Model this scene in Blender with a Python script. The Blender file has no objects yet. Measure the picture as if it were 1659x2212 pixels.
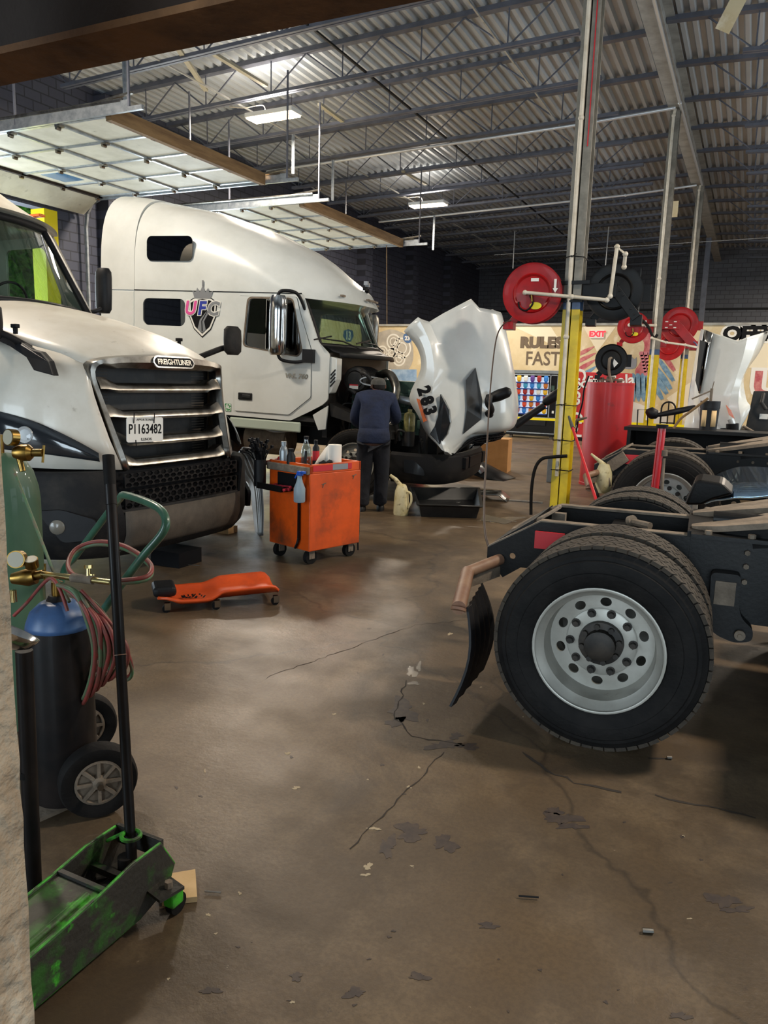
import bpy, bmesh, math, random
from math import sin, cos, pi, radians, sqrt, tan, atan2
from mathutils import Vector, Matrix, Euler
random.seed(7)
SC = bpy.context.scene
COL = SC.collection
# ------------------------------------------------------------------ camera
FPX, CX, CY, CAMH = 1640.0, 829.5, 1106.0, 1.65
PITCH, ROLL, YAW = radians(9.93), radians(1.68), radians(25.31)
_f = Vector((-sin(YAW)*cos(PITCH), cos(YAW)*cos(PITCH), -sin(PITCH)))
_r = Vector((cos(YAW), sin(YAW), 0)); _u = _r.cross(_f)
CR = _r*cos(ROLL)+_u*sin(ROLL); CU = _u*cos(ROLL)-_r*sin(ROLL); CF = _f
CO = Vector((0, 0, CAMH))
cam = bpy.data.cameras.new('camera'); camo = bpy.data.objects.new('camera', cam); COL.objects.link(camo)
cam.sensor_fit = 'HORIZONTAL'; cam.sensor_width = 36; cam.lens = FPX/1659*36
cam.clip_start = 0.02; cam.clip_end = 300
camo.matrix_world = Matrix(((CR.x, CU.x, -CF.x, 0), (CR.y, CU.y, -CF.y, 0), (CR.z, CU.z, -CF.z, CAMH), (0, 0, 0, 1)))
SC.camera = camo
# ------------------------------------------------------------------ world, exposure
SC.view_settings.view_transform = 'Standard'; SC.view_settings.look = 'None'
SC.view_settings.gamma = 1; SC.view_settings.exposure = 0.14
W = bpy.data.worlds.new('world'); SC.world = W; W.use_nodes = True
wn = W.node_tree.nodes; wl = W.node_tree.links
bg = wn['Background']; bg.inputs[0].default_value = (0.80, 0.92, 1.0, 1); bg.inputs[1].default_value = 0.7
def area(name, loc, rot, sx, sy, power, color):
    d = bpy.data.lights.new(name, 'AREA'); d.shape = 'RECTANGLE'; d.size = sx; d.size_y = sy; d.energy = power; d.color = color
    o = bpy.data.objects.new(name, d); COL.objects.link(o); o.location = loc; o.rotation_euler = rot
    return o
for _y, _w, _p in ((9.9, 3.8, 420), (17.6, 5.2, 520)): area('door_daylight', (-14.7, _y, 2.4), (0, radians(-90), 0), 4.4, _w, _p, (.80, .92, 1.0))
for _y in (1.5, 9.5, 17.5): area('door_daylight', (9.6, _y, 2.4), (0, radians(90), 0), 4.4, 4.0, 90 if _y < 5 else 230, (.78, .91, 1.0))  # added cool fill from the unseen right side, set in invented openings
for _x in (-7.0, 1.5): area('door_daylight', (_x, -6.6, 2.4), (radians(90), 0, 0), 4.6, 4.4, 450, (.74, .89, 1.0))  # added cool fill from behind the camera, through made-up openings
SC.cycles.max_bounces = 6; SC.cycles.diffuse_bounces = 3; SC.cycles.glossy_bounces = 3; SC.cycles.transmission_bounces = 4
SC.cycles.transparent_max_bounces = 12; SC.cycles.caustics_reflective = False; SC.cycles.caustics_refractive = False
SC.cycles.use_denoising = True
SC.cycles.sample_clamp_indirect = 4.0
# ------------------------------------------------------------------ pixel -> point in the room (photo frame 1659x2212)
def at(px, py, X=None, Y=None, z=None):
    d = CF+CR*((px-CX)/FPX)-CU*((py-CY)/FPX)
    if X is not None: t = (X-CO.x)/d.x
    elif Y is not None: t = (Y-CO.y)/d.y
    else: t = ((z or 0)-CO.z)/d.z
    return CO+d*t
# ------------------------------------------------------------------ materials
def lin(h):
    h = h.lstrip('#'); v = [int(h[i:i+2], 16)/255 for i in (0, 2, 4)]
    return tuple([(c/12.92 if c <= .04045 else ((c+.055)/1.055)**2.4) for c in v])+(1,)
MATS = {}
def mat(name, col, rough=.5, metal=0, col2=None, scale=6, lo=.4, hi=.65, bump=0, bscale=None, spec=.5, coat=0, emit=None, estr=0, alpha=None, trans=0, detail=5, stretch=None, col3=None, s3=20, lo3=.6, hi3=.7):
    m = bpy.data.materials.new(name); m.use_nodes = True; nt = m.node_tree; N = nt.nodes; L = nt.links
    b = N['Principled BSDF']; c = lin(col)
    b.inputs['Base Color'].default_value = c; b.inputs['Roughness'].default_value = rough; b.inputs['Metallic'].default_value = metal
    b.inputs['Specular IOR Level'].default_value = spec
    if coat: b.inputs['Coat Weight'].default_value = coat; b.inputs['Coat Roughness'].default_value = .06
    if emit: b.inputs['Emission Color'].default_value = lin(emit); b.inputs['Emission Strength'].default_value = estr
    if trans: b.inputs['Transmission Weight'].default_value = trans
    if alpha is not None: b.inputs['Alpha'].default_value = alpha
    tc = None
    if col2 or bump or col3:
        tc = N.new('ShaderNodeTexCoord'); out = tc.outputs['Object']
        if stretch:
            mp = N.new('ShaderNodeMapping'); mp.inputs['Scale'].default_value = stretch; L.new(out, mp.inputs[0]); out = mp.outputs[0]
    last = None
    def layer(base, c2, sc, lo, hi):
        n = N.new('ShaderNodeTexNoise'); n.inputs['Scale'].default_value = sc; n.inputs['Detail'].default_value = detail; n.inputs['Roughness'].default_value = .62
        L.new(out, n.inputs['Vector'])
        r = N.new('ShaderNodeMapRange'); r.inputs[1].default_value = lo; r.inputs[2].default_value = hi; L.new(n.outputs[0], r.inputs[0])
        x = N.new('ShaderNodeMix'); x.data_type = 'RGBA'; L.new(r.outputs[0], x.inputs[0])
        if base is None: x.inputs[6].default_value = c
        else: L.new(base, x.inputs[6])
        x.inputs[7].default_value = lin(c2); return x.outputs[2]
    if col2: last = layer(None, col2, scale, lo, hi)
    if col3: last = layer(last, col3, s3, lo3, hi3)
    if last: L.new(last, b.inputs['Base Color'])
    if bump:
        n = N.new('ShaderNodeTexNoise'); n.inputs['Scale'].default_value = bscale or scale*3; n.inputs['Detail'].default_value = 4
        L.new(out, n.inputs['Vector']); bp = N.new('ShaderNodeBump'); bp.inputs['Strength'].default_value = bump; bp.inputs['Distance'].default_value = .02
        L.new(n.outputs[0], bp.inputs['Height']); L.new(bp.outputs[0], b.inputs['Normal'])
    MATS[name] = m; return m
def glass(name, tint, amount, rough=.02):
    m = bpy.data.materials.new(name); m.use_nodes = True; nt = m.node_tree; N = nt.nodes; L = nt.links
    for n in list(N): N.remove(n)
    o = N.new('ShaderNodeOutputMaterial'); t = N.new('ShaderNodeBsdfTransparent'); t.inputs[0].default_value = lin(tint)
    g = N.new('ShaderNodeBsdfGlossy'); g.inputs['Roughness'].default_value = rough; g.inputs[0].default_value = (1, 1, 1, 1)
    x = N.new('ShaderNodeMixShader'); fr = N.new('ShaderNodeMath'); fr.operation = 'POWER'; fr.inputs[1].default_value = 4; lw = N.new('ShaderNodeLayerWeight'); lw.inputs[0].default_value = .5; L.new(lw.outputs['Facing'], fr.inputs[0])
    mr = N.new('ShaderNodeMapRange'); mr.inputs[3].default_value = amount; mr.inputs[4].default_value = 1; L.new(fr.outputs[0], mr.inputs[0])
    L.new(mr.outputs[0], x.inputs[0]); L.new(t.outputs[0], x.inputs[1]); L.new(g.outputs[0], x.inputs[2]); L.new(x.outputs[0], o.inputs[0])
    MATS[name] = m; return m
# ------------------------------------------------------------------ object helpers
TM = {}
def put(o, parent=None, label=None, cat=None, group=None, kind=None):
    if parent is not None: o.parent = parent
    if label: o['label'] = label
    if cat: o['category'] = cat
    if group: o['group'] = group
    if kind: o['kind'] = kind
    return o
def thing(name, label, cat, loc=(0, 0, 0), rot=0, group=None):
    o = bpy.data.objects.new(name, None); COL.objects.link(o); o.empty_display_size = .1
    o.location = loc; o.rotation_euler = rot if isinstance(rot, tuple) else (0, 0, rot)
    TM[o.name] = Matrix.Translation(Vector(loc)) @ o.rotation_euler.to_matrix().to_4x4()
    return put(o, None, label, cat, group)
class MB:
    def __init__(s): s.v = []; s.f = []
    def add(s, vs, fs):
        n = len(s.v); s.v += [Vector(a) for a in vs]; s.f += [tuple(i+n for i in f) for f in fs]; return s
    def box(s, x0, x1, y0, y1, z0, z1, M=None):
        v = [Vector((x, y, z)) for x in (x0, x1) for y in (y0, y1) for z in (z0, z1)]
        if M is not None: v = [M @ a for a in v]
        return s.add(v, [(0, 1, 3, 2), (4, 6, 7, 5), (0, 4, 5, 1), (2, 3, 7, 6), (0, 2, 6, 4), (1, 5, 7, 3)])
    def bar(s, a, b, w, h=None, up=(0, 0, 1)):
        a = Vector(a); b = Vector(b); h = h or w; d = (b-a).normalized(); u = Vector(up)
        if abs(d.dot(u)) > .98: u = Vector((1, 0, 0))
        sd = d.cross(u).normalized(); u = sd.cross(d)
        v = [p+sd*(i*w/2)+u*(j*h/2) for p in (a, b) for i, j in ((-1, -1), (1, -1), (1, 1), (-1, 1))]
        return s.add(v, [(0, 3, 2, 1), (4, 5, 6, 7), (0, 1, 5, 4), (1, 2, 6, 5), (2, 3, 7, 6), (3, 0, 4, 7)])
    def rings(s, R, cap=True, closed=True, loop=False):
        n = len(R[0]); b = len(s.v)
        for r in R: s.v += [Vector(p) for p in r]
        m = len(R)
        for i in range(m-1 if not loop else m):
            for j in range(n if closed else n-1):
                a = b+i*n+j; c = b+i*n+(j+1) % n; i2 = (i+1) % m
                s.f.append((a, c, b+i2*n+(j+1) % n, b+i2*n+j))
        if cap and closed and not loop:
            s.f.append(tuple(b+j for j in reversed(range(n)))); s.f.append(tuple(b+(m-1)*n+j for j in range(n)))
        return s
    def tube(s, path, r, n=10, cap=True, loop=False):
        P = [Vector(p) for p in path]; rr = r if isinstance(r, (list, tuple)) else [r]*len(P)
        R = []; prev = None
        for i, p in enumerate(P):
            if loop: d = (P[(i+1) % len(P)]-P[i-1])
            else: d = (P[min(i+1, len(P)-1)]-P[max(i-1, 0)])
            d.normalize()
            if prev is None:
                u = Vector((0, 0, 1)) if abs(d.z) < .9 else Vector((1, 0, 0))
                u = (u-d*u.dot(d)).normalized()
            else:
                u = (prev-d*prev.dot(d)).normalized()
            prev = u; w = d.cross(u)
            R.append([p+(u*cos(2*pi*k/n)+w*sin(2*pi*k/n))*rr[i] for k in range(n)])
        return s.rings(R, cap, True, loop)
    def cyl(s, a, b, r, r2=None, n=20): return s.tube([a, b], [r, r if r2 is None else r2], n)
    def lathe(s, prof, c=(0, 0, 0), axis='z', n=32, cap=True, M=None):
        c = Vector(c); R = []
        for (r, h) in prof:
            ring = []
            for k in range(n):
                t = 2*pi*k/n; a, b_ = r*cos(t), r*sin(t)
                p = {'z': Vector((a, b_, h)), 'y': Vector((a, h, -b_)), 'x': Vector((h, a, b_))}[axis]
                ring.append((M @ p if M is not None else p)+c)
            R.append(ring)
        return s.rings(R, cap)
    def prism(s, poly, axis, a, b):
        """polygon of 2D points extruded along axis from a to b; y: (x,z), x: (y,z), z: (x,y)"""
        def P(p, t): return {'y': (p[0], t, p[1]), 'x': (t, p[0], p[1]), 'z': (p[0], p[1], t)}[axis]
        return s.rings([[P(p, a) for p in poly], [P(p, b) for p in poly]])
    def xf(s, M): s.v = [M @ p for p in s.v]; return s
    def build(s, name, m, parent=None, world=False, smooth=None, bevel=0, sub=0, solid=0, label=None, cat=None, group=None, kind=None, loc=None, bseg=2, mats=None, fm=None):
        me = bpy.data.meshes.new(name); V = s.v
        if world and parent is not None:
            k = Matrix.Identity(4); p = parent; ch = []
            while p is not None: ch.append(p); p = p.parent
            for p in reversed(ch): k = k @ (TM.get(p.name) or Matrix.Identity(4))
            k = k.inverted(); V = [k @ p for p in V]
        if loc is not None: V = [p-Vector(loc) for p in V]
        me.from_pydata([tuple(p) for p in V], [], s.f); me.validate()
        bm = bmesh.new(); bm.from_mesh(me); bmesh.ops.recalc_face_normals(bm, faces=bm.faces)
        if smooth:
            for f in bm.faces: f.smooth = True
            for e in bm.edges:
                if len(e.link_faces) == 2 and e.calc_face_angle(0) > radians(smooth): e.smooth = False
        bm.to_mesh(me); bm.free()
        o = bpy.data.objects.new(name, me); COL.objects.link(o)
        me.materials.append(m if not isinstance(m, str) else MATS[m])
        if loc is not None: o.location = loc
        if solid: q = o.modifiers.new('s', 'SOLIDIFY'); q.thickness = solid; q.offset = -1
        if bevel: q = o.modifiers.new('b', 'BEVEL'); q.width = bevel; q.segments = bseg; q.limit_method = 'ANGLE'; q.angle_limit = radians(35)
        if sub: q = o.modifiers.new('u', 'SUBSURF'); q.levels = sub; q.render_levels = sub
        return put(o, parent, label, cat, group, kind)
def B(): return MB()
def finish_curve(cu, name, m, parent, M, kw):
    t = bpy.data.objects.new('tmp', cu); COL.objects.link(t)
    dg = bpy.context.evaluated_depsgraph_get(); me = bpy.data.meshes.new_from_object(t.evaluated_get(dg))
    bpy.data.objects.remove(t)
    if M is not None: me.transform(M)
    if kw.pop('world', False) and parent is not None:
        k = Matrix.Identity(4); p = parent; ch = []
        while p is not None: ch.append(p); p = p.parent
        for p in reversed(ch): k = k @ (TM.get(p.name) or Matrix.Identity(4))
        me.transform(k.inverted())
    me.materials.clear(); me.materials.append(MATS[m] if isinstance(m, str) else m)
    me.name = name; o = bpy.data.objects.new(name, me); COL.objects.link(o)
    bev = kw.pop('bevel', 0)
    if bev: q = o.modifiers.new('b', 'BEVEL'); q.width = bev; q.segments = 2; q.limit_method = 'ANGLE'; q.angle_limit = radians(35)
    return put(o, parent, **kw)
def plate(name, outlines, thick, m, parent=None, M=None, **kw):
    """flat 2D outlines (first outer, rest holes), centred thickness along local z, then M"""
    cu = bpy.data.curves.new(name, 'CURVE'); cu.dimensions = '2D'; cu.fill_mode = 'BOTH'; cu.extrude = thick/2
    for pl in outlines:
        sp = cu.splines.new('POLY'); sp.points.add(len(pl)-1); sp.use_cyclic_u = True
        for i, p in enumerate(pl): sp.points[i].co = (p[0], p[1], 0, 1)
    return finish_curve(cu, name, m, parent, M, kw)
def text(name, s, size, m, parent=None, M=None, ext=.002, bold=0, sx=1, **kw):
    cu = bpy.data.curves.new(name, 'FONT'); cu.body = s; cu.size = size; cu.extrude = ext; cu.offset = bold
    cu.align_x = 'CENTER'; cu.align_y = 'CENTER'; cu.resolution_u = 3
    if M is None: M = Matrix.Identity(4)
    return finish_curve(cu, name, m, parent, M @ Matrix.Diagonal((sx, 1, 1, 1)), kw)
def frame(o, xdir, ydir):
    """matrix whose local x,y point along xdir,ydir, at o"""
    x = Vector(xdir).normalized(); y = Vector(ydir); y = (y-x*y.dot(x)).normalized(); z = x.cross(y)
    return Matrix(((x.x, y.x, z.x, o[0]), (x.y, y.y, z.y, o[1]), (x.z, y.z, z.z, o[2]), (0, 0, 0, 1)))
def copy_tree(o, parent=None):
    c = o.copy(); COL.objects.link(c); c.parent = parent
    for ch in [q for q in bpy.data.objects if q.parent == o]: copy_tree(ch, c)
    return c
def rrect(x0, x1, y0, y1, r, n=5):
    P = []
    for cx, cy, a in ((x1-r, y1-r, 0), (x0+r, y1-r, 90), (x0+r, y0+r, 180), (x1-r, y0+r, 270)):
        for k in range(n+1): t = radians(a+90*k/n); P.append((cx+r*cos(t), cy+r*sin(t)))
    return P
def rpoly(pts, r, n=4):
    """polygon with rounded corners"""
    out = []; m = len(pts)
    for i in range(m):
        p0 = Vector(pts[i-1]).to_2d() if len(pts[i-1]) > 2 else Vector(pts[i-1]); p = Vector(pts[i]); p2 = Vector(pts[(i+1) % m])
        a = (p0-p); b = (p2-p); rr = min(r, a.length*.45, b.length*.45); A = p+a.normalized()*rr; Bb = p+b.normalized()*rr
        for k in range(n+1):
            t = k/n; q = A*(1-t)**2+p*2*t*(1-t)+Bb*t*t; out.append((q.x, q.y))
    return out
def circ(cx, cy, r, n=20): return [(cx+r*cos(2*pi*k/n), cy+r*sin(2*pi*k/n)) for k in range(n)]
def spline(P, n=6, loop=False):
    P = [Vector(p) for p in P]; out = []; m = len(P)
    for i in range(m if loop else m-1):
        if loop: a, b, c, d = P[i-1], P[i], P[(i+1) % m], P[(i+2) % m]
        else: a, b, c, d = P[max(i-1, 0)], P[i], P[i+1], P[min(i+2, m-1)]
        for k in range(n):
            t = k/n; out.append(.5*((2*b)+(c-a)*t+(2*a-5*b+4*c-d)*t*t+(3*b-a-3*c+d)*t**3))
    if not loop: out.append(P[-1])
    return out
# ------------------------------------------------------------------ material set
mat('white_paint', '#dfe2df', .25, coat=.5, col2='#d3d6d2', scale=1.5)
mat('dusty_white_paint', '#d8d2c6', .34, coat=.35, col2='#bfb6a6', scale=2.2, lo=.35, hi=.75, col3='#8d8070', s3=7, lo3=.66, hi3=.8)
mat('black_plastic', '#101012', .5, spec=.3, col2='#1a1a1d', scale=5)
mat('dusty_black_plastic', '#151415', .65, spec=.25, col2='#3a352f', scale=3, lo=.5, hi=.85, bump=.15, bscale=120)
mat('dusty_grey_plastic', '#5d5449', .75, col2='#3a342e', scale=4, lo=.3, hi=.7, bump=.1, bscale=90)
mat('chrome', '#c9c9c9', .14, 1, col2='#9a968f', scale=6, lo=.45, hi=.8)
mat('dull_chrome', '#a9a6a0', .28, 1, col2='#6f6a62', scale=7, lo=.35, hi=.7)
mat('rubber', '#0f0e0e', .72, spec=.2, col2='#1a1817', scale=9, bump=.15, bscale=60)
mat('tread', '#453c31', .85, col2='#2a241e', scale=14, lo=.3, hi=.7, bump=.3, bscale=70)
mat('black_steel', '#0a0a0b', .45, spec=.25, col2='#151311', scale=7, lo=.4, hi=.8, bump=.05, bscale=50)
mat('dusty_steel', '#8a7c6c', .75, .2, col2='#5e5347', scale=8, lo=.35, hi=.7, bump=.25, bscale=40)
mat('wheel_steel', '#a8a69e', .4, .35, col2='#8d8a80', scale=6, lo=.4, hi=.8, col3='#5d5144', s3=9, lo3=.67, hi3=.8)
mat('dark_hub', '#1f1c19', .55, .3, col2='#352e27', scale=14)
mat('galvanised', '#b9bfc4', .35, .7, col2='#979ea6', scale=9)
mat('deck_steel', '#c9cdd0', .45, .15, col2='#aeb4b8', scale=1.2, lo=.35, hi=.7, stretch=(1, .15, 1))
mat('grey_steel_paint', '#676a76', .45, .1, col2='#565963', scale=3)
mat('light_grey_paint', '#a9a9a4', .55, col2='#8e8d88', scale=3)
mat('dark_wall_paint', '#2a2b32', .65, col2='#3b3c44', scale=.7, bump=.3, bscale=9)
mat('cream', '#dccba6', .7, col2='#cdb88e', scale=.9, lo=.4, hi=.6, col3='#ebdfc4', s3=2.4, lo3=.55, hi3=.7)
mat('orange_paint', '#e0560f', .38, col2='#b0440f', scale=3.5, lo=.4, hi=.75, col3='#62331c', s3=2.1, lo3=.52, hi3=.70, coat=.15)
mat('orange_plastic', '#e2561f', .35, col2='#c94a1c', scale=5, col3='#a33a1a', s3=7, lo3=.62, hi3=.8)
mat('red_paint', '#a30d12', .42, spec=.3, col2='#85090d', scale=5, coat=.05)
mat('tank_red', '#b5161a', .5, col2='#a3161a', scale=2, lo=.4, hi=.75, col3='#63201c', s3=5, lo3=.62, hi3=.78, coat=.05)
mat('yellow_paint', '#e0c410', .45, col2='#c9a90e', scale=6, lo=.4, hi=.7, col3='#4c3d12', s3=11, lo3=.68, hi3=.76)
mat('bright_yellow', '#f2dc12', .45)
mat('post_grey', '#8b867b', .5, .1, col2='#6d685e', scale=5)
mat('white_pipe', '#d9d0bf', .4, col2='#c4b9a4', scale=8)
mat('conduit', '#d5d8da', .3, .5)
mat('brass', '#8f7440', .3, 1, col2='#7c5c26', scale=20, lo=.4, hi=.7)
mat('bright_brass', '#c4b27c', .22, 1)
mat('green_cylinder', '#33503a', .5, col2='#3d5a42', scale=4, coat=.2)
mat('blue_paint', '#3f5f8c', .4, col2='#34486a', scale=6)
mat('black_cylinder', '#0c0b0c', .5, spec=.2, col2='#1e1816', scale=5, coat=.1)
mat('green_tube', '#39654f', .35, col2='#2c5040', scale=8, coat=.3)
mat('jack_green', '#2f2d28', .6, col2='#2c5a20', scale=7, lo=.54, hi=.66, col3='#44b92c', s3=8, lo3=.64, hi3=.74, bump=.3, bscale=30)
mat('jack_bright', '#3fae2a', .5, col2='#2f3a22', scale=14, lo=.42, hi=.6)
mat('hose_green', '#4a6b4a', .55, col2='#6b5a4a', scale=20)
mat('hose_red', '#86342f', .5, col2='#6b4038', scale=20)
mat('cardboard', '#b98a54', .85, col2='#a97c49', scale=5, stretch=(1, 8, 1))
mat('light_cardboard', '#d9b98a', .85, col2='#cdaa78', scale=6)
mat('paper', '#ece6da', .8)
mat('concrete_edge', '#a8957d', .9, col2='#7d6c58', scale=6, lo=.4, hi=.75, bump=1.0, bscale=25, col3='#bcab94', s3=13, lo3=.55, hi3=.7)
mat('brown_beam', '#24180f', .8, col2='#2a1c12', scale=5, bump=.3, bscale=20)
mat('wood', '#8b6e4a', .8, col2='#6c5236', scale=3, stretch=(4, .4, 4), bump=.2, bscale=20)
mat('door_panel', '#cfc9b6', .6, col2='#b9b29e', scale=1.6, lo=.4, hi=.65, col3='#9d9683', s3=4, lo3=.64, hi3=.75)
mat('navy_cloth', '#1b2744', .85, col2='#141d34', scale=6, bump=.5, bscale=18)
mat('dark_cloth', '#1c1e26', .9, col2='#14151b', scale=6, bump=.5, bscale=16)
mat('grey_cap', '#5d5c58', .85, col2='#44433f', scale=12)
mat('skin', '#8a5c45', .6)
mat('hair', '#15110f', .8)
mat('shoe', '#121212', .6)
mat('glove', '#c9c6bd', .7)
mat('silver_plastic', '#9aa0a4', .3, .5, col2='#84898d', scale=3)
mat('jug_plastic', '#d6cba2', .5, col2='#b8a66c', scale=9, lo=.45, hi=.7, col3='#6b5a34', s3=14, lo3=.62, hi3=.72)
mat('tray_black', '#1b1c1d', .45, col2='#2a2a2a', scale=6)
mat('red_cloth', '#b52a38', .9)
mat('blue_plastic', '#2255b8', .4)
mat('clear_plastic', '#b9cad4', .12, alpha=.45)
mat('frosted_plastic', '#93a6b0', .4, alpha=.85)
mat('white_plastic', '#e8e8e4', .4)
mat('label_red', '#c2222a', .5)
mat('label_white', '#e9e7e0', .5)
mat('label_yellow', '#e5d416', .5)
mat('safety_red', '#b3121c', .35, coat=.3)
mat('text_black', '#0b0b0e', .6, spec=.2)
mat('jack_cover', '#38362c', .6, col2='#3a6a2a', scale=6, lo=.44, hi=.62, col3='#49b430', s3=8, lo3=.58, hi3=.70, bump=.2, bscale=30)
mat('lens_smoked', '#3d3f40', .2, coat=.8)
mat('lens_dirty', '#6f6a60', .3, coat=.5)
mat('gauge_white', '#a39c88', .4)
mat('text_brown', '#6a5a48', .7)
mat('pink', '#e0559a', .5)
mat('blue', '#27379c', .5)
mat('silver_flat', '#8d8f93', .4, .3)
mat('amber', '#d9650f', .25, coat=.5)
mat('headlight_dark', '#23262a', .12, coat=1)
mat('lens_clear', '#c9cccd', .1, .2, coat=1)
mat('seat_cloth', '#4a4743', .9)
mat('interior', '#2a2928', .8)
mat('interior_tan', '#8e8a7e', .8)
mat('engine_dark', '#111112', .55, col2='#24201c', scale=12)
mat('engine_green', '#3c5a4c', .5, col2='#2c4038', scale=10)
mat('foliage', '#4fae36', .8, col2='#a8e070', scale=7, lo=.4, hi=.6, col3='#1d6a1e', s3=11, lo3=.5, hi3=.62, bump=.6, bscale=14)
mat('asphalt', '#9a9890', .9, col2='#838178', scale=1)
mat('broom_grey', '#4a4a46', .8)
mat('screen_blue', '#1d3c86', .4)
mat('snow_blue', '#7f9fc6', .7, col2='#a9c2dc', scale=3)
mat('wing_blue', '#5f87a6', .7, col2='#8fb0c4', scale=6)
mat('wing_red', '#b4505a', .7, col2='#cf8a84', scale=5)
mat('sky_blue_glass', '#6fa8d8', .1, .4, coat=1)
mat('mirror', '#e6e8ea', .04, 1)
glass('windshield_glass', '#c6d4cb', .04)
glass('side_glass', '#3f5256', .12)
glass('dark_glass', '#0c0f10', .12)
glass('bottle_glass', '#c8dae2', .12)
def brickify(m, c1, c2, cm, w, h, off=(0, 0, 0), axes='yz', bumps=.4):
    nt = m.node_tree; N = nt.nodes; L = nt.links; b = N['Principled BSDF']
    tc = N.new('ShaderNodeTexCoord'); sp = N.new('ShaderNodeSeparateXYZ'); cb = N.new('ShaderNodeCombineXYZ')
    L.new(tc.outputs['Object'], sp.inputs[0]); L.new(sp.outputs['XYZ'.index(axes[0].upper())], cb.inputs[0]); L.new(sp.outputs['XYZ'.index(axes[1].upper())], cb.inputs[1])
    br = N.new('ShaderNodeTexBrick'); br.inputs['Scale'].default_value = 1; br.inputs['Brick Width'].default_value = w; br.inputs['Row Height'].default_value = h
    br.inputs['Mortar Size'].default_value = h*.07; br.inputs['Color1'].default_value = lin(c1); br.inputs['Color2'].default_value = lin(c2); br.inputs['Mortar'].default_value = lin(cm)
    L.new(cb.outputs[0], br.inputs[0]); L.new(br.outputs[0], b.inputs['Base Color'])
    bp = N.new('ShaderNodeBump'); bp.inputs['Strength'].default_value = bumps; bp.inputs['Distance'].default_value = .01; bp.invert = True
    L.new(br.outputs['Fac'], bp.inputs['Height']); L.new(bp.outputs[0], b.inputs['Normal'])
brickify(mat('brick_side', '#3c3e4a', .6), '#3f4150', '#474a58', '#2c2d36', .4, .2, axes='yz')
brickify(mat('brick_back', '#34353b', .6), '#595c65', '#646871', '#45474e', .4, .2, axes='xz')
# concrete floor: worn brown slab with stains, scuffs, cracks
def floor_mat():
    m = mat('shop_floor', '#7a6955', .42); nt = m.node_tree; N = nt.nodes; L = nt.links; b = N['Principled BSDF']
    tc = N.new('ShaderNodeTexCoord'); O = tc.outputs['Object']
    def noise(sc, det=6, rough=.6, vec=O, dist=0):
        n = N.new('ShaderNodeTexNoise'); n.inputs['Scale'].default_value = sc; n.inputs['Detail'].default_value = det; n.inputs['Roughness'].default_value = rough; n.inputs['Distortion'].default_value = dist
        L.new(vec, n.inputs['Vector']); return n.outputs[0]
    def rng(v, a, b_, c=0, d=1):
        r = N.new('ShaderNodeMapRange'); r.inputs[1].default_value = a; r.inputs[2].default_value = b_; r.inputs[3].default_value = c; r.inputs[4].default_value = d; L.new(v, r.inputs[0]); return r.outputs[0]
    def mix(f, A, C, mode='MIX'):
        x = N.new('ShaderNodeMix'); x.data_type = 'RGBA'; x.blend_type = mode
        if isinstance(f, float): x.inputs[0].default_value = f
        else: L.new(f, x.inputs[0])
        for i, q in ((6, A), (7, C)):
            if isinstance(q, str): x.inputs[i].default_value = lin(q)
            else: L.new(q, x.inputs[i])
        return x.outputs[2]
    c = mix(rng(noise(.55, 5), .38, .62), '#66543f', '#4a3d2e')
    c = mix(rng(noise(2.3, 7, .7), .48, .68, 0, .7), c, '#78664f')
    c = mix(rng(noise(1.3, 7, .7, dist=.6), .56, .68, 0, .75), c, '#4a3f34')
    c = mix(rng(noise(5.5, 8, .7, dist=1.0), .66, .70, 0, .85), c, '#413831')
    c = mix(rng(noise(38, 4, .7), .70, .76, 0, .8), c, '#a2937d')
    c = mix(rng(noise(60, 3, .7), .42, .6, 0, .28), c, '#3a3128')
    v = N.new('ShaderNodeTexVoronoi'); v.feature = 'DISTANCE_TO_EDGE'; v.inputs['Scale'].default_value = .33
    wv = N.new('ShaderNodeVectorMath'); wv.operation = 'ADD'; nz = N.new('ShaderNodeTexNoise'); nz.inputs['Scale'].default_value = 2.2; nz.inputs['Detail'].default_value = 6; L.new(O, nz.inputs['Vector'])
    sc_ = N.new('ShaderNodeVectorMath'); sc_.operation = 'SCALE'; sc_.inputs['Scale'].default_value = .5; L.new(nz.outputs[1], sc_.inputs[0]); L.new(O, wv.inputs[0]); L.new(sc_.outputs[0], wv.inputs[1]); L.new(wv.outputs[0], v.inputs['Vector'])
    c = mix(rng(v.outputs[0], 0, .006, .55, 0), c, '#2a231d')
    L.new(c, b.inputs['Base Color'])
    L.new(rng(noise(1.1, 5), .35, .7, .30, .62), b.inputs['Roughness'])
    bp = N.new('ShaderNodeBump'); bp.inputs['Strength'].default_value = .25; bp.inputs['Distance'].default_value = .01
    L.new(noise(22, 8, .7), bp.inputs['Height']); L.new(bp.outputs[0], b.inputs['Normal'])
floor_mat()
mat('light_green_white', '#b4bfb0', .35, coat=.3)
mat('engine_sticker', '#2f8a4a', .5, col2='#dfe8df', scale=40, lo=.48, hi=.52)
mat('engine_jar', '#9c9560', .3, col2='#5c5a34', scale=9, coat=.4)
mat('blue_chrome', '#b8d4ee', .08, 1)
mat('purple_stain', '#3d3431', .5, col2='#4d4138', scale=30)
mat('puddle', '#57534c', .3, spec=.7)
mat('tan_pipe', '#7d5b48', .55, col2='#8f7058', scale=9)
mat('pink_scale', '#cf8088', .7)
mat('mural_grey', '#a9a39a', .75, col2='#c4bdb0', scale=2)
mat('blue_shield', '#4a6c9c', .6)
mat('facet', '#eadfc4', .7)
mat('strut_tan', '#a39d88', .6)
mat('hose_brown', '#35261f', .6)
mat('wood_dark', '#7a5636', .85, col2='#553a24', scale=6, bump=.3, bscale=25)
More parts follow.
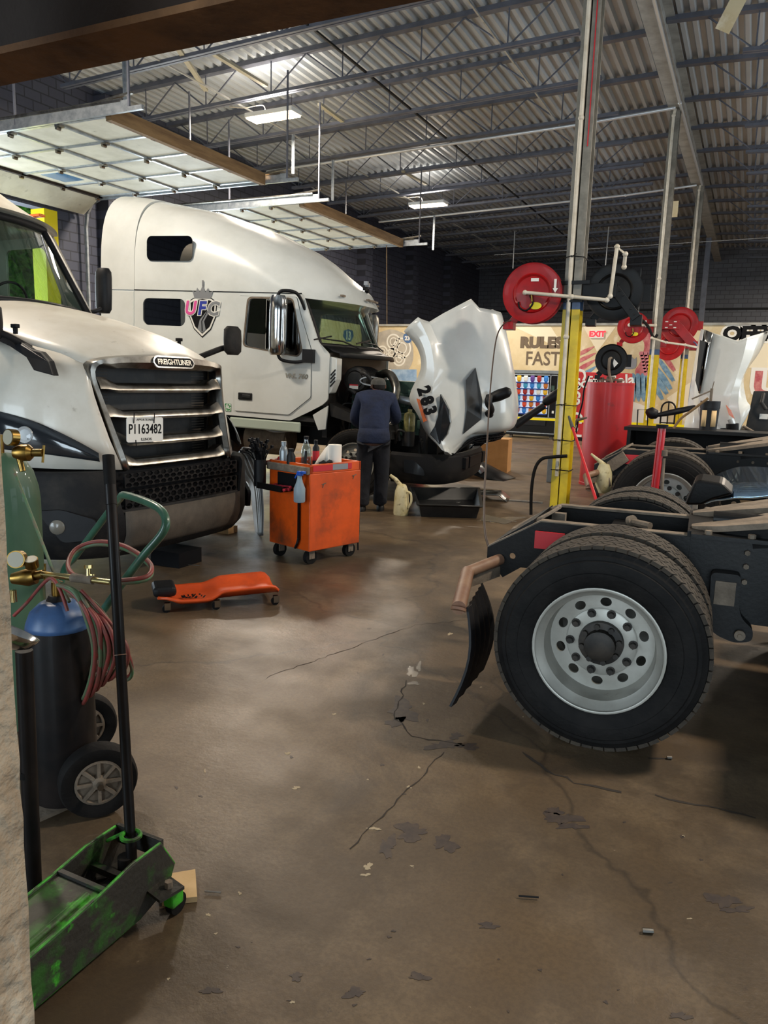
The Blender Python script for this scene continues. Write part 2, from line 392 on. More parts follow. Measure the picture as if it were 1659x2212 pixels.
mat('wet_spot', '#5f5444', .26, spec=.6)
mat('pale_fleck', '#a8997f', .8)
mat('crack_dark', '#2b241e', .8)
# ------------------------------------------------------------------ the room
WX, YB, YM = -13.7, 40.0, 26.2          # left wall, far dark wall, painted partition
MT = at(1300, 703, Y=YM).z
def S(name, mb, m, **k): return mb.build(name, m, kind='structure', **k)
S('floor', B().box(WX-.3, 9, -6, YB, -.2, 0), 'shop_floor')
S('ground', B().box(-60, WX-.3, -20, 60, -.3, -.05), 'asphalt')
D1, D2 = (8.0, 11.95), (14.85, 20.3); DH = 4.95
Mx = Matrix(((0, 0, 1, WX-.15), (1, 0, 0, 0), (0, 1, 0, 0), (0, 0, 0, 1)))
wl_ = plate('wall_left', [[(-6, 0), (YB, 0), (YB, 8.6), (-6, 8.6)], [(D1[0], .01), (D1[0], DH), (D1[1], DH), (D1[1], .01)], [(D2[0], .01), (D2[0], DH), (D2[1], DH), (D2[1], .01)]], .3, 'brick_side', None, Mx, kind='structure')
for Y in (13.4, 21.6, 26, 30.4, 34.8):
    S('trim_1', B().box(WX, WX+.35, Y, Y+.6, 0, 7.6), 'brick_side')
S('wall_right', B(), 'dark_wall_paint') if False else None
Mr = Matrix(((0, 0, 1, 9.15), (1, 0, 0, 0), (0, 1, 0, 0), (0, 0, 0, 1)))
plate('wall_right', [[(-6, 0), (YB, 0), (YB, 8.8), (-6, 8.8)]]+[[(y-2, .01), (y-2, 4.8), (y+2, 4.8), (y+2, .01)] for y in (1.5, 9.5, 17.5)], .3, 'dark_wall_paint', None, Mr, kind='structure')  # wall out of view; its openings are added to let fill light in
Mf_ = Matrix(((1, 0, 0, 0), (0, 0, 1, -6.15), (0, 1, 0, 0), (0, 0, 0, 1)))
plate('wall_front', [[(WX-.3, 0), (9.3, 0), (9.3, 8.8), (WX-.3, 8.8)]]+[[(x-2.2, .01), (x-2.2, 4.8), (x+2.2, 4.8), (x+2.2, .01)] for x in (-7.0, 1.5)], .3, 'dark_wall_paint', None, Mf_, kind='structure')  # openings behind the camera, added so cool fill reaches the trucks
S('wall_back', B().box(WX, 9, YB, YB+.3, 0, 9), 'brick_back')
S('trim_2', B().box(WX, 9, YB-.05, YB, 5.3, 5.38), 'black_steel')
S('wall_partition', B().box(WX+.3, 9, YM, YM+.25, 0, MT), 'cream')
S('wall_partition_side', B().box(WX+.01, WX+.42, 21.4, YM, 0, MT), 'cream')
S('trim_3', B().box(WX+.3, 9, YM-.06, YM+.3, MT, MT+.07), 'light_grey_paint')
# roof deck: folded steel, ribs along Y, ridge over the column line
BX = -2.05; ZB = 7.5; ZT = 8.14
def roofz(x): return ZT+.035*(x-BX) if x < BX else ZT-.035*(x-BX)
def deck(x0, x1, name):
    b = B(); pts = []; x = x0; p = .215
    while x < x1:
        for dx, dz in ((0, 0), (.06, 0), (.09, .075), (.185, .075)):
            if x+dx <= x1: pts.append((x+dx, roofz(x+dx)+dz))
        x += p
    R = [[(a, y, c) for a, c in pts] for y in (-6, 7, 18, 29, YB)]
    b.rings(R, cap=False, closed=False)
    return S(name, b, 'deck_steel', solid=.01)
deck(WX, BX, 'ceiling'); deck(BX, 9, 'ceiling')
S('trim_4', B().box(WX, 9, -6, YB, 8.75, 8.8), 'grey_steel_paint')
# ridge girder on the columns
g = thing('roof_girder', 'light grey steel girder running away from the camera over the row of posts', 'beam', (BX, 18, ZB))
g['kind'] = 'structure'
B().box(-.16, .16, -14, 22, 0, .035).build('lower_flange', 'light_grey_paint', g)
B().box(-.012, .012, -14, 22, .035, .6).build('girder_web', 'light_grey_paint', g)
B().box(-.16, .16, -14, 22, .6, .635).build('upper_flange', 'light_grey_paint', g)
# open web joists
def joist(x0, x1, y, side):
    t = thing('roof_joist', 'dark grey open web steel joist under the metal roof, %s of the girder' % side, 'joist', ((x0+x1)/2, y, roofz((x0+x1)/2)), 0, 'roof joists %s of the girder' % side)
    def P(x, d): return (x-(x0+x1)/2, 0, roofz(x)-roofz((x0+x1)/2)-d)
    up = B(); lo = B(); wb = B(); dz = .70
    up.bar(P(x0, .05), P(x1, .05), .15, .085)
    a, b_ = (x0+1.0, x1-1.1) if side == 'left' else (x0+1.3, x1-.3)
    for s in (-.042, .042):
        lo.bar(Vector(P(a, dz))+Vector((0, s, 0)), Vector(P(b_, dz))+Vector((0, s, 0)), .06, .06)
    L = 1.62; n = int((b_-a)/L); x = a+.2
    for i in range(n+1):
        xb = x+i*L
        if xb > b_: break
        wb.tube([P(xb, .08), P(xb, dz)], .014, 6)
        for s in (-1, 1):
            xt = xb+s*L*.5
            if x0 < xt < x1: wb.tube([P(xb, dz), P(xt, .09)], .016, 6)
    up.build('top_chord', 'grey_steel_paint', t); lo.build('bottom_chord', 'grey_steel_paint', t); wb.build('web_rods', 'grey_steel_paint', t)
    return t
YJ0 = at(1245, 70, z=roofz(-3.1)-.7).y
JY = [YJ0+2.08*i for i in range(-3, 13)]
jl = joist(WX, BX-.02, JY[0], 'left'); jr = joist(BX+.02, 8.9, JY[0]-.35, 'right')
for y in JY[1:]:
    if y > YB-.5: break
    c = copy_tree(jl); c.location.y = y
    c = copy_tree(jr); c.location.y = y-.35
# bridging rods between joists
for (x, m, w) in ((-4.5, 'galvanised', .03), (-7.1, 'black_steel', .035), (-10.2, 'light_grey_paint', .03)):
    q = B(); q.bar((x, 5, roofz(x)-.68), (x, YB, roofz(x)-.68), w, w)
    q.build('bridging_rod', m, label='long thin %s bar crossing under the joists %s' % ({'galvanised': 'pale', 'black_steel': 'black', 'light_grey_paint': 'grey'}[m], {-4.5: 'nearest the tall posts', -7.1: 'in mid roof', -10.2: 'nearest the overhead doors'}[x]), cat='bar', kind='structure')
# strut channel pieces up in the joists
for i, (a, b_) in enumerate((((355, 60), (445, 195)), ((460, 115), (575, 185)), ((690, 225), (740, 262)), ((870, 370), (920, 398)))):
    p = at(*a, z=7.2); q = at(*b_, z=7.2)
    B().bar(p, q, .09, .05).build('strut_channel', 'strut_tan', label='cream metal strut channel laid over the joists, %s' % ('nearest the brown beam', 'second from the brown beam', 'left of the first lamp', 'above the far lamp')[i], cat='channel', group='strut channels among the joists')
# ------------------------------------------------------------------ overhead doors
def overhead(y0, y1, xin, xw, z, nsec, ncol, idx, lab, zlow):
    t = thing('door_%d' % idx, lab, 'overhead door', (xin, (y0+y1)/2, z)); t['kind'] = 'structure'
    w = (y1-y0)/2; L = xin-xw
    sl = L/nsec; curve = []
    for i in range(nsec):
        B().box(-(i+1)*sl+.01, -i*sl-.01, -w, w, 0, .045).build('door_panel', 'door_panel', t, bevel=.005)
    # last section swings down on the curved track
    a = Vector((-L, 0, 0)); b_ = Vector((-L-.52, 0, -.32))
    B().bar(a+Vector((0, 0, .02)), b_, 2*w, .045, up=(0, 0, 1)).build('door_panel', 'door_panel', t)
    r = B()
    for i in range(1, nsec):
        r.box(-i*sl-.025, -i*sl+.025, -w, w, -.03, 0)
    r.build('hinge_rail', 'galvanised', t)
    s = B()
    for k in range(ncol+1):
        y = -w+2*w*k/ncol; y = max(min(y, w-.04), -w+.04)
        s.box(-L, 0, y-.03, y+.03, -.025, 0)
    s.build('stile', 'galvanised', t)
    h = B()
    for i in range(0, nsec+1):
        for k in range(ncol+1):
            y = -w+2*w*k/ncol; y = max(min(y, w-.06), -w+.06)
            h.box(-i*sl-.05, -i*sl+.05, y-.05, y+.05, -.055, -.02); h.cyl((-i*sl-.03, y-.04, -.07), (-i*sl-.03, y+.04, -.07), .025, n=8)
    h.build('hinge_plate', 'dull_chrome', t)
    B().box(-.03, .07, -w, w, -.09, .12).build('bottom_board', 'wood', t)
    B().box(-L-.03, -L+.05, -w, w, -.05, 0).build('weather_strip', 'brown_beam', t)
    for sgn in (-1, 1):
        tr = B(); y = sgn*(w+.09)
        path = [(.75, y, -.02), (-L-.1, y, -.02), (-L-.35, y, -.10), (-L-.5, y, -.3), (-L-.55, y, -.6), (-L-.55, y, -(z-.2))]
        for p, q in zip(path[:-1], path[1:]): tr.bar(p, q, .05, .06)
        tr.bar((.5, y, .06), (-L, y, .06), .02, .1)
        tr.build('track', 'galvanised', t)
        sp = B()
        sp.tube([(.35, y, .12), (-L*.9, y, .14)], .03, 8)
        sp.bar((.55, y+.02, .2), (-.2, y+.02, .14), .04, .03)
        sp.build('spring_rod', 'dull_chrome', t)
        h = B(); h.bar((.5, y, 0), (.5, y, roofz(xin+.5)-z-.7), .028, .028); h.bar((-1.8, y, 0), (-1.8, y, roofz(xin-1.8)-z-.7), .028, .028)
        h.build('track_hanger', 'grey_steel_paint', t)
    # windows in the section nearest the wall
    for k in (0, 2):
        y = -w+2*w*(k+.5)/ncol
        B().box(-L+sl*.25, -L+sl*.75, y-w*.6/ncol, y+w*.6/ncol, -.004, .0).build('door_window', 'sky_blue_glass', t)
    return t
ZD = 5.32
p1 = at(560, 390, z=ZD); p0 = at(240, 245, z=ZD); e1 = at(206, 421, z=ZD)
overhead(p0.y, p1.y, (p0.x+p1.x)/2, e1.x, ZD, 4, 4, 1, 'open white sectional overhead door nearest the camera, hung flat under the roof', 0)
p2 = at(657, 436, z=ZD); p3 = at(860, 527, z=ZD); e2 = at(729, 539, z=ZD)
overhead(p2.y, p3.y, (p2.x+p3.x)/2, WX+.75, ZD, 5, 4, 2, 'open white sectional overhead door farther away, above the white sleeper truck', 0)
for d, n in ((D1, 'first'), (D2, 'second')):
    for y in (d[0]-.1, d[1]+.14):
        B().box(WX-.36, WX+.03, y-.17, y+.17, 0, DH).build('trim_5', 'bright_yellow', kind='structure')
# perforated angle hangers
for a, b_, zz in (((265, 90), (278, 245), 7.1), ((632, 290), (636, 375), 6.9), ((937, 465), (935, 540), 6.9), ((718, 345), (732, 432), 6.9)):
    p = at(*a, z=zz); q = Vector((p.x, p.y, at(b_[0], b_[1], Y=p.y).z))
    h = B(); h.bar(p, q, .05, .012); h.bar(p+Vector((.02, .02, 0)), q+Vector((.02, .02, 0)), .012, .05)
    h.build('angle_hanger', 'galvanised', label='perforated steel angle hanging from the joists by the %s' % {265: 'brown beam, above the first overhead door', 632: 'first lamp, below it', 937: 'far lamp, below it', 718: 'second overhead door track end'}[a[0]], cat='hanger', group='perforated hangers')
# door frame the photo is taken through
jb = B()
jp = [at(0, 640, Y=.62), at(62, 2212, Y=.62)]
e0 = at(-6, 0, Y=.62); e1_ = at(66, 2300, Y=.62)
xs = []
for k in range(60):
    t = k/59; z = e1_.z+(e0.z-e1_.z)*t-.0
    x = at(33, 1500, Y=.74).x
    xs.append((x+random.uniform(-.0025, .0025), -.02+2.9*t))
ring0 = [(-1.6, -.0)]+[(x, z) for x, z in xs]+[(-1.6, 2.9)]
jb.prism([(x, z) for x, z in ring0], 'y', .62, .74)
S('trim_6', jb, 'concrete_edge')
h0 = at(0, 137, Y=1.25); h1 = at(620, 0, Y=1.25)
dd = (h1-h0).normalized()
S('trim_7', B().bar(h0-dd*.6+Vector((0, .0, .30)), h1+dd*1.2+Vector((0, 0, .30)), .12, .6, up=(0, 0, 1)), 'brown_beam')
S('trim_8', B().bar(h0-dd*.6+Vector((0, 0, -.008)), h1+dd*1.2+Vector((0, 0, -.008)), .125, .014, up=(0, 0, 1)), 'wood_dark')
# ------------------------------------------------------------------ lamps
def lamp(p, lab, pw=1.0):
    t = thing('high_bay_lamp', lab, 'ceiling lamp', p, radians(-2), 'high bay lamps')
    B().box(-.58, .58, -.19, .19, -.02, .07).build('lamp_housing', 'white_plastic', t, bevel=.01)
    d = B()
    for k in (-.14, -.05, .05, .14): d.box(-.55, .55, k-.035, k+.035, -.045, -.02)
    d.build('diffuser', 'lamp_glow', t)
    for s in (-.45, .45):
        B().tube([(s, 0, .07), (s, 0, roofz(p[0])-p[2]-.7)], .006, 6).build('chain', 'black_steel', t)
    B().tube(spline([(-.2, 0, .07), (-.3, .05, .25), (-.8, .1, .28), (-1.2, .1, .35)]), .01, 6).build('power_cord', 'white_pipe', t)
    area('lamp_light', (p[0], p[1], p[2]-.06), (0, 0, 0), 1.1, .38, LAMP_W*pw, (1.0, .88, .73))
    area('lamp_uplight', (p[0], p[1], p[2]+.09), (pi, 0, 0), 1.0, .3, LAMP_W*pw*.07, (1.0, .92, .82))
mat('lamp_glow', '#ffe9c8', .4, emit='#ffdcae', estr=26)
LAMP_W = 540
la = at(590, 250, z=6.85); lb = at(925, 442, z=6.85)
lamp(la, 'glowing rectangular high bay lamp hanging above the first overhead door end, nearer of the two')
lamp(lb, 'glowing rectangular high bay lamp hanging farther back in mid roof, smaller in view')
for x, y in ((-8.6, 5.2), (3.6, 6.0), (3.6, 14), (3.6, 22), (4.8, 30), (4.8, 36.5)):  # unseen lamps; the farthest two added to brighten the back of the hall
    lamp(Vector((x, y, 6.85)), 'rectangular high bay lamp out past the edge of the view', .7 if x < 0 else .9)
# ------------------------------------------------------------------ wheels
def ringpts(r, y, n=64): return [(r*cos(2*pi*k/n), y, r*sin(2*pi*k/n)) for k in range(n)]
TIRE_R = .48
def tire(parent, c, s, R=TIRE_R, tread=True, name='tire'):
    """tire standing in the local x-z plane, outer sidewall towards s*y, width .27"""
    k = R/.5; wd = .27
    prof = [(.29*k, 0.01), (.30*k, .0), (.325*k, -.012), (.36*k, -.022), (.375*k, -.024), (.378*k, -.019), (.40*k, -.022), (.43*k, -.018), (.437*k, -.010), (.452*k, -.008), (.462*k, .0), (.478*k, .008), (.484*k, .02), (.484*k, wd-.02), (.47*k, wd-.005), (.43*k, wd), (.36*k, wd), (.29*k, wd-.01), (.275*k, wd*.5)]
    R_ = [[(p[0]+c[0], p[1]*s*-1+c[1], p[2]+c[2]) for p in ringpts(r, y, 72)] for r, y in prof]
    b = B().rings(R_, cap=False, loop=True)
    t = b.build(name, 'rubber', parent, smooth=30)
    if tread:
        q = B(); N = 58; rows = [(.012, .062), (.068, .110), (.116, .158), (.164, .206), (.212, .258)]
        for ri, (a, b_) in enumerate(rows):
            for i in range(N):
                th = 2*pi*(i+(ri % 2)*.5)/N; dt = 2*pi/N*.43; sk = .022*(1 if ri % 2 else -1)
                V = []
                for rr in (.482*k, R):
                    for (yy, sh) in ((a, -sk), (b_, sk)):
                        for tt in (-dt, dt):
                            A = th+tt+sh; V.append((rr*cos(A)+c[0], -s*yy+c[1], rr*sin(A)+c[2]))
                q.add(V, [(0, 1, 3, 2), (4, 6, 7, 5), (0, 4, 5, 1), (2, 3, 7, 6), (0, 2, 6, 4), (1, 5, 7, 3)])
        q.build('tread', 'tread', t)
    return t
def rim(parent, c, s, R=TIRE_R, front=False, detail=True):
    k = R/.5
    Y = lambda d: c[1]-s*d
    dish = .15 if not front else .02
    P = [(.292, -.016), (.305, -.012), (.305, 0), (.292, .012), (.278, .03), (.262, .04), (.258, dish-.03), (.25, dish-.005), (.245, dish+.01), (.25, dish+.03), (.262, .24), (.285, .25)]
    rg = [[(p[0]+c[0], Y(y), p[2]+c[2]) for p in ringpts(r*k, 0, 56)] for r, y in P]
    b = B().rings(rg, cap=False); rm = b.build('rim', 'wheel_steel', parent, smooth=35, solid=.004)
    Md = Matrix(((1, 0, 0, c[0]), (0, 0, -s, Y(dish)), (0, 1, 0, c[2]), (0, 0, 0, 1)))
    outs = [circ(0, 0, .247*k, 48)]
    if detail:
        for i in range(10):
            a = 2*pi*(i+.45)/10; outs.append([(.2*k*cos(a)+(.021*cos(t)*cos(a)-.026*sin(t)*sin(a)), .2*k*sin(a)+(.021*cos(t)*sin(a)+.026*sin(t)*cos(a))) for t in [2*pi*j/14 for j in range(14)]])
    plate('wheel_disc', outs, .012, 'wheel_steel', rm, Md)
    if detail:
        q = B().lathe([(.168*k, 0), (.168*k, .006), (.16*k, .010), (.10*k, .010)], axis='y', n=48, cap=False, M=Matrix.Diagonal((1, s, 1, 1)).to_3x3())
        q.v = [v+Vector((c[0], Y(dish-.006), c[2])) for v in q.v]
        q.build('mounting_face', 'wheel_steel', rm, smooth=30)
        for i in range(10):
            nb = B()
            a = 2*pi*(i+.1)/10; x, z = .148*k*cos(a)+c[0], .148*k*sin(a)+c[2]
            nb.cyl((x, Y(dish-.014), z), (x, Y(dish-.018), z), .021, n=12); nb.cyl((x, Y(dish-.018), z), (x, Y(dish-.045), z), .014, n=6)
            nb.build('lug_nut', 'dark_hub', rm)
    h = B(); pr = [(.0, -.10), (.05, -.10), (.072, -.092), (.074, -.05), (.105, -.045), (.108, 0.0)] if detail else [(0, -.09), (.07, -.09), (.09, 0)]
    R_ = [[(p[0]+c[0], Y(dish+y), p[2]+c[2]) for p in ringpts(r*k, 0, 28)] for r, y in pr]
    h.rings(R_)
    if detail:
        for i in range(8):
            a = 2*pi*(i+.3)/8; x, z = .088*k*cos(a)+c[0], .088*k*sin(a)+c[2]
            h.cyl((x, Y(dish-.04), z), (x, Y(dish-.07), z), .013, n=8)
    h.build('hub', 'dark_hub', rm, smooth=35)
    return rm
# ------------------------------------------------------------------ white sleeper truck with tipped hood
T2 = thing('sleeper_truck', 'tall white sleeper truck with its hood tipped open and a shield emblem on its side', 'truck', (-4.33, 10.39, 0), (0, radians(1.6), radians(6)))
HW = 1.2
def sx(s): return 1 if s > 0 else -1
side_out = rpoly([(-4.17, 1.02), (-1.58, 1.0), (-1.30, 1.14), (-1.10, 1.25), (-1.03, 1.32), (-1.03, 1.93), (-1.2, 2.08), (-1.46, 2.71), (-4.17, 2.71)], .03)
win_out = rpoly([(-2.27, 2.63), (-1.60, 2.63), (-1.44, 1.97), (-1.50, 1.885), (-2.33, 1.99)], .07)
win_slp = rrect(-4.02, -3.30, 2.22, 2.60, .09)
for s in (-1, 1):
    M = Matrix(((1, 0, 0, 0), (0, 0, -1, s*HW), (0, 1, 0, 0), (0, 0, 0, 1)))
    p = plate('side_panel', [side_out, win_out, win_slp], .03, 'white_paint', T2, M)
    M = Matrix(((1, 0, 0, 0), (0, 0, -1, s*(HW-.005)), (0, 1, 0, 0), (0, 0, 0, 1)))
    plate('side_window', [win_out], .006, 'side_glass' if s < 0 else 'windshield_glass', p, M)
    plate('sleeper_window', [win_slp], .006, 'dark_glass' if s < 0 else 'side_glass', p, M)
    d_out = rpoly([(-2.43, 2.66), (-1.54, 2.66), (-1.48, 2.45), (-1.30, 1.98), (-1.28, 1.34), (-1.60, 1.08), (-2.46, 1.08)], .03)
    M = Matrix(((1, 0, 0, 0), (0, 0, -1, s*(HW+.022)), (0, 1, 0, 0), (0, 0, 0, 1)))
    dr = plate('door', [d_out, win_out], .016, 'white_paint', T2, M)
    w2 = [(x+(.0), z) for x, z in win_out]
    c0 = Vector((sum(x for x, z in win_out)/len(win_out), sum(z for x, z in win_out)/len(win_out)))
    big = [(c0.x+(x-c0.x)*1.05, c0.y+(z-c0.y)*1.055) for x, z in win_out]
    plate('window_seal', [big, win_out], .02, 'dusty_steel', dr, M)
    gap = [(c0.x*0+x, z) for x, z in d_out]
    B().tube([(x, s*(HW+.016), z) for x, z in d_out], .005, 5, loop=True).build('door_gap', 'text_black', dr)
    hb = B().box(-2.40, -2.18, s*(HW+.02), s*(HW+.045), 1.24, 1.34); ho = hb.build('door_handle', 'black_plastic', dr, bevel=.01)
    B().box(-2.33, -2.20, s*(HW+.04), s*(HW+.055), 1.27, 1.315).build('handle_grip', 'tray_black', ho, bevel=.006)
    # side step fairing and chassis skirt
    B().box(-2.55, -1.43, s*(HW-.03), s*(HW+.01), .84, .985).build('side_step', 'light_green_white', T2, bevel=.03) if 'light_green_white' in MATS else None
B().box(-4.17, -4.13, -HW, HW, 1.02, 2.71).build('cab_rear_wall', 'white_paint', T2)
B().box(-4.15, -1.1, -HW+.02, HW-.02, 1.0, 1.05).build('cab_floor', 'interior', T2)
q = B()
for x in (-2.62,): q.box(x-.03, x, -HW+.02, -.45, 1.05, 2.68); q.box(x-.03, x, .45, HW-.02, 1.05, 2.68)
q.build('sleeper_partition', 'interior_tan', T2)
# belt seam
for s in (-1, 1): B().box(-4.17, -1.47, s*(HW+.012), s*(HW+.02), 2.705, 2.717).build('belt_seam', 'text_black', T2)
# roof fairing: rounded cross section swept from the sleeper back to the visor
ZR = [(-4.95, 4.2), (-4.5, 4.16), (-4.0, 4.08), (-3.4, 3.97), (-2.9, 3.84), (-2.4, 3.68), (-1.9, 3.47), (-1.6, 3.30), (-1.4, 3.15), (-1.2, 3.02), (-1.05, 2.93), (-.92, 2.75), (-.9, 2.70)]
def interp(T, x):
    if x <= T[0][0]: return T[0][1]
    for (a, va), (b_, vb) in zip(T[:-1], T[1:]):
        if x <= b_: return va+(vb-va)*(x-a)/(b_-a)
    return T[-1][1]
def roof_shell(x0, xf, w, nose, z0=2.715, ph0=0):
    R = []; NS = 26; NP = 30; ex = 3.6
    for i in range(NS+1):
        t = i/NS; ring = []
        for j in range(NP+1):
            ph = pi*j/NP; cy = -cos(ph); sn = max(sin(ph), 0)
            yy = w*(1 if cy >= 0 else -1)*abs(cy)**(2/ex); S = sn**(2/ex)
            if nose:
                xe = xf-.62*(abs(yy)/w)**2.3; x = x0+(xe-x0)*t; zz = interp(ZR, x0+(xf-x0)*t)
                # side crease: the fairing side stays tall at the rear and falls towards the visor
                z = z0-.05*t**4+(zz-z0)*S*(1-.06*(abs(yy)/w)**2)
            else: x = x0+(xf-x0)*t; z = z0+(interp(ZR, x)-z0)*S
            ring.append((x, yy, z))
        R.append(ring)
    return R
B().rings(roof_shell(-4.17, -.90, HW+.01, True), cap=True).build('roof_fairing', 'white_paint', T2, smooth=50)
rr = roof_shell(-4.78, -4.19, HW-.01, False, 2.715)
ext = B().rings(rr, cap=True).build('rear_extender', 'white_paint', T2, smooth=50)
for s in (-1, 1): B().box(-4.78, -4.19, s*(HW-.03), s*(HW), .9, 2.70).build('side_extender', 'white_paint', T2, bevel=.01)
# upper sleeper window and emblem on the near side
for s in (-1, 1):
    M = Matrix(((1, 0, 0, 0), (0, 0, -1, s*(HW+.012)), (0, 1, 0, 0), (0, 0, 0, 1)))
    plate('bunk_window', [rrect(-3.95, -3.19, 3.12, 3.46, .08)], .012, 'dark_glass', T2, M)
def decal(name, pts, d, m, parent, y=-HW-.02, th=.003):
    return plate(name, [pts] if not isinstance(pts[0][0], (tuple, list)) else pts, th, m, parent, Matrix(((1, 0, 0, 0), (0, 0, -1, y-d), (0, 1, 0, 0), (0, 0, 0, 1))))
sh = [(-.20, .13), (-.13, .17), (0, .19), (.13, .17), (.20, .13), (.19, -.05), (.12, -.20), (0, -.30), (-.12, -.20), (-.19, -.05)]
ox, oz = -3.01, 2.42
def tr_(P, k=1, dx=0, dz=0): return [(ox+dx+x*k, oz+dz+z*k) for x, z in P]
em = decal('emblem', tr_(sh, 1.16), 0, 'text_black', T2); decal('emblem_border', tr_(sh, 1.10), .0015, 'label_white', em)
decal('emblem_shield', tr_(sh, .98), .003, 'text_black', em)
decal('emblem_road', tr_([(-.075, -.235), (0, -.28), (.06, -.24), (.03, -.12), (.12, .02), (.07, .02), (-.04, -.10)]), .006, 'silver_flat', em)
decal('emblem_road_line', tr_([(-.005, -.26), (.012, -.26), (.0, -.12), (.085, .02), (.078, .02), (-.012, -.115)]), .009, 'text_black', em)
crown = [(-.13, .19), (.13, .19), (.17, .30), (.11, .27), (.09, .34), (.045, .28), (.0, .37), (-.045, .28), (-.09, .34), (-.11, .27), (-.17, .30)]
decal('emblem_crown', tr_(crown), .004, 'silver_flat', em)
decal('emblem_crown_cross', tr_([(-.012, .36), (.012, .36), (.012, .44), (-.012, .44)]), .004, 'silver_flat', em)
for i, (ch, m) in enumerate((('U', 'pink'), ('F', 'blue'), ('C', 'silver_flat'))):
    Mt = Matrix(((1, .18, 0, ox-.19+.185*i), (0, 0, -1, -HW-.03), (0, 1, 0, oz+.05), (0, 0, 0, 1)))
    Mw = Mt.copy(); Mw[1][3] = -HW-.026
    text('emblem_letter_border', ch, .26, 'label_white', em, Mw, ext=.001, bold=.022)
    text('emblem_letter', ch, .26, m, em, Mt, ext=.0015, bold=.008)
Mt = Matrix(((1, .2, 0, -1.50), (0, 0, -1, -HW-.032), (0, 1, 0, 1.61), (0, 0, 0, 1)))
text('model_badge', 'VNL 760', .085, 'chrome', T2, Mt, ext=.002, bold=.004, sx=1.1)
B().box(-2.64, -2.52, -HW-.022, -HW-.018, 1.06, 1.17).build('sticker', 'engine_sticker', T2) if 'engine_sticker' in MATS else None
# windshield, pillars, cowl
def ws(y, t):
    b_ = 1-(y/1.1)**2
    lo = Vector((-1.24+.34*b_, y*1.0, 2.06)); hi = Vector((-1.52+.34*b_, y*.98, 2.70)); return lo.lerp(hi, t)
R = [[ws(-1.08+2.16*i/16, t/4) for i in range(17)] for t in range(5)]
B().rings(R, cap=False, closed=False).build('windshield', 'windshield_glass', T2, smooth=60)
fr = B().tube([ws(-1.10+2.2*i/16, -.02) for i in range(17)], .035, 8); fr.tube([ws(-1.09, t/4) for t in range(5)], .04, 8); fr.tube([ws(1.09, t/4) for t in range(5)], .04, 8)
fr.build('windshield_seal', 'black_plastic', T2, smooth=60)
for s in (-1, 1):
    q = B(); a = [ws(s*1.09, t/4)+Vector((-.03, s*.02, 0)) for t in (-.4, 0, 1, 2, 3, 4)]
    q.rings([[p+Vector((0, s*.03, 0)), p+Vector((.05, -s*.01, 0)), p+Vector((.03, -s*.08, 0)), p+Vector((-.09, s*.09, 0))] for p in a])
    q.build('a_pillar', 'white_paint', T2, smooth=60)
cw = [[(ws(y, 0).x+dx, y, z) for y in [-1.05+2.1*i/12 for i in range(13)]] for dx, z in ((0, 2.05), (.06, 2.03), (.16, 1.98), (.26, 1.96), (.28, 1.90))]
B().rings(cw, cap=False, closed=False).build('cowl', 'black_plastic', T2, smooth=60, solid=.02)
q = B()
for s, y0 in ((-1, -.55), (1, .25)):
    a = Vector((ws(y0, 0).x+.12, y0, 2.04)); e = ws(y0-.5, .12)+Vector((.03, 0, 0)); q.tube([a, (a+e)/2+Vector((.03, 0, .03)), e], .010, 6); q.bar(e-Vector((.0, .28, .03)), e+Vector((0, .3, .05)), .012, .02)
q.build('wiper', 'black_plastic', T2)
B().box(-1.75, -1.22, -1.05, 1.05, 1.8, 2.05).build('dashboard', 'interior', T2, bevel=.05)
sw = B().tube([Vector((-1.78+.09*cos(a)*.6, -.55+.21*sin(a), 2.05+.19*cos(a))) for a in [2*pi*k/28 for k in range(28)]], .014, 8, loop=True)
sw.cyl((-1.78, -.55, 2.04), (-1.55, -.55, 1.9), .03); sw.bar((-1.78, -.74, 2.05), (-1.78, -.36, 2.05), .03, .02)
sw.build('steering_wheel', 'black_plastic', T2, smooth=60)
for s in (-1, 1):
    q = B().box(-2.45, -1.95, s*.55-.25, s*.55+.25, 1.45, 1.6).box(-2.52, -2.38, s*.55-.24, s*.55+.24, 1.6, 2.15)
    q.build('seat', 'seat_cloth', T2, bevel=.05)
# visor clearance lamps and crown mark
for y in (-.7, -.15, .0, .15, .75):
    xe = -.90-.62*(abs(y)/HW)**2.3
    B().box(xe-.03, xe+.012, y-.05, y+.05, 2.73, 2.755).build('clearance_lamp', 'dusty_steel', T2)
for dy, dz, c in ((-.06, 0, 'text_black'), (.02, -.03, 'text_black'), (-.03, .08, 'silver_flat'), (.03, .06, 'silver_flat')):
    B().box(-1.08, -1.02, dy-.025+.1, dy+.025+.1, 2.90+dz, 2.955+dz).build('visor_mark', c, T2)
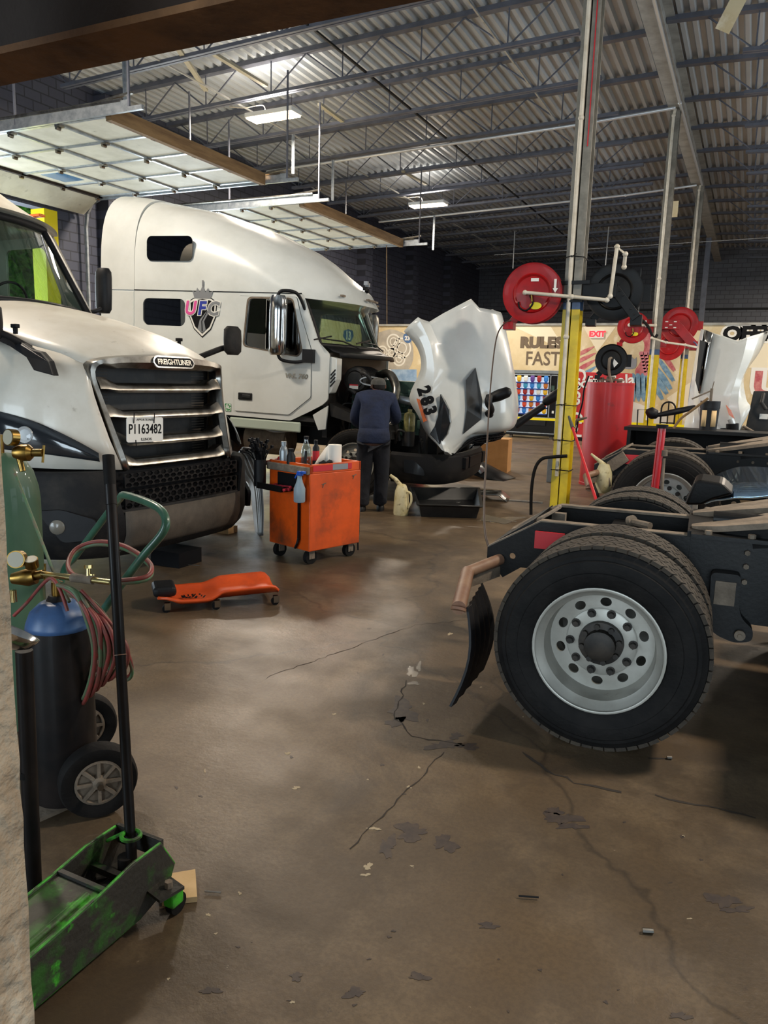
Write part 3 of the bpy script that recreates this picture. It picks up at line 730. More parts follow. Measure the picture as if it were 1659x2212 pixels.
# mirrors
for s in (-1, 1):
    xc = -1.72 if s < 0 else -1.45; q = B(); y = s*(HW+.22)
    R = []
    for z, k in ((1.88, .7), (1.92, .95), (2.1, 1), (2.45, 1), (2.6, .97), (2.66, .75)):
        R.append([(xc+.135*k*cos(a)*(1 if cos(a) > 0 else .9), y+.10*k*sin(a), z) for a in [2*pi*j/20 for j in range(20)]])
    mo = q.rings(R).build('mirror', 'chrome' if s < 0 else 'dull_chrome', T2, smooth=50)
    B().box(xc-.135, xc-.128, y-.07, y+.07, 1.95, 2.6).build('mirror_glass', 'mirror', mo)
    q = B(); q.tube(spline([(xc+.02, y, 1.9), (xc+.08, y, 1.82), (-1.48, s*(HW+.12), 1.80), (-1.33, s*(HW+.03), 1.84)]), .022, 8)
    q.box(-1.40, -1.24, s*(HW-.02) if s > 0 else s*(HW+.09), s*(HW+.09) if s > 0 else s*(HW-.02), 1.80, 1.98)
    q.build('mirror_bracket', 'black_plastic', T2, smooth=50); q = B()
    q.tube(spline([(xc+.0, y, 2.66), (xc+.06, y, 2.72), (-1.5, s*(HW+.1), 2.70), (-1.42, s*(HW), 2.5)]), .022, 8)
    q.build('upper_mirror_arm', 'black_plastic', T2, smooth=50)
q = B().box(-2.15, -1.75, -HW+.02, -.85, 2.42, 2.60); q.build('sun_visor', 'black_plastic', T2, bevel=.03)
# engine bay
B().box(-1.12, -1.05, -1.15, 1.15, .8, 1.95).build('firewall', 'engine_dark', T2)
af = B(); c = (-.79, 0, 1.61)
af.lathe([(0, -.86), (.11, -.86), (.115, -.845), (.125, -.86), (.165, -.85), (.175, -.83), (.178, -.5), (.17, -.2), (0, -.2)], c, 'y', 36)
fo = af.build('air_filter', 'engine_dark', T2, smooth=35)
rb = B()
for k in range(9):
    y = -.74+.05*k; rb.tube([(c[0]+.183*cos(a), y, c[2]+.183*sin(a)) for a in [2*pi*j/30 for j in range(30)]], .006, 5, loop=True)
rb.build('filter_ribs', 'black_plastic', fo)
B().box(-.86, -.73, -.872, -.868, 1.48, 1.545).build('filter_label', 'label_white', fo); B().box(-.86, -.73, -.873, -.87, 1.525, 1.545).build('filter_label_stripe', 'label_red', fo)
q = B().tube(spline([(-.62, -.35, 1.68), (-.45, -.45, 1.72), (-.30, -.6, 1.62), (-.22, -.72, 1.45), (-.30, -.75, 1.2)]), [.06]*25, 14)
q.build('intake_pipe', 'dull_chrome', T2, smooth=60)
q = B().tube([(-.55+.16*cos(a), -.85+.06*sin(a)*0, 1.60+.0+.055*sin(a)) for a in [2*pi*j/24 for j in range(24)]], .014, 6, loop=True)
q.tube(spline([(-.35, -.62, 1.40), (-.1, -.62, 1.36), (.12, -.5, 1.33)]), .055, 12); q.build('charge_pipe', 'galvanised', T2, smooth=60)
q = B()
random.seed(3)
q.box(-1.0, .05, -.42, .42, .75, 1.45); q.box(-.85, -.1, -.3, .3, 1.45, 1.62)
for i in range(26):
    x = random.uniform(-.95, .1); y = random.choice((-.45, -.5, -.55)); z = random.uniform(.8, 1.45); l = random.uniform(.05, .2)
    q.box(x, x+l, y-.05, y+.05, z, z+random.uniform(.04, .16))
q.build('engine', 'engine_green', T2, bevel=.008)
q = B()
for i in range(26):
    a = Vector((random.uniform(-1.05, .2), random.uniform(-1.05, -.5), random.uniform(.75, 1.5))); b_ = a+Vector((random.uniform(-.3, .3), random.uniform(-.1, .2), random.uniform(-.5, .3)))
    q.tube(spline([a, (a+b_)/2+Vector((0, -.08, .1)), b_]), random.choice((.012, .02, .03)), 7)
q.build('engine_hoses', 'engine_dark', T2, smooth=60)
q = B().box(.12, .22, -.62, .62, .6, 1.25); q.build('radiator', 'engine_dark', T2)
q = B().lathe([(0, 0), (.075, 0), (.08, .02), (.08, .2), (.07, .24), (.03, .26), (.03, .3), (0, .3)], (.04, -.86, .96), n=20); q.build('fluid_reservoir', 'engine_jar', T2, smooth=40) if 'engine_jar' in MATS else None
q = B().lathe([(0, 0), (.085, 0), (.085, .2), (0, .2)], (.04, -.86, .76), n=20); q.build('steering_pump', 'engine_dark', T2, smooth=40)
B().box(-.35, -.18, -1.02, -.88, .86, 1.02).build('washer_jug', 'white_plastic', T2, bevel=.02)
q = B().box(-4.9, .35, -.48, -.40, .62, .88).box(-4.9, .35, .40, .48, .62, .88); q.build('frame_rail', 'black_steel', T2)
q = B().box(-4.15, -2.55, -1.12, -.5, .42, .86); q.build('battery_box', 'black_steel', T2, bevel=.03)
q = B().cyl((-2.4, -.85, .68), (-1.75, -.85, .68), .22, n=28); q.build('air_tank', 'dusty_steel', T2, smooth=40)
q = B().cyl((-2.62, -1.05, .74), (-2.62, -.7, .74), .06); q.tube(spline([(-2.5, -1.08, .85), (-2.2, -1.12, .9), (-1.9, -1.1, .82), (-1.6, -1.1, .86)]), .02, 8); q.build('air_lines', 'silver_plastic', T2, smooth=60)
for s in (-1, 1):
    fw = B(); w = thing_c = None
    tr = tire(T2, (-.62, s*1.17, .475), s, tread=(s < 0)); rim(T2, (-.62, s*1.17, .475), s, front=True)
    tire(T2, (-4.5, s*1.17, .475), s, tread=False); rim(T2, (-4.5, s*1.17, .475), s, detail=False)
# white inner fender pieces with louvres
q = B().prism([(-1.03, 1.9), (-.93, 1.88), (-.93, 1.60), (-1.0, 1.42), (-1.03, 1.40)], 'y', -1.19, -1.0)
fo = q.build('fender_inner', 'white_paint', T2, bevel=.01)
q = B()
for k in range(4): q.bar((-1.01, -1.195, 1.50+.05*k), (-.94, -1.195, 1.58+.05*k), .006, .018)
q.build('louvre', 'black_plastic', fo)
B().prism([(-1.25, 1.10), (-1.03, 1.24), (-1.05, .92), (-1.16, .90)], 'y', -1.2, -1.17).build('mud_guard_end', 'white_paint', T2)
B().prism([(-1.03, 1.28), (-.62, 1.12), (-.3, 1.10), (-.1, .95), (-.1, .85), (-.35, 1.0), (-.65, 1.02), (-1.0, 1.1)], 'y', -1.15, -.85).build('wheel_arch_liner', 'engine_dark', T2)
# bumper
def bump_ring(path, prof):
    R = []
    for i, p in enumerate(path):
        a = Vector(path[max(i-1, 0)]); b_ = Vector(path[min(i+1, len(path)-1)]); d = (b_-a).normalized(); n = Vector((d.y, -d.x))
        R.append([(p[0]+n.x*o, p[1]+n.y*o, z) for o, z in prof])
    return R
bp = [(-.08, -1.2), (.2, -1.2), (.42, -1.16), (.58, -1.05), (.68, -.85), (.76, -.5), (.78, 0), (.76, .5), (.68, .85), (.58, 1.05), (.42, 1.16), (.2, 1.2), (-.08, 1.2)]
bp = [(p.x, p.y) for p in spline([(a, b_, 0) for a, b_ in bp], 3)]
bpo = B().rings(bump_ring(bp, [(-.12, .68), (-.02, .70), (.02, .66), (.03, .5), (0, .34), (-.05, .29), (-.14, .29)]), closed=True).build('bumper', 'dusty_black_plastic', T2, smooth=40)
M = Matrix(((1, 0, 0, 0), (0, 0, -1, -1.235), (0, 1, 0, 0), (0, 0, 0, 1)))
plate('fog_lamp', [rpoly([(.12, .62), (.26, .61), (.40, .50), (.42, .42), (.13, .44)], .03)], .02, 'headlight_dark', bpo, M)
for y0, y1 in ((-.62, -.45), (-.38, .38), (.45, .62)):
    B().box(.74, .815, y0, y1, .48, .64).build('bumper_opening', 'text_black', bpo, bevel=.01)
# hood tipped forward on its front hinge
ST = [[(-.02, 2.27), (.18, 2.45), (.28, 2.41), (.74, 2.74)], [(.18, 2.06), (.36, 2.14), (.42, 2.15), (.81, 2.33)], [(.24, 1.8), (.44, 1.81), (.55, 1.91), (.89, 1.96)], [(.11, 1.43), (.44, 1.47), (.63, 1.63), (.98, 1.62)], [(.25, 1.19), (.53, 1.25), (.71, 1.30), (1.04, 1.31)], [(.37, .98), (.60, .90), (.72, .98), (1.02, 1.07)], [(.57, .80), (.66, .76), (.69, .72), (.86, .97)]]
YS = [-1.15, -1.21, -1.02, -.72]
def hood_section(r, k):
    pts = [Vector((x, y, z)) for (x, z), y in zip(r, YS)]
    P0, P1, P2, P3 = pts
    zc = P3.z-(.10 if k == 0 else .0); bul = [.26, .30, .33, .33, .32, .30, .26][k]
    pp = [P0+Vector((-.02, .1, -.02)) if False else P0, (P0+P1)/2+Vector((0, -.03, 0)), P1, (P1+P2)/2+Vector((-.02, -.01, 0)), P2, P2.lerp(P3, .35)+Vector((-.015, -.01, 0)), P2.lerp(P3, .7)+Vector((-.01, -.005, 0)), P3]
    for y in (-.6, -.45, -.25, 0): pp.append(Vector((P3.x+bul*(1-(y/.74)**2), y, zc)))
    half = pp[:]; full = half+[Vector((p.x, -p.y, p.z)) for p in reversed(half[:-1])]
    return full
secs = [hood_section(r, k) for k, r in enumerate(ST)]
fine = []
for i in range(len(secs)-1):
    for t in (0, .25, .5, .75):
        a, b_, c_, d_ = secs[max(i-1, 0)], secs[i], secs[i+1], secs[min(i+2, len(secs)-1)]
        fine.append([.5*((2*q1)+(q2-q0)*t+(2*q0-5*q1+4*q2-q3)*t*t+(3*q1-q0-3*q2+q3)*t**3) for q0, q1, q2, q3 in zip(a, b_, c_, d_)])
fine.append(secs[-1])
# front face of the hood, now facing the floor
last = secs[-1]; fine.append([p.lerp(Vector((.80, p.y*.8, .78)), .35)+Vector((0, 0, -.02)) for p in last])
hood = B().rings(fine, cap=False, closed=False).build('hood', 'white_paint', T2, smooth=27, solid=.03)
gr = B(); gp = [(.72, -.86, .745), (.93, -.66, .93), (1.14, -.3, .96), (1.18, 0, .965), (1.14, .3, .96), (.93, .66, .93), (.72, .86, .745)]
gp = spline(gp, 4); R = [[p, p+Vector((-.06, 0, -.07)), p+Vector((-.22, 0, -.12))] for p in gp]
go = gr.rings(R, cap=False, closed=False).build('grille', 'text_black', hood, solid=.02)
q = B()
for p in gp[::1]:
    q.tube([p+Vector((.01, 0, -.0)), p+Vector((-.06, 0, -.085)), p+Vector((-.2, 0, -.13))], .008, 5)
for dx, dz in ((0, -.02), (-.04, -.06), (-.1, -.10)):
    q.tube([p+Vector((dx, 0, dz)) for p in gp], .009, 5)
q.build('grille_mesh', 'black_plastic', go)
# hood vent (long dark grille) near side and far side
for s in (-1, 1):
    q = B(); L = [(.70, -1.0, 1.02), (.80, -.93, 1.02), (.93, -.83, 1.12), (.90, -.83, 1.6), (.83, -.83, 1.78), (.74, -.93, 1.55), (.70, -.99, 1.3)]
    px = [(1013, 937), (1040, 905), (1042, 850), (1032, 795), (1018, 822), (1014, 880)]
    # vent lies on the panel between fender and ridge, lifted just clear of it
    def onp(u, k):  # u across from P2 to P3, k station
        i = int(k); f = k-i; a = ST[i]; b_ = ST[min(i+1, 6)]
        p2 = Vector((a[2][0], YS[2], a[2][1])).lerp(Vector((b_[2][0], YS[2], b_[2][1])), f); p3 = Vector((a[3][0], YS[3], a[3][1])).lerp(Vector((b_[3][0], YS[3], b_[3][1])), f)
        m = p2.lerp(p3, u)+Vector((-.03, -.035, 0))*4*u*(1-u)+Vector((-.0, -.035, 0))
        return Vector((m.x, m.y*(-s), m.z))
    ol = [onp(.50, 5.2), onp(.95, 4.5), onp(.97, 3.6), onp(.92, 2.3), onp(.60, 2.8), onp(.50, 4.0)]
    q.add(ol+[p+Vector((0, s*-.03, 0)) for p in ol], [tuple(range(6)), tuple(range(6, 12))]+[(i, (i+1) % 6, 6+(i+1) % 6, 6+i) for i in range(6)])
    q.build('hood_vent', 'tray_black', hood)
    # headlight
    q = B(); e = [(.56, 1.72), (.63, 1.50), (.66, 1.25), (.60, 1.0), (.50, .86), (.40, .93), (.48, 1.05), (.55, 1.2), (.56, 1.45)]
    hl = [(.545, 1.50), (.60, 1.42), (.66, 1.30), (.69, 1.14), (.66, .98), (.585, .845), (.44, .97), (.50, 1.08), (.535, 1.22), (.545, 1.36)]
    ys = [-1.225 if x < .62 else -1.16 for x, z in hl]
    V = [Vector((x, y*(-s) if s > 0 else y, z)) for (x, z), y in zip(hl, ys)]
    n = len(V); q.add(V+[p+Vector((0, .08*(-s) if s > 0 else .08, 0)) for p in V], [tuple(range(n)), tuple(range(n, 2*n))]+[(i, (i+1) % n, n+(i+1) % n, n+i) for i in range(n)])
    q.build('headlight', 'headlight_dark', hood, bevel=.01)
    # hood mirror, hanging outward from the far and near ridge
q = B(); q.tube(spline([(1.10, -.72, 1.26), (1.14, -.80, 1.33), (1.12, -.92, 1.42), (1.12, -.88, 1.50)]), [.06, .06, .045, .045, .045, .045, .045, .045, .045, .045, .05, .05, .05, .05, .05, .05, .05, .05, .05][:19], 10)
q.build('mirror_arm', 'black_plastic', hood, smooth=50)
def podm(c, d, parent):
    c = Vector(c); d = Vector(d).normalized()
    B().tube([c-d*.16, c-d*.12, c-d*.0, c+d*.12, c+d*.16], [.03, .065, .078, .07, .035], 14).build('hood_mirror', 'black_plastic', parent, smooth=50)
podm((1.22, -.74, 1.52), (.95, 0, .42), hood)
q = B().tube([(1.22, .65, 1.05), (1.42, .7, 1.22), (1.62, .74, 1.38)], [.06, .055, .05], 10); q.build('mirror_arm', 'black_plastic', hood, smooth=50)
podm((1.72, .76, 1.50), (.8, 0, .62), hood)
q = B().prism([(.235, 1.42), (.275, 1.41), (.385, 1.14), (.35, 1.12)], 'y', -1.235, -1.15); q.build('side_marker', 'amber', hood)
Mt = frame((.47, -1.245, 1.42), (.32, 0, -.95), (.95, 0, .32))
for i, chx in enumerate('283'):
    p = Vector((.335, -1.262, 1.525))+Vector((.36, 0, -.93))*(.135*i)
    text('fleet_number', chx, .23, 'text_black', hood, frame(p, (.36, 0, -.93), (.93, 0, .36)), ext=.002, bold=.014, sx=.85)
# ------------------------------------------------------------------ nearer white truck, facing the camera side
def lp(t, px, py, axis, val):
    Mi = TM[t.name].inverted(); d = Mi.to_3x3() @ (CF+CR*((px-CX)/FPX)-CU*((py-CY)/FPX)); o = Mi @ CO
    return o+d*((val-o[axis])/d[axis])
T1 = thing('highway_truck', 'dusty cream white highway truck at left with a chrome slatted grille and a number plate', 'truck', (-4.5, 5.05, 0), radians(-2))
E_ = [(-1.9, -.98, 2.08), (-1.4, -.98, 2.03), (-.9, -.96, 1.93), (-.5, -.92, 1.84), (-.2, -.84, 1.77), (-.03, -.72, 1.70), (.03, -.45, 1.755), (.06, 0, 1.79)]
C_ = [(-1.9, 2.28), (-1.5, 2.25), (-1.1, 2.19), (-.8, 2.12), (-.45, 2.03), (-.2, 1.93), (-.02, 1.84), (.06, 1.79)]
F_ = [(-1.9, -1.2, 1.5), (-1.4, -1.2, 1.5), (-.9, -1.21, 1.42), (-.5, -1.17, 1.38), (-.20, -1.02, 1.36), (.07, -.74, 1.36)]
G_ = [(-1.9, -1.19, .97), (-1.4, -1.19, .97), (-.85, -1.2, .95), (-.42, -1.17, .93), (-.08, -1.02, .92), (.20, -.64, .90)]
sp = lambda L: spline(L, 4)
Es, Cs = sp(E_), sp([(x, 0, z) for x, z in C_])
top = []
for e, c in zip(Es, Cs):
    half = []
    for k in range(9):
        v = k/8; p = e.lerp(c, v); p.z += .35*(c.z-e.z)*4*v*(1-v)*.6; half.append(p)
    top.append(half+[Vector((p.x, -p.y, p.z)) for p in reversed(half[:-1])])
hood1 = B().rings(top, cap=False, closed=False).build('hood', 'dusty_white_paint', T1, smooth=50, solid=.02)
for s in (1, -1):
    e6 = spline(E_[:6], 4); f6 = spline(F_, 4); g6 = spline(G_, 4); R = []
    for e, f, g in zip(e6, f6, g6):
        row = [g, g.lerp(f, .5)+Vector((.0, -.012, 0)), f]+[f.lerp(e, t)+Vector((0, -.05*4*t*(1-t)*.6, .03*4*t*(1-t))) for t in (.25, .5, .75)]+[e]
        R.append([Vector((p.x, p.y*s, p.z)) for p in row])
    B().rings(R, cap=False, closed=False).build('front_fender', 'dusty_white_paint', T1, smooth=50, solid=.02)
    # headlight cluster wrapping round the corner
    a6 = spline([(-1.1, -1.2, 0), (-.75, -1.2, 0), (-.48, -1.17, 0), (-.22, -1.07, 0), (-.02, -.93, 0), (.09, -.82, 0)], 4)
    zt = spline([(0, 0, 1.33), (0, 0, 1.33), (0, 0, 1.31), (0, 0, 1.24), (0, 0, 1.12), (0, 0, 1.02)], 4); R = []
    zb = spline([(0, 0, 1.08), (0, 0, 1.08), (0, 0, 1.07), (0, 0, 1.05), (0, 0, 1.02), (0, 0, .995)], 4)
    for p, a, b_ in zip(a6, zt, zb):
        out = Vector((.022, -.022, 0)); out2 = out*.3
        sl = lambda z: (1.36-z)*.16
        R.append([Vector(((p+o).x+sl(z), (p+o).y*s, z)) for z, o in ((b_.z-.02, out2), (b_.z, out), ((a.z+b_.z)/2, out*1.3), (a.z, out), (a.z+.02, out2))])
    h = B().rings(R, cap=False, closed=False).build('headlight', 'headlight_dark', T1, smooth=50)
    for x0, y0, r in ((-.52, -1.19, .07), (-.26, -1.13, .06)):
        q = B().lathe([(0, .0), (r*.6, -.008), (r, -.02), (r*1.05, -.01)], axis='y', n=20)
        ang = radians(10 if x0 < -.4 else 28)
        Mm = Matrix.Translation((x0, (y0-.005)*s, 1.17)) @ Matrix.Rotation(ang*s, 4, 'Z') @ Matrix.Diagonal((1, s, 1, 1))
        q.xf(Mm).build('headlight_reflector', 'lens_clear', h, smooth=40)
    if False:
        for poly in ([(28, 924), (80, 934), (74, 956), (52, 966), (30, 964)], [(96, 946), (132, 957), (146, 975), (120, 972), (104, 963)]):
            V = [lp(T1, a_, b_, 1, -1.245+.0*a_) for a_, b_ in poly]; V = [Vector((v.x, v.y+(.0 if v.x < -.45 else (v.x+.45)*.42), v.z)) for v in V]; n = len(V)
            B().add(V+[v+Vector((-.01, .05, 0)) for v in V], [tuple(range(n)), tuple(range(n, 2*n))]+[(i, (i+1) % n, n+(i+1) % n, n+i) for i in range(n)]).build('headlight_lens', 'lens_smoked', h)
# grille
gsur = B()
L = [(.20, -.64, .89), (.05, -.72, 1.40), (.0, -.76, 1.66), (.05, -.66, 1.74), (.10, -.3, 1.775), (.11, 0, 1.785), (.10, .3, 1.775), (.05, .66, 1.74), (.0, .76, 1.66), (.05, .72, 1.40), (.20, .64, .89)]
Ls = spline(L, 4); R = []
for i, p in enumerate(Ls):
    c = Vector((p.x, 0, 1.30)); inn = (Vector((0, -p.y, 1.22-p.z))).normalized(); wdt = .115 if abs(p.y) < .68 and p.z > 1.6 else .07
    R.append([p+Vector((-.06, 0, 0))-inn*.01, p+Vector((.02, 0, 0)), p+Vector((.035, 0, 0))+inn*wdt*.5, p+Vector((.0, 0, 0))+inn*wdt, p+Vector((-.08, 0, 0))+inn*wdt])
gs = gsur.rings(R, cap=False, closed=False).build('grille_surround', 'dull_chrome', T1, smooth=40, solid=.006)
B().rings([[(-.14, -.72, .86), (-.14, -.72, 1.70)], [(-.10, 0, .86), (-.10, 0, 1.72)], [(-.14, .72, .86), (-.14, .72, 1.70)]], cap=False, closed=False).build('radiator_screen', 'engine_dark', T1, solid=.02)
q = B()
for k in range(34):
    z = .9+.024*k; q.rings([[(-.115+.0, y, z), (-.115, y, z+.008)] if abs(y) > .1 else [(-.092, y, z), (-.092, y, z+.008)] for y in (-.66, 0, .66)], cap=False, closed=False)
q.build('radiator_fins', 'dusty_grey_plastic', T1, solid=.002)
for i, (z, w, x) in enumerate(((1.515, .70, .04), (1.305, .685, .09), (1.10, .665, .13), (.93, .645, .18))):
    prof = [(-.12, .035), (-.02, .045), (.02, .02), (.03, -.01), (.015, -.03), (-.10, -.012)]
    R = []
    for k in range(25):
        y = -w+2*w*k/24; f = abs(y)/w; bow = -.015*f*f; up = .045 if f > .80 else 0
        up *= 1 if f > .84 else .5
        R.append([(x+bow+px_, y, z+pz*(1.0)+(up if px_ < .02 else up*.2)) for px_, pz in prof])
    B().rings(R).build('grille_slat', 'dull_chrome', T1, smooth=40)
fe = frame((.145, 0, 1.735), (0, 1, 0), (-.25, 0, 1))
plate('badge_rim', [rpoly([(-.25, 0), (-.21, .05), (.21, .05), (.25, 0), (.21, -.05), (-.21, -.05)], .03)], .012, 'chrome', T1, fe)
plate('badge_plate', [rpoly([(-.235, 0), (-.2, .038), (.2, .038), (.235, 0), (.2, -.038), (-.2, -.038)], .02)], .016, 'text_black', T1, fe)
text('badge_lettering', 'FREIGHTLINER', .062, 'dull_chrome', T1, fe @ Matrix.Translation((0, -.002, .009)), ext=.002, bold=.001, sx=.98)
# number plate, hung on cable ties
fp = frame((.20, -.40, 1.20), (.03, 1, -.03), (0, 0, 1))
pl = plate('number_plate', [rrect(-.19, .19, -.098, .098, .02)], .004, 'label_white', T1, fp)
text('plate_number', 'P1163482', .108, 'text_black', pl, fp @ Matrix.Translation((0, .002, .003)), ext=.001, sx=.80, bold=.0015)
text('plate_state', 'ILLINOIS', .03, 'text_black', pl, fp @ Matrix.Translation((.01, -.077, .003)), ext=.001)
text('plate_class', 'APPORTIONED', .027, 'text_black', pl, fp @ Matrix.Translation((0, .078, .003)), ext=.001)
q = B()
for y in (-.12, .09): q.tube([fp @ Vector((y, .05, .004)), fp @ Vector((y-.01, .13, .02))], .004, 5)
q.tube([fp @ Vector((-.1, -.08, .004)), fp @ Vector((-.1, -.14, .01))], .004, 5)
q.build('cable_ties', 'text_black', pl)
# bumper
bp = spline([(-.95, -1.22, 0), (-.5, -1.22, 0), (-.12, -1.12, 0), (.14, -.9, 0), (.26, -.6, 0), (.29, 0, 0), (.26, .6, 0), (.14, .9, 0), (-.12, 1.12, 0), (-.5, 1.22, 0), (-.95, 1.22, 0)], 4)
R = []
for i, p in enumerate(bp):
    a = bp[max(i-1, 0)]; b_ = bp[min(i+1, len(bp)-1)]; d = (b_-a).normalized(); n = Vector((d.y, -d.x, 0)); ctr = abs(p.y) < .70
    zt_ = .60 if ctr else .90
    R.append([p+n*o+Vector((0, 0, z)) for o, z in ((-.10, zt_), (-.0, zt_), (.025, zt_-.04), (.03, .52), (.03, .42), (-.01, .30), (-.08, .22), (-.25, .22))])
bump1 = B().rings(R, cap=False, closed=False).build('bumper', 'dusty_black_plastic', T1, smooth=35, solid=.02)
R = []
for p in bp:
    if abs(p.y) < .72: R.append([p+Vector((o, 0, z)) for o, z in ((.033, .585), (.036, .44), (.034, .40), (.0, .31), (-.06, .245))])
B().rings(R, cap=False, closed=False).build('bumper_centre', 'dusty_grey_plastic', bump1, smooth=35, solid=.006)
B().box(.12, .16, -.70, .70, .58, .90).build('bumper_recess', 'text_black', bump1)
for z0, z1 in ((.765, .875), (.60, .735)):
    outs = [[(-.68, z0), (.68, z0), (.68, z1), (-.68, z1)]]; nr = 3; hh = (z1-z0)/nr
    for r in range(nr):
        for c in range(18):
            cx = -.64+.075*c+(.0375 if r % 2 else 0); cz = z0+hh*(r+.5)
            if cx > .655: continue
            outs.append([(cx+.034*cos(pi*k/3), cz+hh*.48*sin(pi*k/3)*1.1) for k in range(6)])
    plate('lower_mesh', outs, .02, 'dusty_black_plastic', bump1, frame((.245, 0, 0), (0, 1, 0), (0, 0, 1)))
for s in (1, -1):
    a = Vector((.02, s*1.0, .50)); n = Vector((.62, s*.78, 0)).normalized()
    ff = frame(a+n*.06, Vector((-n.y, n.x, 0)), (0, 0, 1))
    fl = plate('fog_lamp_recess', [rpoly([(-.22, .12), (-.05, .13), (.20, .05), (.17, -.10), (-.05, -.12)] if s < 0 else [(.22, .12), (.05, .13), (-.20, .05), (-.17, -.10), (.05, -.12)], .04)], .03, 'black_plastic', bump1, ff)
    B().lathe([(0, .012), (.045, .008), (.055, 0)], n=22).xf(ff @ Matrix.Translation((-.08 if s < 0 else .08, 0, .02))).build('fog_lamp', 'lens_dirty', fl, smooth=40)
# air intake fairing on the near hood side and rubber latches
for s in (1, -1):
    pts = [(-40, 690), (0, 715), (25, 726), (68, 755), (88, 760), (106, 780), (116, 812), (72, 800), (56, 772), (20, 748), (-40, 720)]
    V = []
    for a, b_ in pts:
        p = lp(T1, a, b_, 1, -1.03); k = (p.z-1.38)/(1.9-1.38); yy = -(1.21-.27*max(0, min(1, k)))-.045
        p = lp(T1, a, b_, 1, yy); V.append(Vector((p.x, p.y*s, p.z)))
    n = len(V)
    if s > 0: B().add(V+[v+Vector((0, .05*s, 0)) for v in V], [tuple(range(n)), tuple(range(n, 2*n))]+[(i, (i+1) % n, n+(i+1) % n, n+i) for i in range(n)]).build('intake_fairing', 'black_plastic', hood1, bevel=.008)
    p = lp(T1, 125, 722, 1, -.93); p = Vector((-.62, -.90*s, 1.91))
    B().cyl(p, p+Vector((0, 0, .05)), .018).box(p.x-.03, p.x+.03, p.y-.02, p.y+.02, p.z+.045, p.z+.075).build('hood_latch', 'text_black', hood1, bevel=.005)
    # hood mirror on its stalk
    b0 = Vector((-.42, -.93*s, 1.80)); m0 = Vector((-.22, -1.22*s, 1.98)) if s < 0 else Vector((-.52, -1.20, 1.98))
    q = B().tube(spline([b0, b0.lerp(m0, .6)+Vector((0, 0, -.02)), m0+Vector((-.06, 0, -.05)), m0+Vector((-.08, 0, .04))], 5), .028, 8)
    q.build('mirror_arm', 'dusty_black_plastic', hood1, smooth=50)
    R = []
    for t, k in ((-.12, .6), (-.09, .95), (0, 1), (.09, .95), (.12, .6)):
        R.append([m0+Vector((.0+.06*k*cos(a), .12*k*sin(a)*1.0, t*1.15)) for a in [2*pi*j/18 for j in range(18)]])
    B().rings(R).build('hood_mirror', 'dusty_black_plastic', hood1, smooth=50)
q = B().box(-.40, -.16, -.16, .22, 1.985, 2.0); 
V = [Vector((-.34, -.20, 1.985)), Vector((-.34, .24, 1.985)), Vector((-.10, .24, 1.925)), Vector((-.10, -.20, 1.925))]
# cab
def ws1(y, t):
    b_ = 1-(y/1.0)**2
    return Vector((-1.95+.28*b_, y, 2.22+.06*b_)).lerp(Vector((-2.50+.26*b_, y*.93, 3.10)), t)
B().rings([[ws1(-.96+1.92*i/16, t/4) for i in range(17)] for t in range(5)], cap=False, closed=False).build('windshield', 'windshield_glass', T1, smooth=60)
q = B().tube([ws1(-.98+1.96*i/16, 1.0) for i in range(17)], .04, 8); q.tube([ws1(-.98+1.96*i/16, -.02) for i in range(17)], .03, 8)
for s in (-1, 1): q.tube([ws1(s*.97, t/4) for t in range(5)], .035, 8)
q.build('windshield_seal', 'black_plastic', T1, smooth=60)
for s in (-1, 1):
    R = [[p+Vector((.03, s*.0, 0)), p+Vector((-.02, s*.08, 0)), p+Vector((-.14, s*.12, 0)), p+Vector((-.12, s*.05, 0))] for p in [ws1(s*.99, t/4) for t in (-.6, 0, 1, 2, 3, 4)]]
    B().rings(R).build('a_pillar', 'dusty_white_paint', T1, smooth=50)
    M = Matrix(((1, 0, 0, 0), (0, 0, -1, s*1.12), (0, 1, 0, 0), (0, 0, 0, 1)))
    so = [(-4.4, 1.0), (-2.0, 1.0), (-2.02, 2.2), (-2.62, 3.1), (-4.4, 3.1)]; wo = rpoly([(-3.38, 2.40), (-2.45, 2.34), (-2.74, 2.97), (-3.38, 2.97)], .08)
    pn = plate('side_panel', [so, wo], .03, 'dusty_white_paint', T1, M); plate('side_window', [wo], .006, 'windshield_glass', pn, M)
    xm = -2.12; y = s*1.36
    R = []
    for z, k in ((2.28, .7), (2.32, .95), (2.5, 1), (2.66, 1), (2.72, .95), (2.76, .7)):
        R.append([(xm+.10*k*cos(a), y+.075*k*sin(a)+s*.03*(z-2.5), z) for a in [2*pi*j/18 for j in range(18)]])
    mo = B().rings(R).build('mirror', 'black_plastic', T1, smooth=50)
    B().tube(spline([(xm, y, 2.35), (-2.1, s*1.25, 2.3), (-2.2, s*1.12, 2.25)], 4), .025, 8).build('mirror_bracket', 'black_plastic', mo, smooth=50)
B().box(-4.4, -4.36, -1.12, 1.12, 1.0, 3.1).build('cab_rear_wall', 'dusty_white_paint', T1)
B().box(-2.62, -1.95, -.98, .98, 2.0, 2.22).build('dashboard', 'interior', T1, bevel=.05)
B().box(-1.98, -1.92, -1.08, 1.08, .7, 2.2).build('firewall', 'interior', T1)
sw = B().tube([Vector((-2.55+.08*cos(a)*.6, .5+.21*sin(a), 2.33+.19*cos(a))) for a in [2*pi*k/28 for k in range(28)]], .014, 8, loop=True)
sw.bar((-2.55, .3, 2.33), (-2.55, .7, 2.33), .03, .02).cyl((-2.55, .5, 2.33), (-2.35, .5, 2.15), .025); sw.build('steering_wheel', 'black_plastic', T1, smooth=60)
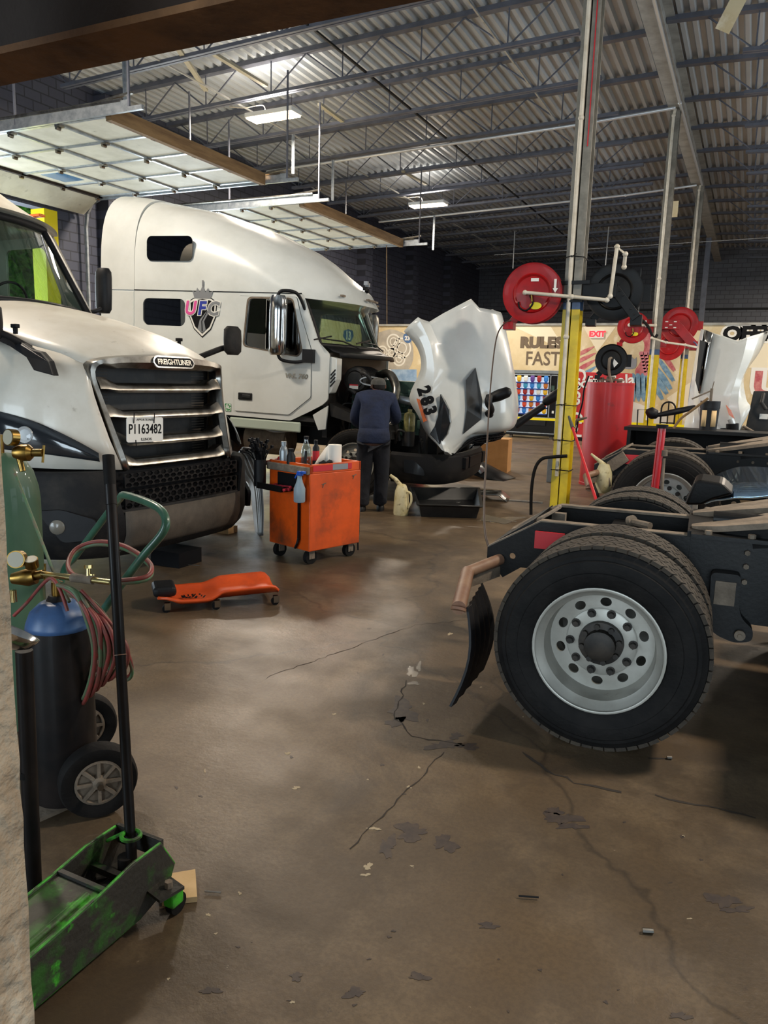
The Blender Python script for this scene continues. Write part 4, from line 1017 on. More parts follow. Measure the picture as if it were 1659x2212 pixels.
zr = [(-2.0, 3.12), (-2.3, 3.2), (-2.7, 3.42), (-3.2, 3.72), (-3.9, 3.98), (-4.4, 4.02)]
R = []
for i in range(13):
    x = -4.4+(2.2)*i/12; zz = interp([(a, b_) for a, b_ in reversed(zr)], x); ring = []
    for j in range(25):
        ph = pi*j/24; cy = -cos(ph); sn = max(sin(ph), 0); yy = 1.14*(1 if cy >= 0 else -1)*abs(cy)**(2/3.2)
        xe = x-(.35*(abs(yy)/1.14)**2.2)*(i/12); ring.append((xe, yy, 3.08+(zz-3.08)*sn**(2/3.2)))
    R.append(ring)
B().rings(R).build('roof_fairing', 'dusty_white_paint', T1, smooth=50)
for y in (-.85, .85): B().box(-2.62, -2.42, y-.04, y+.04, 3.24, 3.27).xf(Matrix.Translation((0, 0, -.02))).build('marker_lamp', 'amber', T1, bevel=.01)
for s in (-1, 1):
    tire(T1, (-1.05, s*1.17, .475), s, tread=False); rim(T1, (-1.05, s*1.17, .475), s, front=True, detail=False)
B().box(-4.4, -.1, -.48, -.40, .45, .75).box(-4.4, -.1, .40, .48, .45, .75).box(-.9, -.7, -.9, .9, .35, .5).build('frame_rail', 'black_steel', T1)
# ------------------------------------------------------------------ bare tractor frames on the right
WC = at(1292, 1392, Y=3.36); WCX = WC.x
RY = radians(3); _o = Vector((WC.x, WC.y, 0))+Vector((-sin(RY), cos(RY), 0))*1.14
TR = thing('tractor_frame', 'black tractor rear frame nearest the camera with big dual wheels and a fifth wheel', 'truck', tuple(_o), RY)
def w2(p): return p
def TL(p): return TM[TR.name].inverted() @ Vector(p)
for s in (-1, 1):
    for k in (0, 1):
        yo = s*(1.14-.34*k)
        tire(TR, (0, yo, .475), s, tread=True)
    rim(TR, (0, s*1.14, .475), s)
    rim(TR, (0, s*.80, .475), s, detail=False)
for s in (-1, 1):  # unseen forward wheels and axle, added to shade the floor under the frame
    for k in (0, 1): tire(TR, (1.32, s*(1.14-.34*k), .48), s, tread=(k == 0))
    rim(TR, (1.32, s*1.14, .48), s, detail=False)
q = B().cyl((1.32, -.8, .475), (1.32, .8, .475), .08).build('forward_axle', 'black_steel', TR, smooth=40)
q = B().cyl((0, -.8, .475), (0, .8, .475), .08); q.lathe([(.0, -.2), (.16, -.18), (.22, 0), (.16, .18), (0, .2)], (0, 0, .475), 'y', 24); q.build('rear_axle', 'black_steel', TR, smooth=40)
ztop = at(1170, 1128, Y=4.15).z
n0 = TL(at(1056, 1180, Y=4.13)); n1 = TL(at(1169, 1127, Y=4.13)); n2 = TL(at(1088, 1245, Y=4.13))
for s in (-1, 1):
    out = [(n0.x, n0.z), (n1.x, n1.z), (4.2, n1.z), (4.2, n1.z-.27), (n2.x+.1, n1.z-.27), (n2.x, n2.z), (n0.x, n0.z-.06)]
    M = Matrix(((1, 0, 0, 0), (0, 0, -1, s*.355), (0, 1, 0, 0), (0, 0, 0, 1)))
    r = plate('frame_rail', [out, circ((n0.x+n1.x)/2+.0, n0.z-.035, .018, 12)], .012, 'black_steel', TR, M)
    q = B(); y1, y2 = (s*.35, s*.28)
    a, b_ = min(y1, y2), max(y1, y2)
    q.box(n1.x, 4.2, a, b_, n1.z-.008, n1.z+.006); q.bar((n0.x, (a+b_)/2, n0.z), (n1.x, (a+b_)/2, n1.z), abs(b_-a), .014); q.box(n1.x, 4.2, a, b_, n1.z-.275, n1.z-.262)
    q.build('rail_flange', 'dusty_steel', r)
    q = B()
    for i in range(14):
        for zz in (.05, .12, .2):
            if random.random() < .6:
                x = .35+.13*i; q.cyl((x, s*.36, n1.z-zz), (x, s*.395, n1.z-zz), .014, n=6)
    q.build('frame_bolts', 'dusty_steel', r)
    q = B().box(.34, 2.4, s*.362-.006, s*.362+.006, n1.z-.42, n1.z+.02).box(.34, 2.4, s*.40-.045, s*.40+.045, n1.z+.01, n1.z+.03); q.build('mounting_angle', 'black_steel', TR)
    q = B()
    for x in (.42, .62, .85, 1.1): q.cyl((x, s*.41, n1.z+.03), (x, s*.41, n1.z+.05), .018, n=6)
    q.build('angle_bolts', 'dusty_steel', TR)
    # spring hanger hook
    hk = rpoly([(.45, n1.z-.15), (.59, n1.z-.15), (.59, n1.z-.30), (.61, n1.z-.37), (.67, n1.z-.42), (.67, n1.z-.48), (.59, n1.z-.50), (.51, n1.z-.475), (.465, n1.z-.44)], .03)
    M2_ = Matrix(((1, 0, 0, 0), (0, 0, -1, s*.42), (0, 1, 0, 0), (0, 0, 0, 1)))
    ho = plate('spring_hanger', [hk], .09, 'black_steel', TR, M2_, bevel=.02)
    B().cyl((.61, s*.48, n1.z-.45), (.61, s*.495, n1.z-.45), .026, n=16).cyl((.61, s*.48, n1.z-.45), (.61, s*.505, n1.z-.45), .011, n=6).build('hanger_bolt', 'dusty_steel', ho)
    B().box(.475, .57, s*.468-.006, s*.468+.006, n1.z-.31, n1.z-.19).build('hanger_plate', 'dusty_steel', ho)
    # air bag and shock between wheel and frame
    q = B().lathe([(.0, -.0), (.11, 0), (.13, .04), (.12, .08), (.13, .12), (.11, .16), (0, .16)], (.30, s*.36+s*.14*0, .42), n=24); q.build('air_bag', 'rubber', TR, smooth=40)
    # mud flap hanger and flap
    P0, P1, P2 = TL(at(1080, 1208, Y=4.1)), TL(at(1010, 1236, Y=3.83)), TL(at(991, 1313, Y=3.36))
    fl = lambda p: Vector((p.x, p.y*(-s), p.z))
    q = B().tube([fl(P0), fl(P1)], .032, 14).tube([fl(P1), fl(P2)], .036, 14).cyl(fl(P2), fl(P2+Vector((0, -.006, -.012))), .038)
    hg = q.build('flap_hanger', 'tan_pipe', TR, smooth=50)
    q = B().bar(fl(P0+Vector((0, 0, -.07))), fl(P1+Vector((0, .0, -.06))), .012, .06, up=(0, 0, 1)); q.build('flap_clamp', 'dusty_steel', hg)
    b0 = TL(at(970, 1525, z=.10)); b1 = Vector((b0.x+.02, b0.y+.55, b0.z+.02)); t0 = P2+Vector((.03, .02, .0)); t1 = Vector((P0.x-.06, t0.y+.55, P1.z-.08)); R = []
    for i in range(9):
        t = i/8; a = t0.lerp(b0, t)+Vector((.05*sin(pi*t), 0, 0)); c = t1.lerp(b1, t)+Vector((.06*sin(pi*t), 0, 0)); R.append([fl(a.lerp(c, k/10)+Vector((.008*(k % 2), 0, 0))) for k in range(11)])
    B().rings(R, cap=False, closed=False).build('mud_flap', 'black_plastic', TR, solid=.012)
# end crossmember plate with slot, between the rails
q = B(); q.prism([(n0.x, n0.z+.005), (n1.x-.05, n1.z), (n1.x-.05, n1.z-.02), (n0.x, n0.z-.02)], 'y', -.29, .29); q.box(n0.x, n0.x+.01, -.34, .34, n0.z-.12, n0.z)
cm = q.build('end_crossmember', 'black_steel', TR)
sl = []; 
for k in range(24):
    a = 2*pi*k/24; u = .13*cos(a)+(.0 if 1 else 0); v = .22*sin(a); f = (n1.z-n0.z)/(n1.x-n0.x)
    sl.append((n0.x+.20+u, v, n0.z+.012+f*(.20+u)))
B().tube(sl, .012, 6, loop=True).build('slot_edge', 'dusty_steel', cm)
for x in (-.1, 1.0, 2.2):
    B().box(x, x+.08, -.29, .29, n1.z-.22, n1.z-.05).build('crossmember', 'black_steel', TR)
q = B().tube([(.02, .1, n1.z-.03), (.12, .02, n1.z-.03)], .022, 8).cyl((.0, .12, n1.z-.03), (.02, .1, n1.z-.02), .032)
q.build('air_valve', 'dusty_steel', TR, smooth=40)
B().box(n1.x-.02, n1.x+.06, .1, .16, n1.z-.16, n1.z-.02).build('hose_clip', 'dusty_steel', TR)
# red reflector plate with lettering lines
rp = TL(at(1180, 1162, Y=4.10)); R_ = B().box(rp.x-.06, rp.x+.10, rp.y-.02, rp.y, rp.z-.06, rp.z+.035).build('red_lamp', 'label_red', TR)
# fifth wheel
FW = at(1495, 1140, Y=4.28); f0 = TL(FW); fz = f0.z
q = B()
pl_ = [(1.1, -.46), (1.1, .46), (.55, .46), (.12, .36), (.0, .27), (.0, .20), (.35, .10), (.5, .04), (.5, -.04), (.35, -.10), (.0, -.20), (.0, -.27), (.12, -.36), (.55, -.46)]
Mf = Matrix.Translation((f0.x, 0, fz)) @ Matrix.Rotation(radians(-12), 4, 'Y')
ft = plate('fifth_wheel_plate', [pl_], .03, 'dusty_steel', TR, Mf, bevel=.006)
plate('fifth_wheel_skirt', [[(a*.98+.01, b_*.95) for a, b_ in pl_]], .10, 'black_steel', ft, Mf @ Matrix.Translation((.03, 0, -.065)))
q = B().box(f0.x+.25, f0.x+.95, -.42, -.30, n1.z+.01, fz-.02).box(f0.x+.25, f0.x+.95, .30, .42, n1.z+.01, fz-.02); q.build('fifth_wheel_bracket', 'dusty_steel', TR, bevel=.02)
q = B().box(f0.x-.02, f0.x+1.3, -.36, .36, n1.z+.0, n1.z+.03).cyl((f0.x+.1, -.15, n1.z+.07), (f0.x+1.2, -.15, n1.z+.07), .045); q.build('slide_rail', 'black_steel', TR)
# tool box and diagonals forward
q = B().box(1.9, 3.2, -.95, -.45, .35, .85); q.build('fuel_tank', 'black_steel', TR, bevel=.08)
for s in (-1, 1):
    tire(TR, (3.9, s*1.1, .475), s, tread=False); rim(TR, (3.9, s*1.1, .475), s, front=True, detail=False)
# two more tractor frames beyond, same build
wt = at(1445, 972, z=1.035)
c2 = copy_tree(TR); c2.location = (wt.x-.05, wt.y+1.0, 0); c2.scale = (1.08, 1.08, 1.08); c2['label'] = 'second tractor frame, its single big wheel showing behind the red jack post'
for ch in [q for q in bpy.data.objects if q.parent == c2 and q.name.startswith(('mud_flap', 'flap_hanger'))]:
    pass
w3 = at(1483, 946, z=.95)
# ------------------------------------------------------------------ marks on the slab (parts of the floor)
FL = bpy.data.objects['floor']; random.seed(77)
def blot(px_, py_, rx, ry, m='purple_stain', name='oil_stain', rot=0):
    c = at(px_, py_, z=0); e = at(px_+rx, py_, z=0)-c; f = at(px_, py_+ry, z=0)-c; P = []; n = 40; ph = [random.uniform(0, 6.28) for _ in range(6)]
    for k in range(n):
        t = 2*pi*k/n; r = 1+.28*sin(2*t+ph[0])+.22*sin(3*t+ph[1])+.16*sin(5*t+ph[2])+.12*sin(9*t+ph[3])+.08*sin(14*t+ph[4]); P.append(c+e*(r*cos(t))+f*(r*sin(t)))
    B().prism([(p.x, p.y) for p in P], 'z', .0004, .0011).build(name, m, FL)
for a in ((888, 1797, 34, 17), (838, 1828, 17, 20), (962, 1822, 22, 18), (1213, 1768, 34, 13), (1235, 1785, 26, 7), (1198, 1752, 16, 8), (1560, 1945, 32, 14), (1595, 1965, 30, 7), (870, 1535, 30, 22), (855, 1560, 18, 10), (960, 1610, 36, 8), (1010, 1612, 26, 6), (455, 2140, 18, 8), (765, 2145, 22, 10), (905, 2110, 20, 8), (1055, 2000, 22, 6), (1470, 2195, 22, 7), (640, 2110, 14, 8), (985, 1590, 14, 6)):
    blot(*a)
for a in ((890, 1452, 9, 12), (905, 1440, 6, 8), (1085, 1123, 40, 6), (895, 1476, 10, 5)): blot(*a, m='wet_spot', name='wet_spot')
for i in range(46):
    blot(random.uniform(300, 1600), random.uniform(1350, 2190), random.uniform(1.5, 5), random.uniform(1, 3.4), m=random.choice(('purple_stain', 'purple_stain', 'pale_fleck')), name='speck')
for a in ((640, 1702, 8, 3), (884, 1700, 4, 3), (795, 1872, 8, 7), (790, 1890, 9, 3), (808, 1790, 12, 3), (518, 1930, 4, 3), (905, 1658, 3, 2)): blot(*a, m='pale_fleck', name='speck')
def crack(P, w):
    P = [at(a, b_, z=0) for a, b_ in P]; Q = []
    for a, b_ in zip(P[:-1], P[1:]):
        n = max(2, int((b_-a).length/.04)); d = (b_-a).normalized(); nn = Vector((-d.y, d.x, 0))
        for k in range(n): Q.append((a.lerp(b_, k/n)+nn*random.uniform(-.012, .012), nn, w*random.uniform(.3, 1.3)))
    B().rings([[p-nn*v+Vector((0, 0, .0013)), p+nn*v+Vector((0, 0, .0013))] for p, nn, v in Q], cap=False, closed=False).build('floor_crack', 'crack_dark', FL)
crack([(1130, 1625), (1165, 1655), (1240, 1690), (1310, 1705), (1375, 1718)], .007); crack([(1415, 1720), (1500, 1738), (1580, 1755), (1659, 1772)], .006)
crack([(1400, 1638), (1440, 1640), (1460, 1646)], .006); crack([(880, 1470), (850, 1545), (890, 1590), (1020, 1615)], .004)
crack([(960, 1625), (880, 1705), (800, 1790), (740, 1850)], .003); crack([(1050, 1335), (900, 1350), (700, 1420), (560, 1470)], .0025)
# ------------------------------------------------------------------ orange tool cart and what stands on it
ca = at(668, 1195, z=.12); cb_ = at(570, 1172, z=.13); cc = at(776, 1172, z=.13)
lx = (cb_-ca); lx.z = 0; ly = (cc-ca); ly.z = 0; wdt, dep = lx.length, ly.length
# cart frame: x along the right-hand face, y along the left-hand face
ang = atan2(ly.y, ly.x)
cart = thing('tool_cart', 'orange steel tool cart on casters in the middle of the shop floor', 'tool cart', (ca.x, ca.y, 0), ang)
Wd = dep; Dp = lx.length
HB, HT = .13, .90
B().box(0, Wd, 0, Dp, HB, HT-.08).build('body', 'orange_paint', cart, bevel=.008)
q = B().box(0, Wd, 0, .03, HT-.08, HT).box(0, Wd, Dp-.03, Dp, HT-.08, HT).box(Wd-.03, Wd, 0, Dp, HT-.08, HT).box(0, .03, 0, Dp, HT-.01, HT+.0).box(.0, .03, 0, Dp, HT-.08, HT-.01)
q.build('top_rim', 'orange_paint', cart, bevel=.004)
B().box(.01, Wd-.01, .01, Dp-.01, HT-.09, HT-.07).build('top_tray', 'text_black', cart)
q = B().box(.03, Wd*.42, -.006, -.001, HT-.06, HT-.01).box(Wd*.72, Wd*.80, -.006, -.001, HT-.06, HT-.01); q.build('reflective_tape', 'label_red', cart)
B().box(Wd*.42, Wd*.72, -.006, -.001, HT-.06, HT-.01).build('reflective_tape_white', 'silver_flat', cart)
B().box(-.035, -.0, -.0, Dp, HT-.085, HT-.02).build('top_rail', 'dusty_steel', cart, bevel=.006)
B().box(-.004, .02, Dp*.18, Dp*.78, HT-.22, HT-.10).build('drawer_opening', 'text_black', cart)
q = B().box(-.14, -.0, Dp*.40, Dp*1.02, HT-.255, HT-.245).box(-.14, -.13, Dp*.40, Dp*1.02, HT-.25, HT-.20).box(-.14, 0, Dp*.40, Dp*.41, HT-.25, HT-.21); q.build('side_shelf', 'black_steel', cart)
B().box(-.03, -.01, Dp*.2, Dp*.23, .22, HT-.1).tube([(-.02, Dp*.215, .24), (-.025, Dp*.24, .19), (-.02, Dp*.30, .14)], .012, 6).build('pry_bar', 'black_steel', cart)
q = B().box(Wd+.005, Wd+.02, .02, .05, .20, HT-.06).tube([(Wd+.012, .035, .22), (Wd+.02, .035, .05)], .008, 6); q.build('hanging_strap', 'text_black', cart)
for x, y in ((.07, .07), (Wd-.07, .07), (.07, Dp-.07), (Wd-.07, Dp-.07)):
    k = B().cyl((x+.0, y-.022, .064), (x+.0, y+.022, .064), .064, n=24); c = k.build('caster_wheel', 'rubber', cart, smooth=40)
    B().box(x-.03, x+.03, y-.032, y-.024, .05, .13).box(x-.03, x+.03, y+.024, y+.032, .05, .13).box(x-.04, x+.04, y-.035, y+.035, .12, .132).cyl((x, y-.036, .064), (x, y+.036, .064), .012, n=10).build('caster_fork', 'dusty_steel', c)
q = B()
for x, z in ((.25*Wd, .72), (.85*Wd, .77)): q.bar((x-.02, -.004, z), (x+.03, -.004, z+.01), .006, .006).bar((x-.01, -.004, z-.03), (x, -.004, z), .005, .005)
q.build('weld_marks', 'dusty_steel', cart)
CM = TM[cart.name]
def on_cart(x, y, z=HT-.07): p = CM @ Vector((x, y, z)); return tuple(p)
def bottle(name, lab, cat, p, prof, m, cap=None, capm='text_black', band=None, bandm=None):
    t = thing(name, lab, cat, p)
    B().lathe(prof, n=24).build('bottle_body', m, t, smooth=40)
    r, h = prof[-2][0], prof[-1][1]
    if cap: B().cyl((0, 0, h-.002), (0, 0, h+cap), r*1.15+.002, n=18).build('cap', capm, t, smooth=40)
    if band: B().lathe([(band[0], band[1]), (band[0], band[2])], n=24, cap=False).build('label_band', bandm, t, smooth=40)
    return t
bottle('water_bottle', 'tall clear plastic water bottle with a dark cap on the orange cart', 'bottle', on_cart(.17, .25), [(0, 0), (.04, 0), (.045, .02), (.045, .15), (.04, .19), (.018, .25), (.018, .27), (0, .27)], 'bottle_glass', .025, 'text_black')
bottle('spray_can', 'grey plastic bottle at the back corner of the orange cart', 'bottle', on_cart(.05, .42), [(0, 0), (.036, 0), (.038, .01), (.038, .15), (.03, .18), (.02, .2), (.02, .21), (0, .21)], 'silver_plastic', .03, 'silver_plastic')
bottle('oil_bottle', 'small black oil bottle with orange lettering on the cart edge', 'bottle', on_cart(.035, .30), [(0, 0), (.038, 0), (.04, .01), (.04, .12), (.02, .155), (.02, .165), (0, .165)], 'black_plastic', .02, 'text_black')
bottle('aerosol_can', 'dark aerosol can with a red band behind the paper roll', 'bottle', on_cart(.42, .40), [(0, 0), (.032, 0), (.032, .17), (.015, .2), (.015, .21), (0, .21)], 'black_plastic', .03, 'text_black', (.033, .05, .14), 'label_red')
t = thing('screwdriver_can', 'short round steel can with a black handle standing in it, on the cart', 'can', on_cart(.05, .13))
B().lathe([(0, 0), (.03, 0), (.03, .07), (.027, .07), (.027, .01)], n=20).build('can_body', 'dusty_steel', t, smooth=40); B().cyl((0, 0, .03), (.01, 0, .18), .013, n=12).build('tool_handle', 'black_plastic', t, smooth=40)
t = thing('paper_roll', 'white paper towel roll standing on the orange cart with a loose sheet', 'paper roll', on_cart(.40, .12))
B().lathe([(.02, 0), (.062, 0), (.062, .22), (.02, .22), (.02, 0)], n=32).build('roll', 'paper', t, smooth=40)
B().rings([[(-.06, .0, .22), (-.06, 0, .0)], [(-.13, .05, .18), (-.14, .04, .01)], [(-.22, .08, .08), (-.22, .05, .01)], [(-.26, .1, .01), (-.25, .05, .008)]], cap=False, closed=False).build('loose_sheet', 'paper', t, smooth=60, solid=.001)
t = thing('impact_wrench', 'red cordless impact tool lying on the orange cart', 'tool', on_cart(.05, .50, HT-.03), ang)
B().tube([(0, 0, .02), (.03, -.02, .03), (.08, -.05, .035), (.13, -.08, .03)], [.03, .045, .045, .03], 12).build('tool_body', 'red_paint', t, smooth=50)
B().tube([(0, 0, .02), (-.04, .06, .0), (-.06, .12, -.01)], .022, 10).build('tool_handle', 'red_paint', t, smooth=50)
t = thing('sunglasses', 'black safety glasses lying at the front edge of the orange cart', 'glasses', on_cart(.22, .05, HT-.0), ang)
q = B(); q.tube([(-.07, 0, 0), (-.03, -.01, .01), (0, -.01, .005), (.04, -.01, .01), (.08, 0, 0)], [.012, .022, .008, .022, .012], 8).tube([(.08, 0, 0), (.12, .05, .01)], .006, 6).build('frame', 'text_black', t, smooth=60)
t = thing('shop_rags', 'crumpled red shop rags on the side shelf of the orange cart', 'rags', tuple(CM @ Vector((-.07, Dp*.62, HT-.245))), ang)
random.seed(5); q = B()
for i in range(7): q.tube(spline([(random.uniform(-.05, .05), random.uniform(-.15, .15), random.uniform(.005, .03)) for _ in range(4)], 4), .014, 7)
q.build('rag_pile', 'red_cloth', t, smooth=60)
t = thing('spray_bottle', 'clear spray bottle with a blue trigger hanging on the near corner of the cart', 'bottle', tuple(CM @ Vector((-.085, .04, HT-.32))), ang)
B().lathe([(0, 0), (.045, 0), (.05, .01), (.05, .12), (.03, .17), (.02, .21), (.02, .23), (0, .23)], n=24).build('bottle_body', 'frosted_plastic', t, smooth=40)
B().box(-.018, .018, -.03, .02, .23, .27).bar((0, .02, .26), (.0, .06, .2), .014).box(-.015, .015, -.07, -.03, .25, .275).build('trigger_head', 'blue_plastic', t, bevel=.006)
t = thing('tie_bundle', 'bundle of black cable ties bristling out of a sleeve on the cart corner', 'cable ties', tuple(CM @ Vector((-.09, Dp*1.04, HT-.24))), ang)
B().cyl((0, 0, 0), (0, 0, .24), .055, n=16).build('sleeve', 'black_plastic', t, smooth=40)
random.seed(11)
for i in range(44):
    a = random.uniform(0, 2*pi); r = random.uniform(.01, .045); h = random.uniform(.30, .42); k = random.uniform(.4, 2.2)
    p0 = Vector((r*cos(a), r*sin(a), .22)); p1 = p0+Vector((r*cos(a)*k+random.uniform(-.05, .03), r*sin(a)*k+random.uniform(-.0, .06), h-.22))
    B().tube([p0, (p0+p1)/2+Vector((0, 0, .03)), p1], .006, 5).box(p1.x-.011, p1.x+.011, p1.y-.011, p1.y+.011, p1.z-.008, p1.z+.016).build('cable_tie', 'text_black', t)
# ------------------------------------------------------------------ creeper
a = at(343, 1312, z=.05); b_ = at(605, 1290, z=.06)
dx_ = b_-a; dx_.z = 0; Lc = dx_.length
cr = thing('mechanic_creeper', 'orange moulded mechanic creeper lying on the floor with a black headrest', 'creeper', (a.x, a.y, 0), atan2(dx_.y, dx_.x))
R = []; N = 26
for i in range(N+1):
    t = i/N; x = Lc*t; hip = .0
    base = .085 if t < .12 else (.04 if .18 < t < .42 else (.065 if t > .55 else .05))
    base = interp([(0, .09), (.10, .085), (.18, .045), (.40, .045), (.52, .07), (1, .085)], t)
    side = interp([(0, .02), (.12, .03), (.18, .05), (.42, .05), (.55, .075), (.95, .075), (1, .03)], t)
    hw = interp([(0, .14), (.12, .20), (.3, .215), (.42, .215), (.5, .19), (.58, .20), (.95, .20), (1, .18)], t)
    R.append([(x, .2+hw*u, base+side*(abs(u)**3)) for u in [-1, -.93, -.8, -.5, -.2, 0, .2, .5, .8, .93, 1]])
B().rings(R, cap=False, closed=False).build('shell', 'orange_plastic', cr, smooth=60, solid=.02)
B().box(-.03, .13, .08, .32, .09, .165).build('headrest', 'black_plastic', cr, bevel=.03, bseg=3)
q = B().box(Lc*.58, Lc*.70, .40, .412, .115, .13); q.build('hand_slot', 'brown_beam', cr, bevel=.005)
text('handprint_mark', '\u2668 B', .1, 'text_black', cr, frame((Lc*.29, .14, .072), (.6, .8, 0), (-.8, .6, 0)), ext=.001) if False else None
random.seed(9); q = B()
for i in range(16):
    x = Lc*.29+random.uniform(-.07, .07); y = .16+random.uniform(-.05, .05); l = random.uniform(.02, .05); z = .064
    q.bar((x, y, z), (x+random.uniform(-.01, .02), y+l, z+.001), random.uniform(.008, .018), .003)
q.build('handprint_mark', 'text_black', cr)
for t, y in ((.06, .03), (.06, .37), (.46, .01), (.46, .39), (.96, .02), (.96, .38)):
    x = Lc*t; c = B().cyl((x-.0, y-.012, .028), (x, y+.012, .028), .028, n=18).build('caster_wheel', 'rubber', cr, smooth=40)
    B().box(x-.012, x+.03, y-.018, y-.013, .02, .07).box(x-.012, x+.03, y+.013, y+.018, .02, .07).build('caster_fork', 'chrome', c)
# ------------------------------------------------------------------ grey fender leaning by the cart
fa = at(560, 1157, z=0); 
fd = thing('loose_fender', 'silver grey ribbed plastic fender standing on the floor left of the orange cart', 'fender', (fa.x, fa.y, 0))
tl = at(512, 985, Y=fa.y+.1)-Vector((fa.x, fa.y, 0)); R = []
pts = [(558, 1157), (548, 1100), (542, 1048), (532, 1035), (520, 1030), (512, 1000), (518, 980), (530, 968), (545, 966)]
for i in range(13):
    t = i/12; a0 = pi*.5*t
    x0, z0 = -.30+.30*(1-cos(a0))*1.0, 0
    y = .0+.25*t; R.append([(-.02+.10*k/6-.28*sin(pi*.5*(1-abs(0)))*0+(-.24 if False else 0), y, 0) for k in range(7)])
O_ = spline([(525, 965, 0), (546, 970, 0), (560, 1000, 0), (567, 1050, 0), (570, 1100, 0), (569, 1157, 0)], 5)
I_ = spline([(510, 985, 0), (511, 1010, 0), (519, 1034, 0), (538, 1044, 0), (546, 1095, 0), (553, 1157, 0)], 5); R = []
for o_, i_ in zip(O_, I_):
    row = []
    for k in range(21):
        v = k/20; p = i_.lerp(o_, v); dep_ = .22*(1-v)**1.5+(.012 if (k % 3 == 0 and k > 6) else 0); row.append(at(p.x, p.y, Y=fa.y+dep_-.05))
    R.append(row)
B().rings(R, cap=False, closed=False).build('fender_shell', 'silver_plastic', fd, smooth=40, solid=.008, world=True)
# ------------------------------------------------------------------ jug, drain pan and floor litter
jp_ = at(866, 1112, z=0)
jg = thing('fluid_jug', 'grimy cream plastic fluid jug with a spout and handle standing by the mechanic', 'jug', (jp_.x, jp_.y, 0), radians(20))
B().lathe([(0, 0), (.088, 0), (.095, .02), (.09, .2), (.082, .30), (.06, .36), (.045, .38), (.03, .385), (0, .385)], n=28).build('jug_body', 'jug_plastic', jg, smooth=45)
B().tube(spline([(.06, -.04, .30), (.115, -.07, .28), (.125, -.07, .18), (.09, -.05, .10)]), .014, 9).build('handle', 'jug_plastic', jg, smooth=60)
B().tube([(-.02, 0, .37), (-.08, .0, .44), (-.15, .0, .49)], [.03, .025, .018], 12).build('spout', 'jug_plastic', jg, smooth=60)
def tray(name, lab, cat, pts, h, m, fl=.05):
    c = sum(pts, Vector())/len(pts); t = thing(name, lab, cat, (c.x, c.y, 0)); L_ = [p-Vector((c.x, c.y, 0)) for p in pts]
    def ring(k, z): return [Vector((p.x*k, p.y*k, z)) for p in L_]
    q = B().rings([ring(1.08, h-.01), ring(1.10, h), ring(1.0, h), ring(.88, .03), ring(.86, .0), ring(.92, 0), ring(1.0, h-.03)], cap=False, loop=True)
    q2 = B().add(ring(.88, .012)+ring(.88, .02), [(0, 1, 2, 3), (4, 5, 6, 7), (0, 1, 5, 4), (1, 2, 6, 5), (2, 3, 7, 6), (3, 0, 4, 7)])
    q.build('pan_wall', m, t, bevel=.004); q2.build('pan_floor', m, t); return t
tray('drain_pan', 'long black plastic drain pan on the floor beside the jug', 'pan', [at(905, 1118, z=0), at(1035, 1122, z=0), at(1030, 1080, z=0), at(892, 1080, z=0)], .17, 'tray_black')
def flat(name, lab, cat, poly, z, m, th=.004):
    P = [at(a_, b_, z=0) for a_, b_ in poly]; c = sum(P, Vector())/len(P)
    q = B().prism([(p.x-c.x, p.y-c.y) for p in P], 'z', z, z+th)
    return q.build(name, m, label=lab, cat=cat, loc=None).__class__ and None
def flatobj(name, lab, cat, poly, m, th=.004, group=None, sm=True):
    P = [at(a_, b_, z=0) for a_, b_ in poly]; c = sum(P, Vector())/len(P)
    P2 = spline([(p.x-c.x, p.y-c.y, 0) for p in P], 4, loop=True) if sm else [Vector((p.x-c.x, p.y-c.y, 0)) for p in P]
    o = B().prism([(p.x, p.y) for p in P2], 'z', 0.001, th).build(name, m, label=lab, cat=cat, group=group); o.location = (c.x, c.y, 0); return o
flatobj('spilled_fluid', 'shiny spilled fluid on the floor right of the drain pan', 'puddle', [(1045, 1112), (1060, 1115), (1075, 1118), (1105, 1126), (1090, 1132), (1065, 1127), (1040, 1125)], 'puddle')
flatobj('spilled_fluid', 'wet patch on the floor under the bumper of the sleeper truck', 'puddle', [(885, 1050), (930, 1040), (990, 1045), (1030, 1055), (980, 1062), (930, 1070), (900, 1066)], 'puddle', .0025)
# loose trim panels on the floor
pa = at(1005, 1075, z=0)
t = thing('trim_panel', 'silver edged curved trim panel lying on the floor behind the drain pan', 'panel', (pa.x, pa.y, 0), radians(10))
R = [[(x, -.18, interp([(0, .02), (.1, .09), (.5, .10), (.62, .01)], x)), (x, 0, interp([(0, .03), (.1, .13), (.5, .14), (.62, .02)], x)), (x, .2, interp([(0, .03), (.1, .12), (.5, .12), (.62, .02)], x))] for x in [.62*i/16 for i in range(17)]]
B().rings(R, cap=False, closed=False).build('panel_shell', 'dull_chrome', t, smooth=60, solid=.015)
B().box(.6, 1.1, -.05, .05, .001, .015).build('loose_tail', 'dull_chrome', t)
pb = at(1030, 1030, z=0)
t = thing('broken_bumper_piece', 'black broken bumper piece on the floor in front of the cardboard box', 'bumper piece', (pb.x, pb.y, 0), radians(-5))
R = [[(x, -.25, z0_), (x, .0, z0_+.16*k), (x, .25, z0_+.14*k), (x, .35, z0_)] for x, z0_, k in ((-.45, .22, .3), (-.3, .2, .8), (0, .08, 1.2), (.3, .02, .8), (.6, .0, .1))]
B().rings(R, cap=False, closed=False).build('piece_shell', 'black_plastic', t, smooth=40, solid=.02)
B().rings([[(x, -.30, z0_), (x, -.1, z0_+.1*k), (x, .1, z0_+.02)] for x, z0_, k in ((-.55, .26, .3), (-.3, .30, .8), (0, .24, .8), (.2, .1, .4))], cap=False, closed=False).build('piece_edge', 'silver_plastic', t, smooth=40, solid=.015)
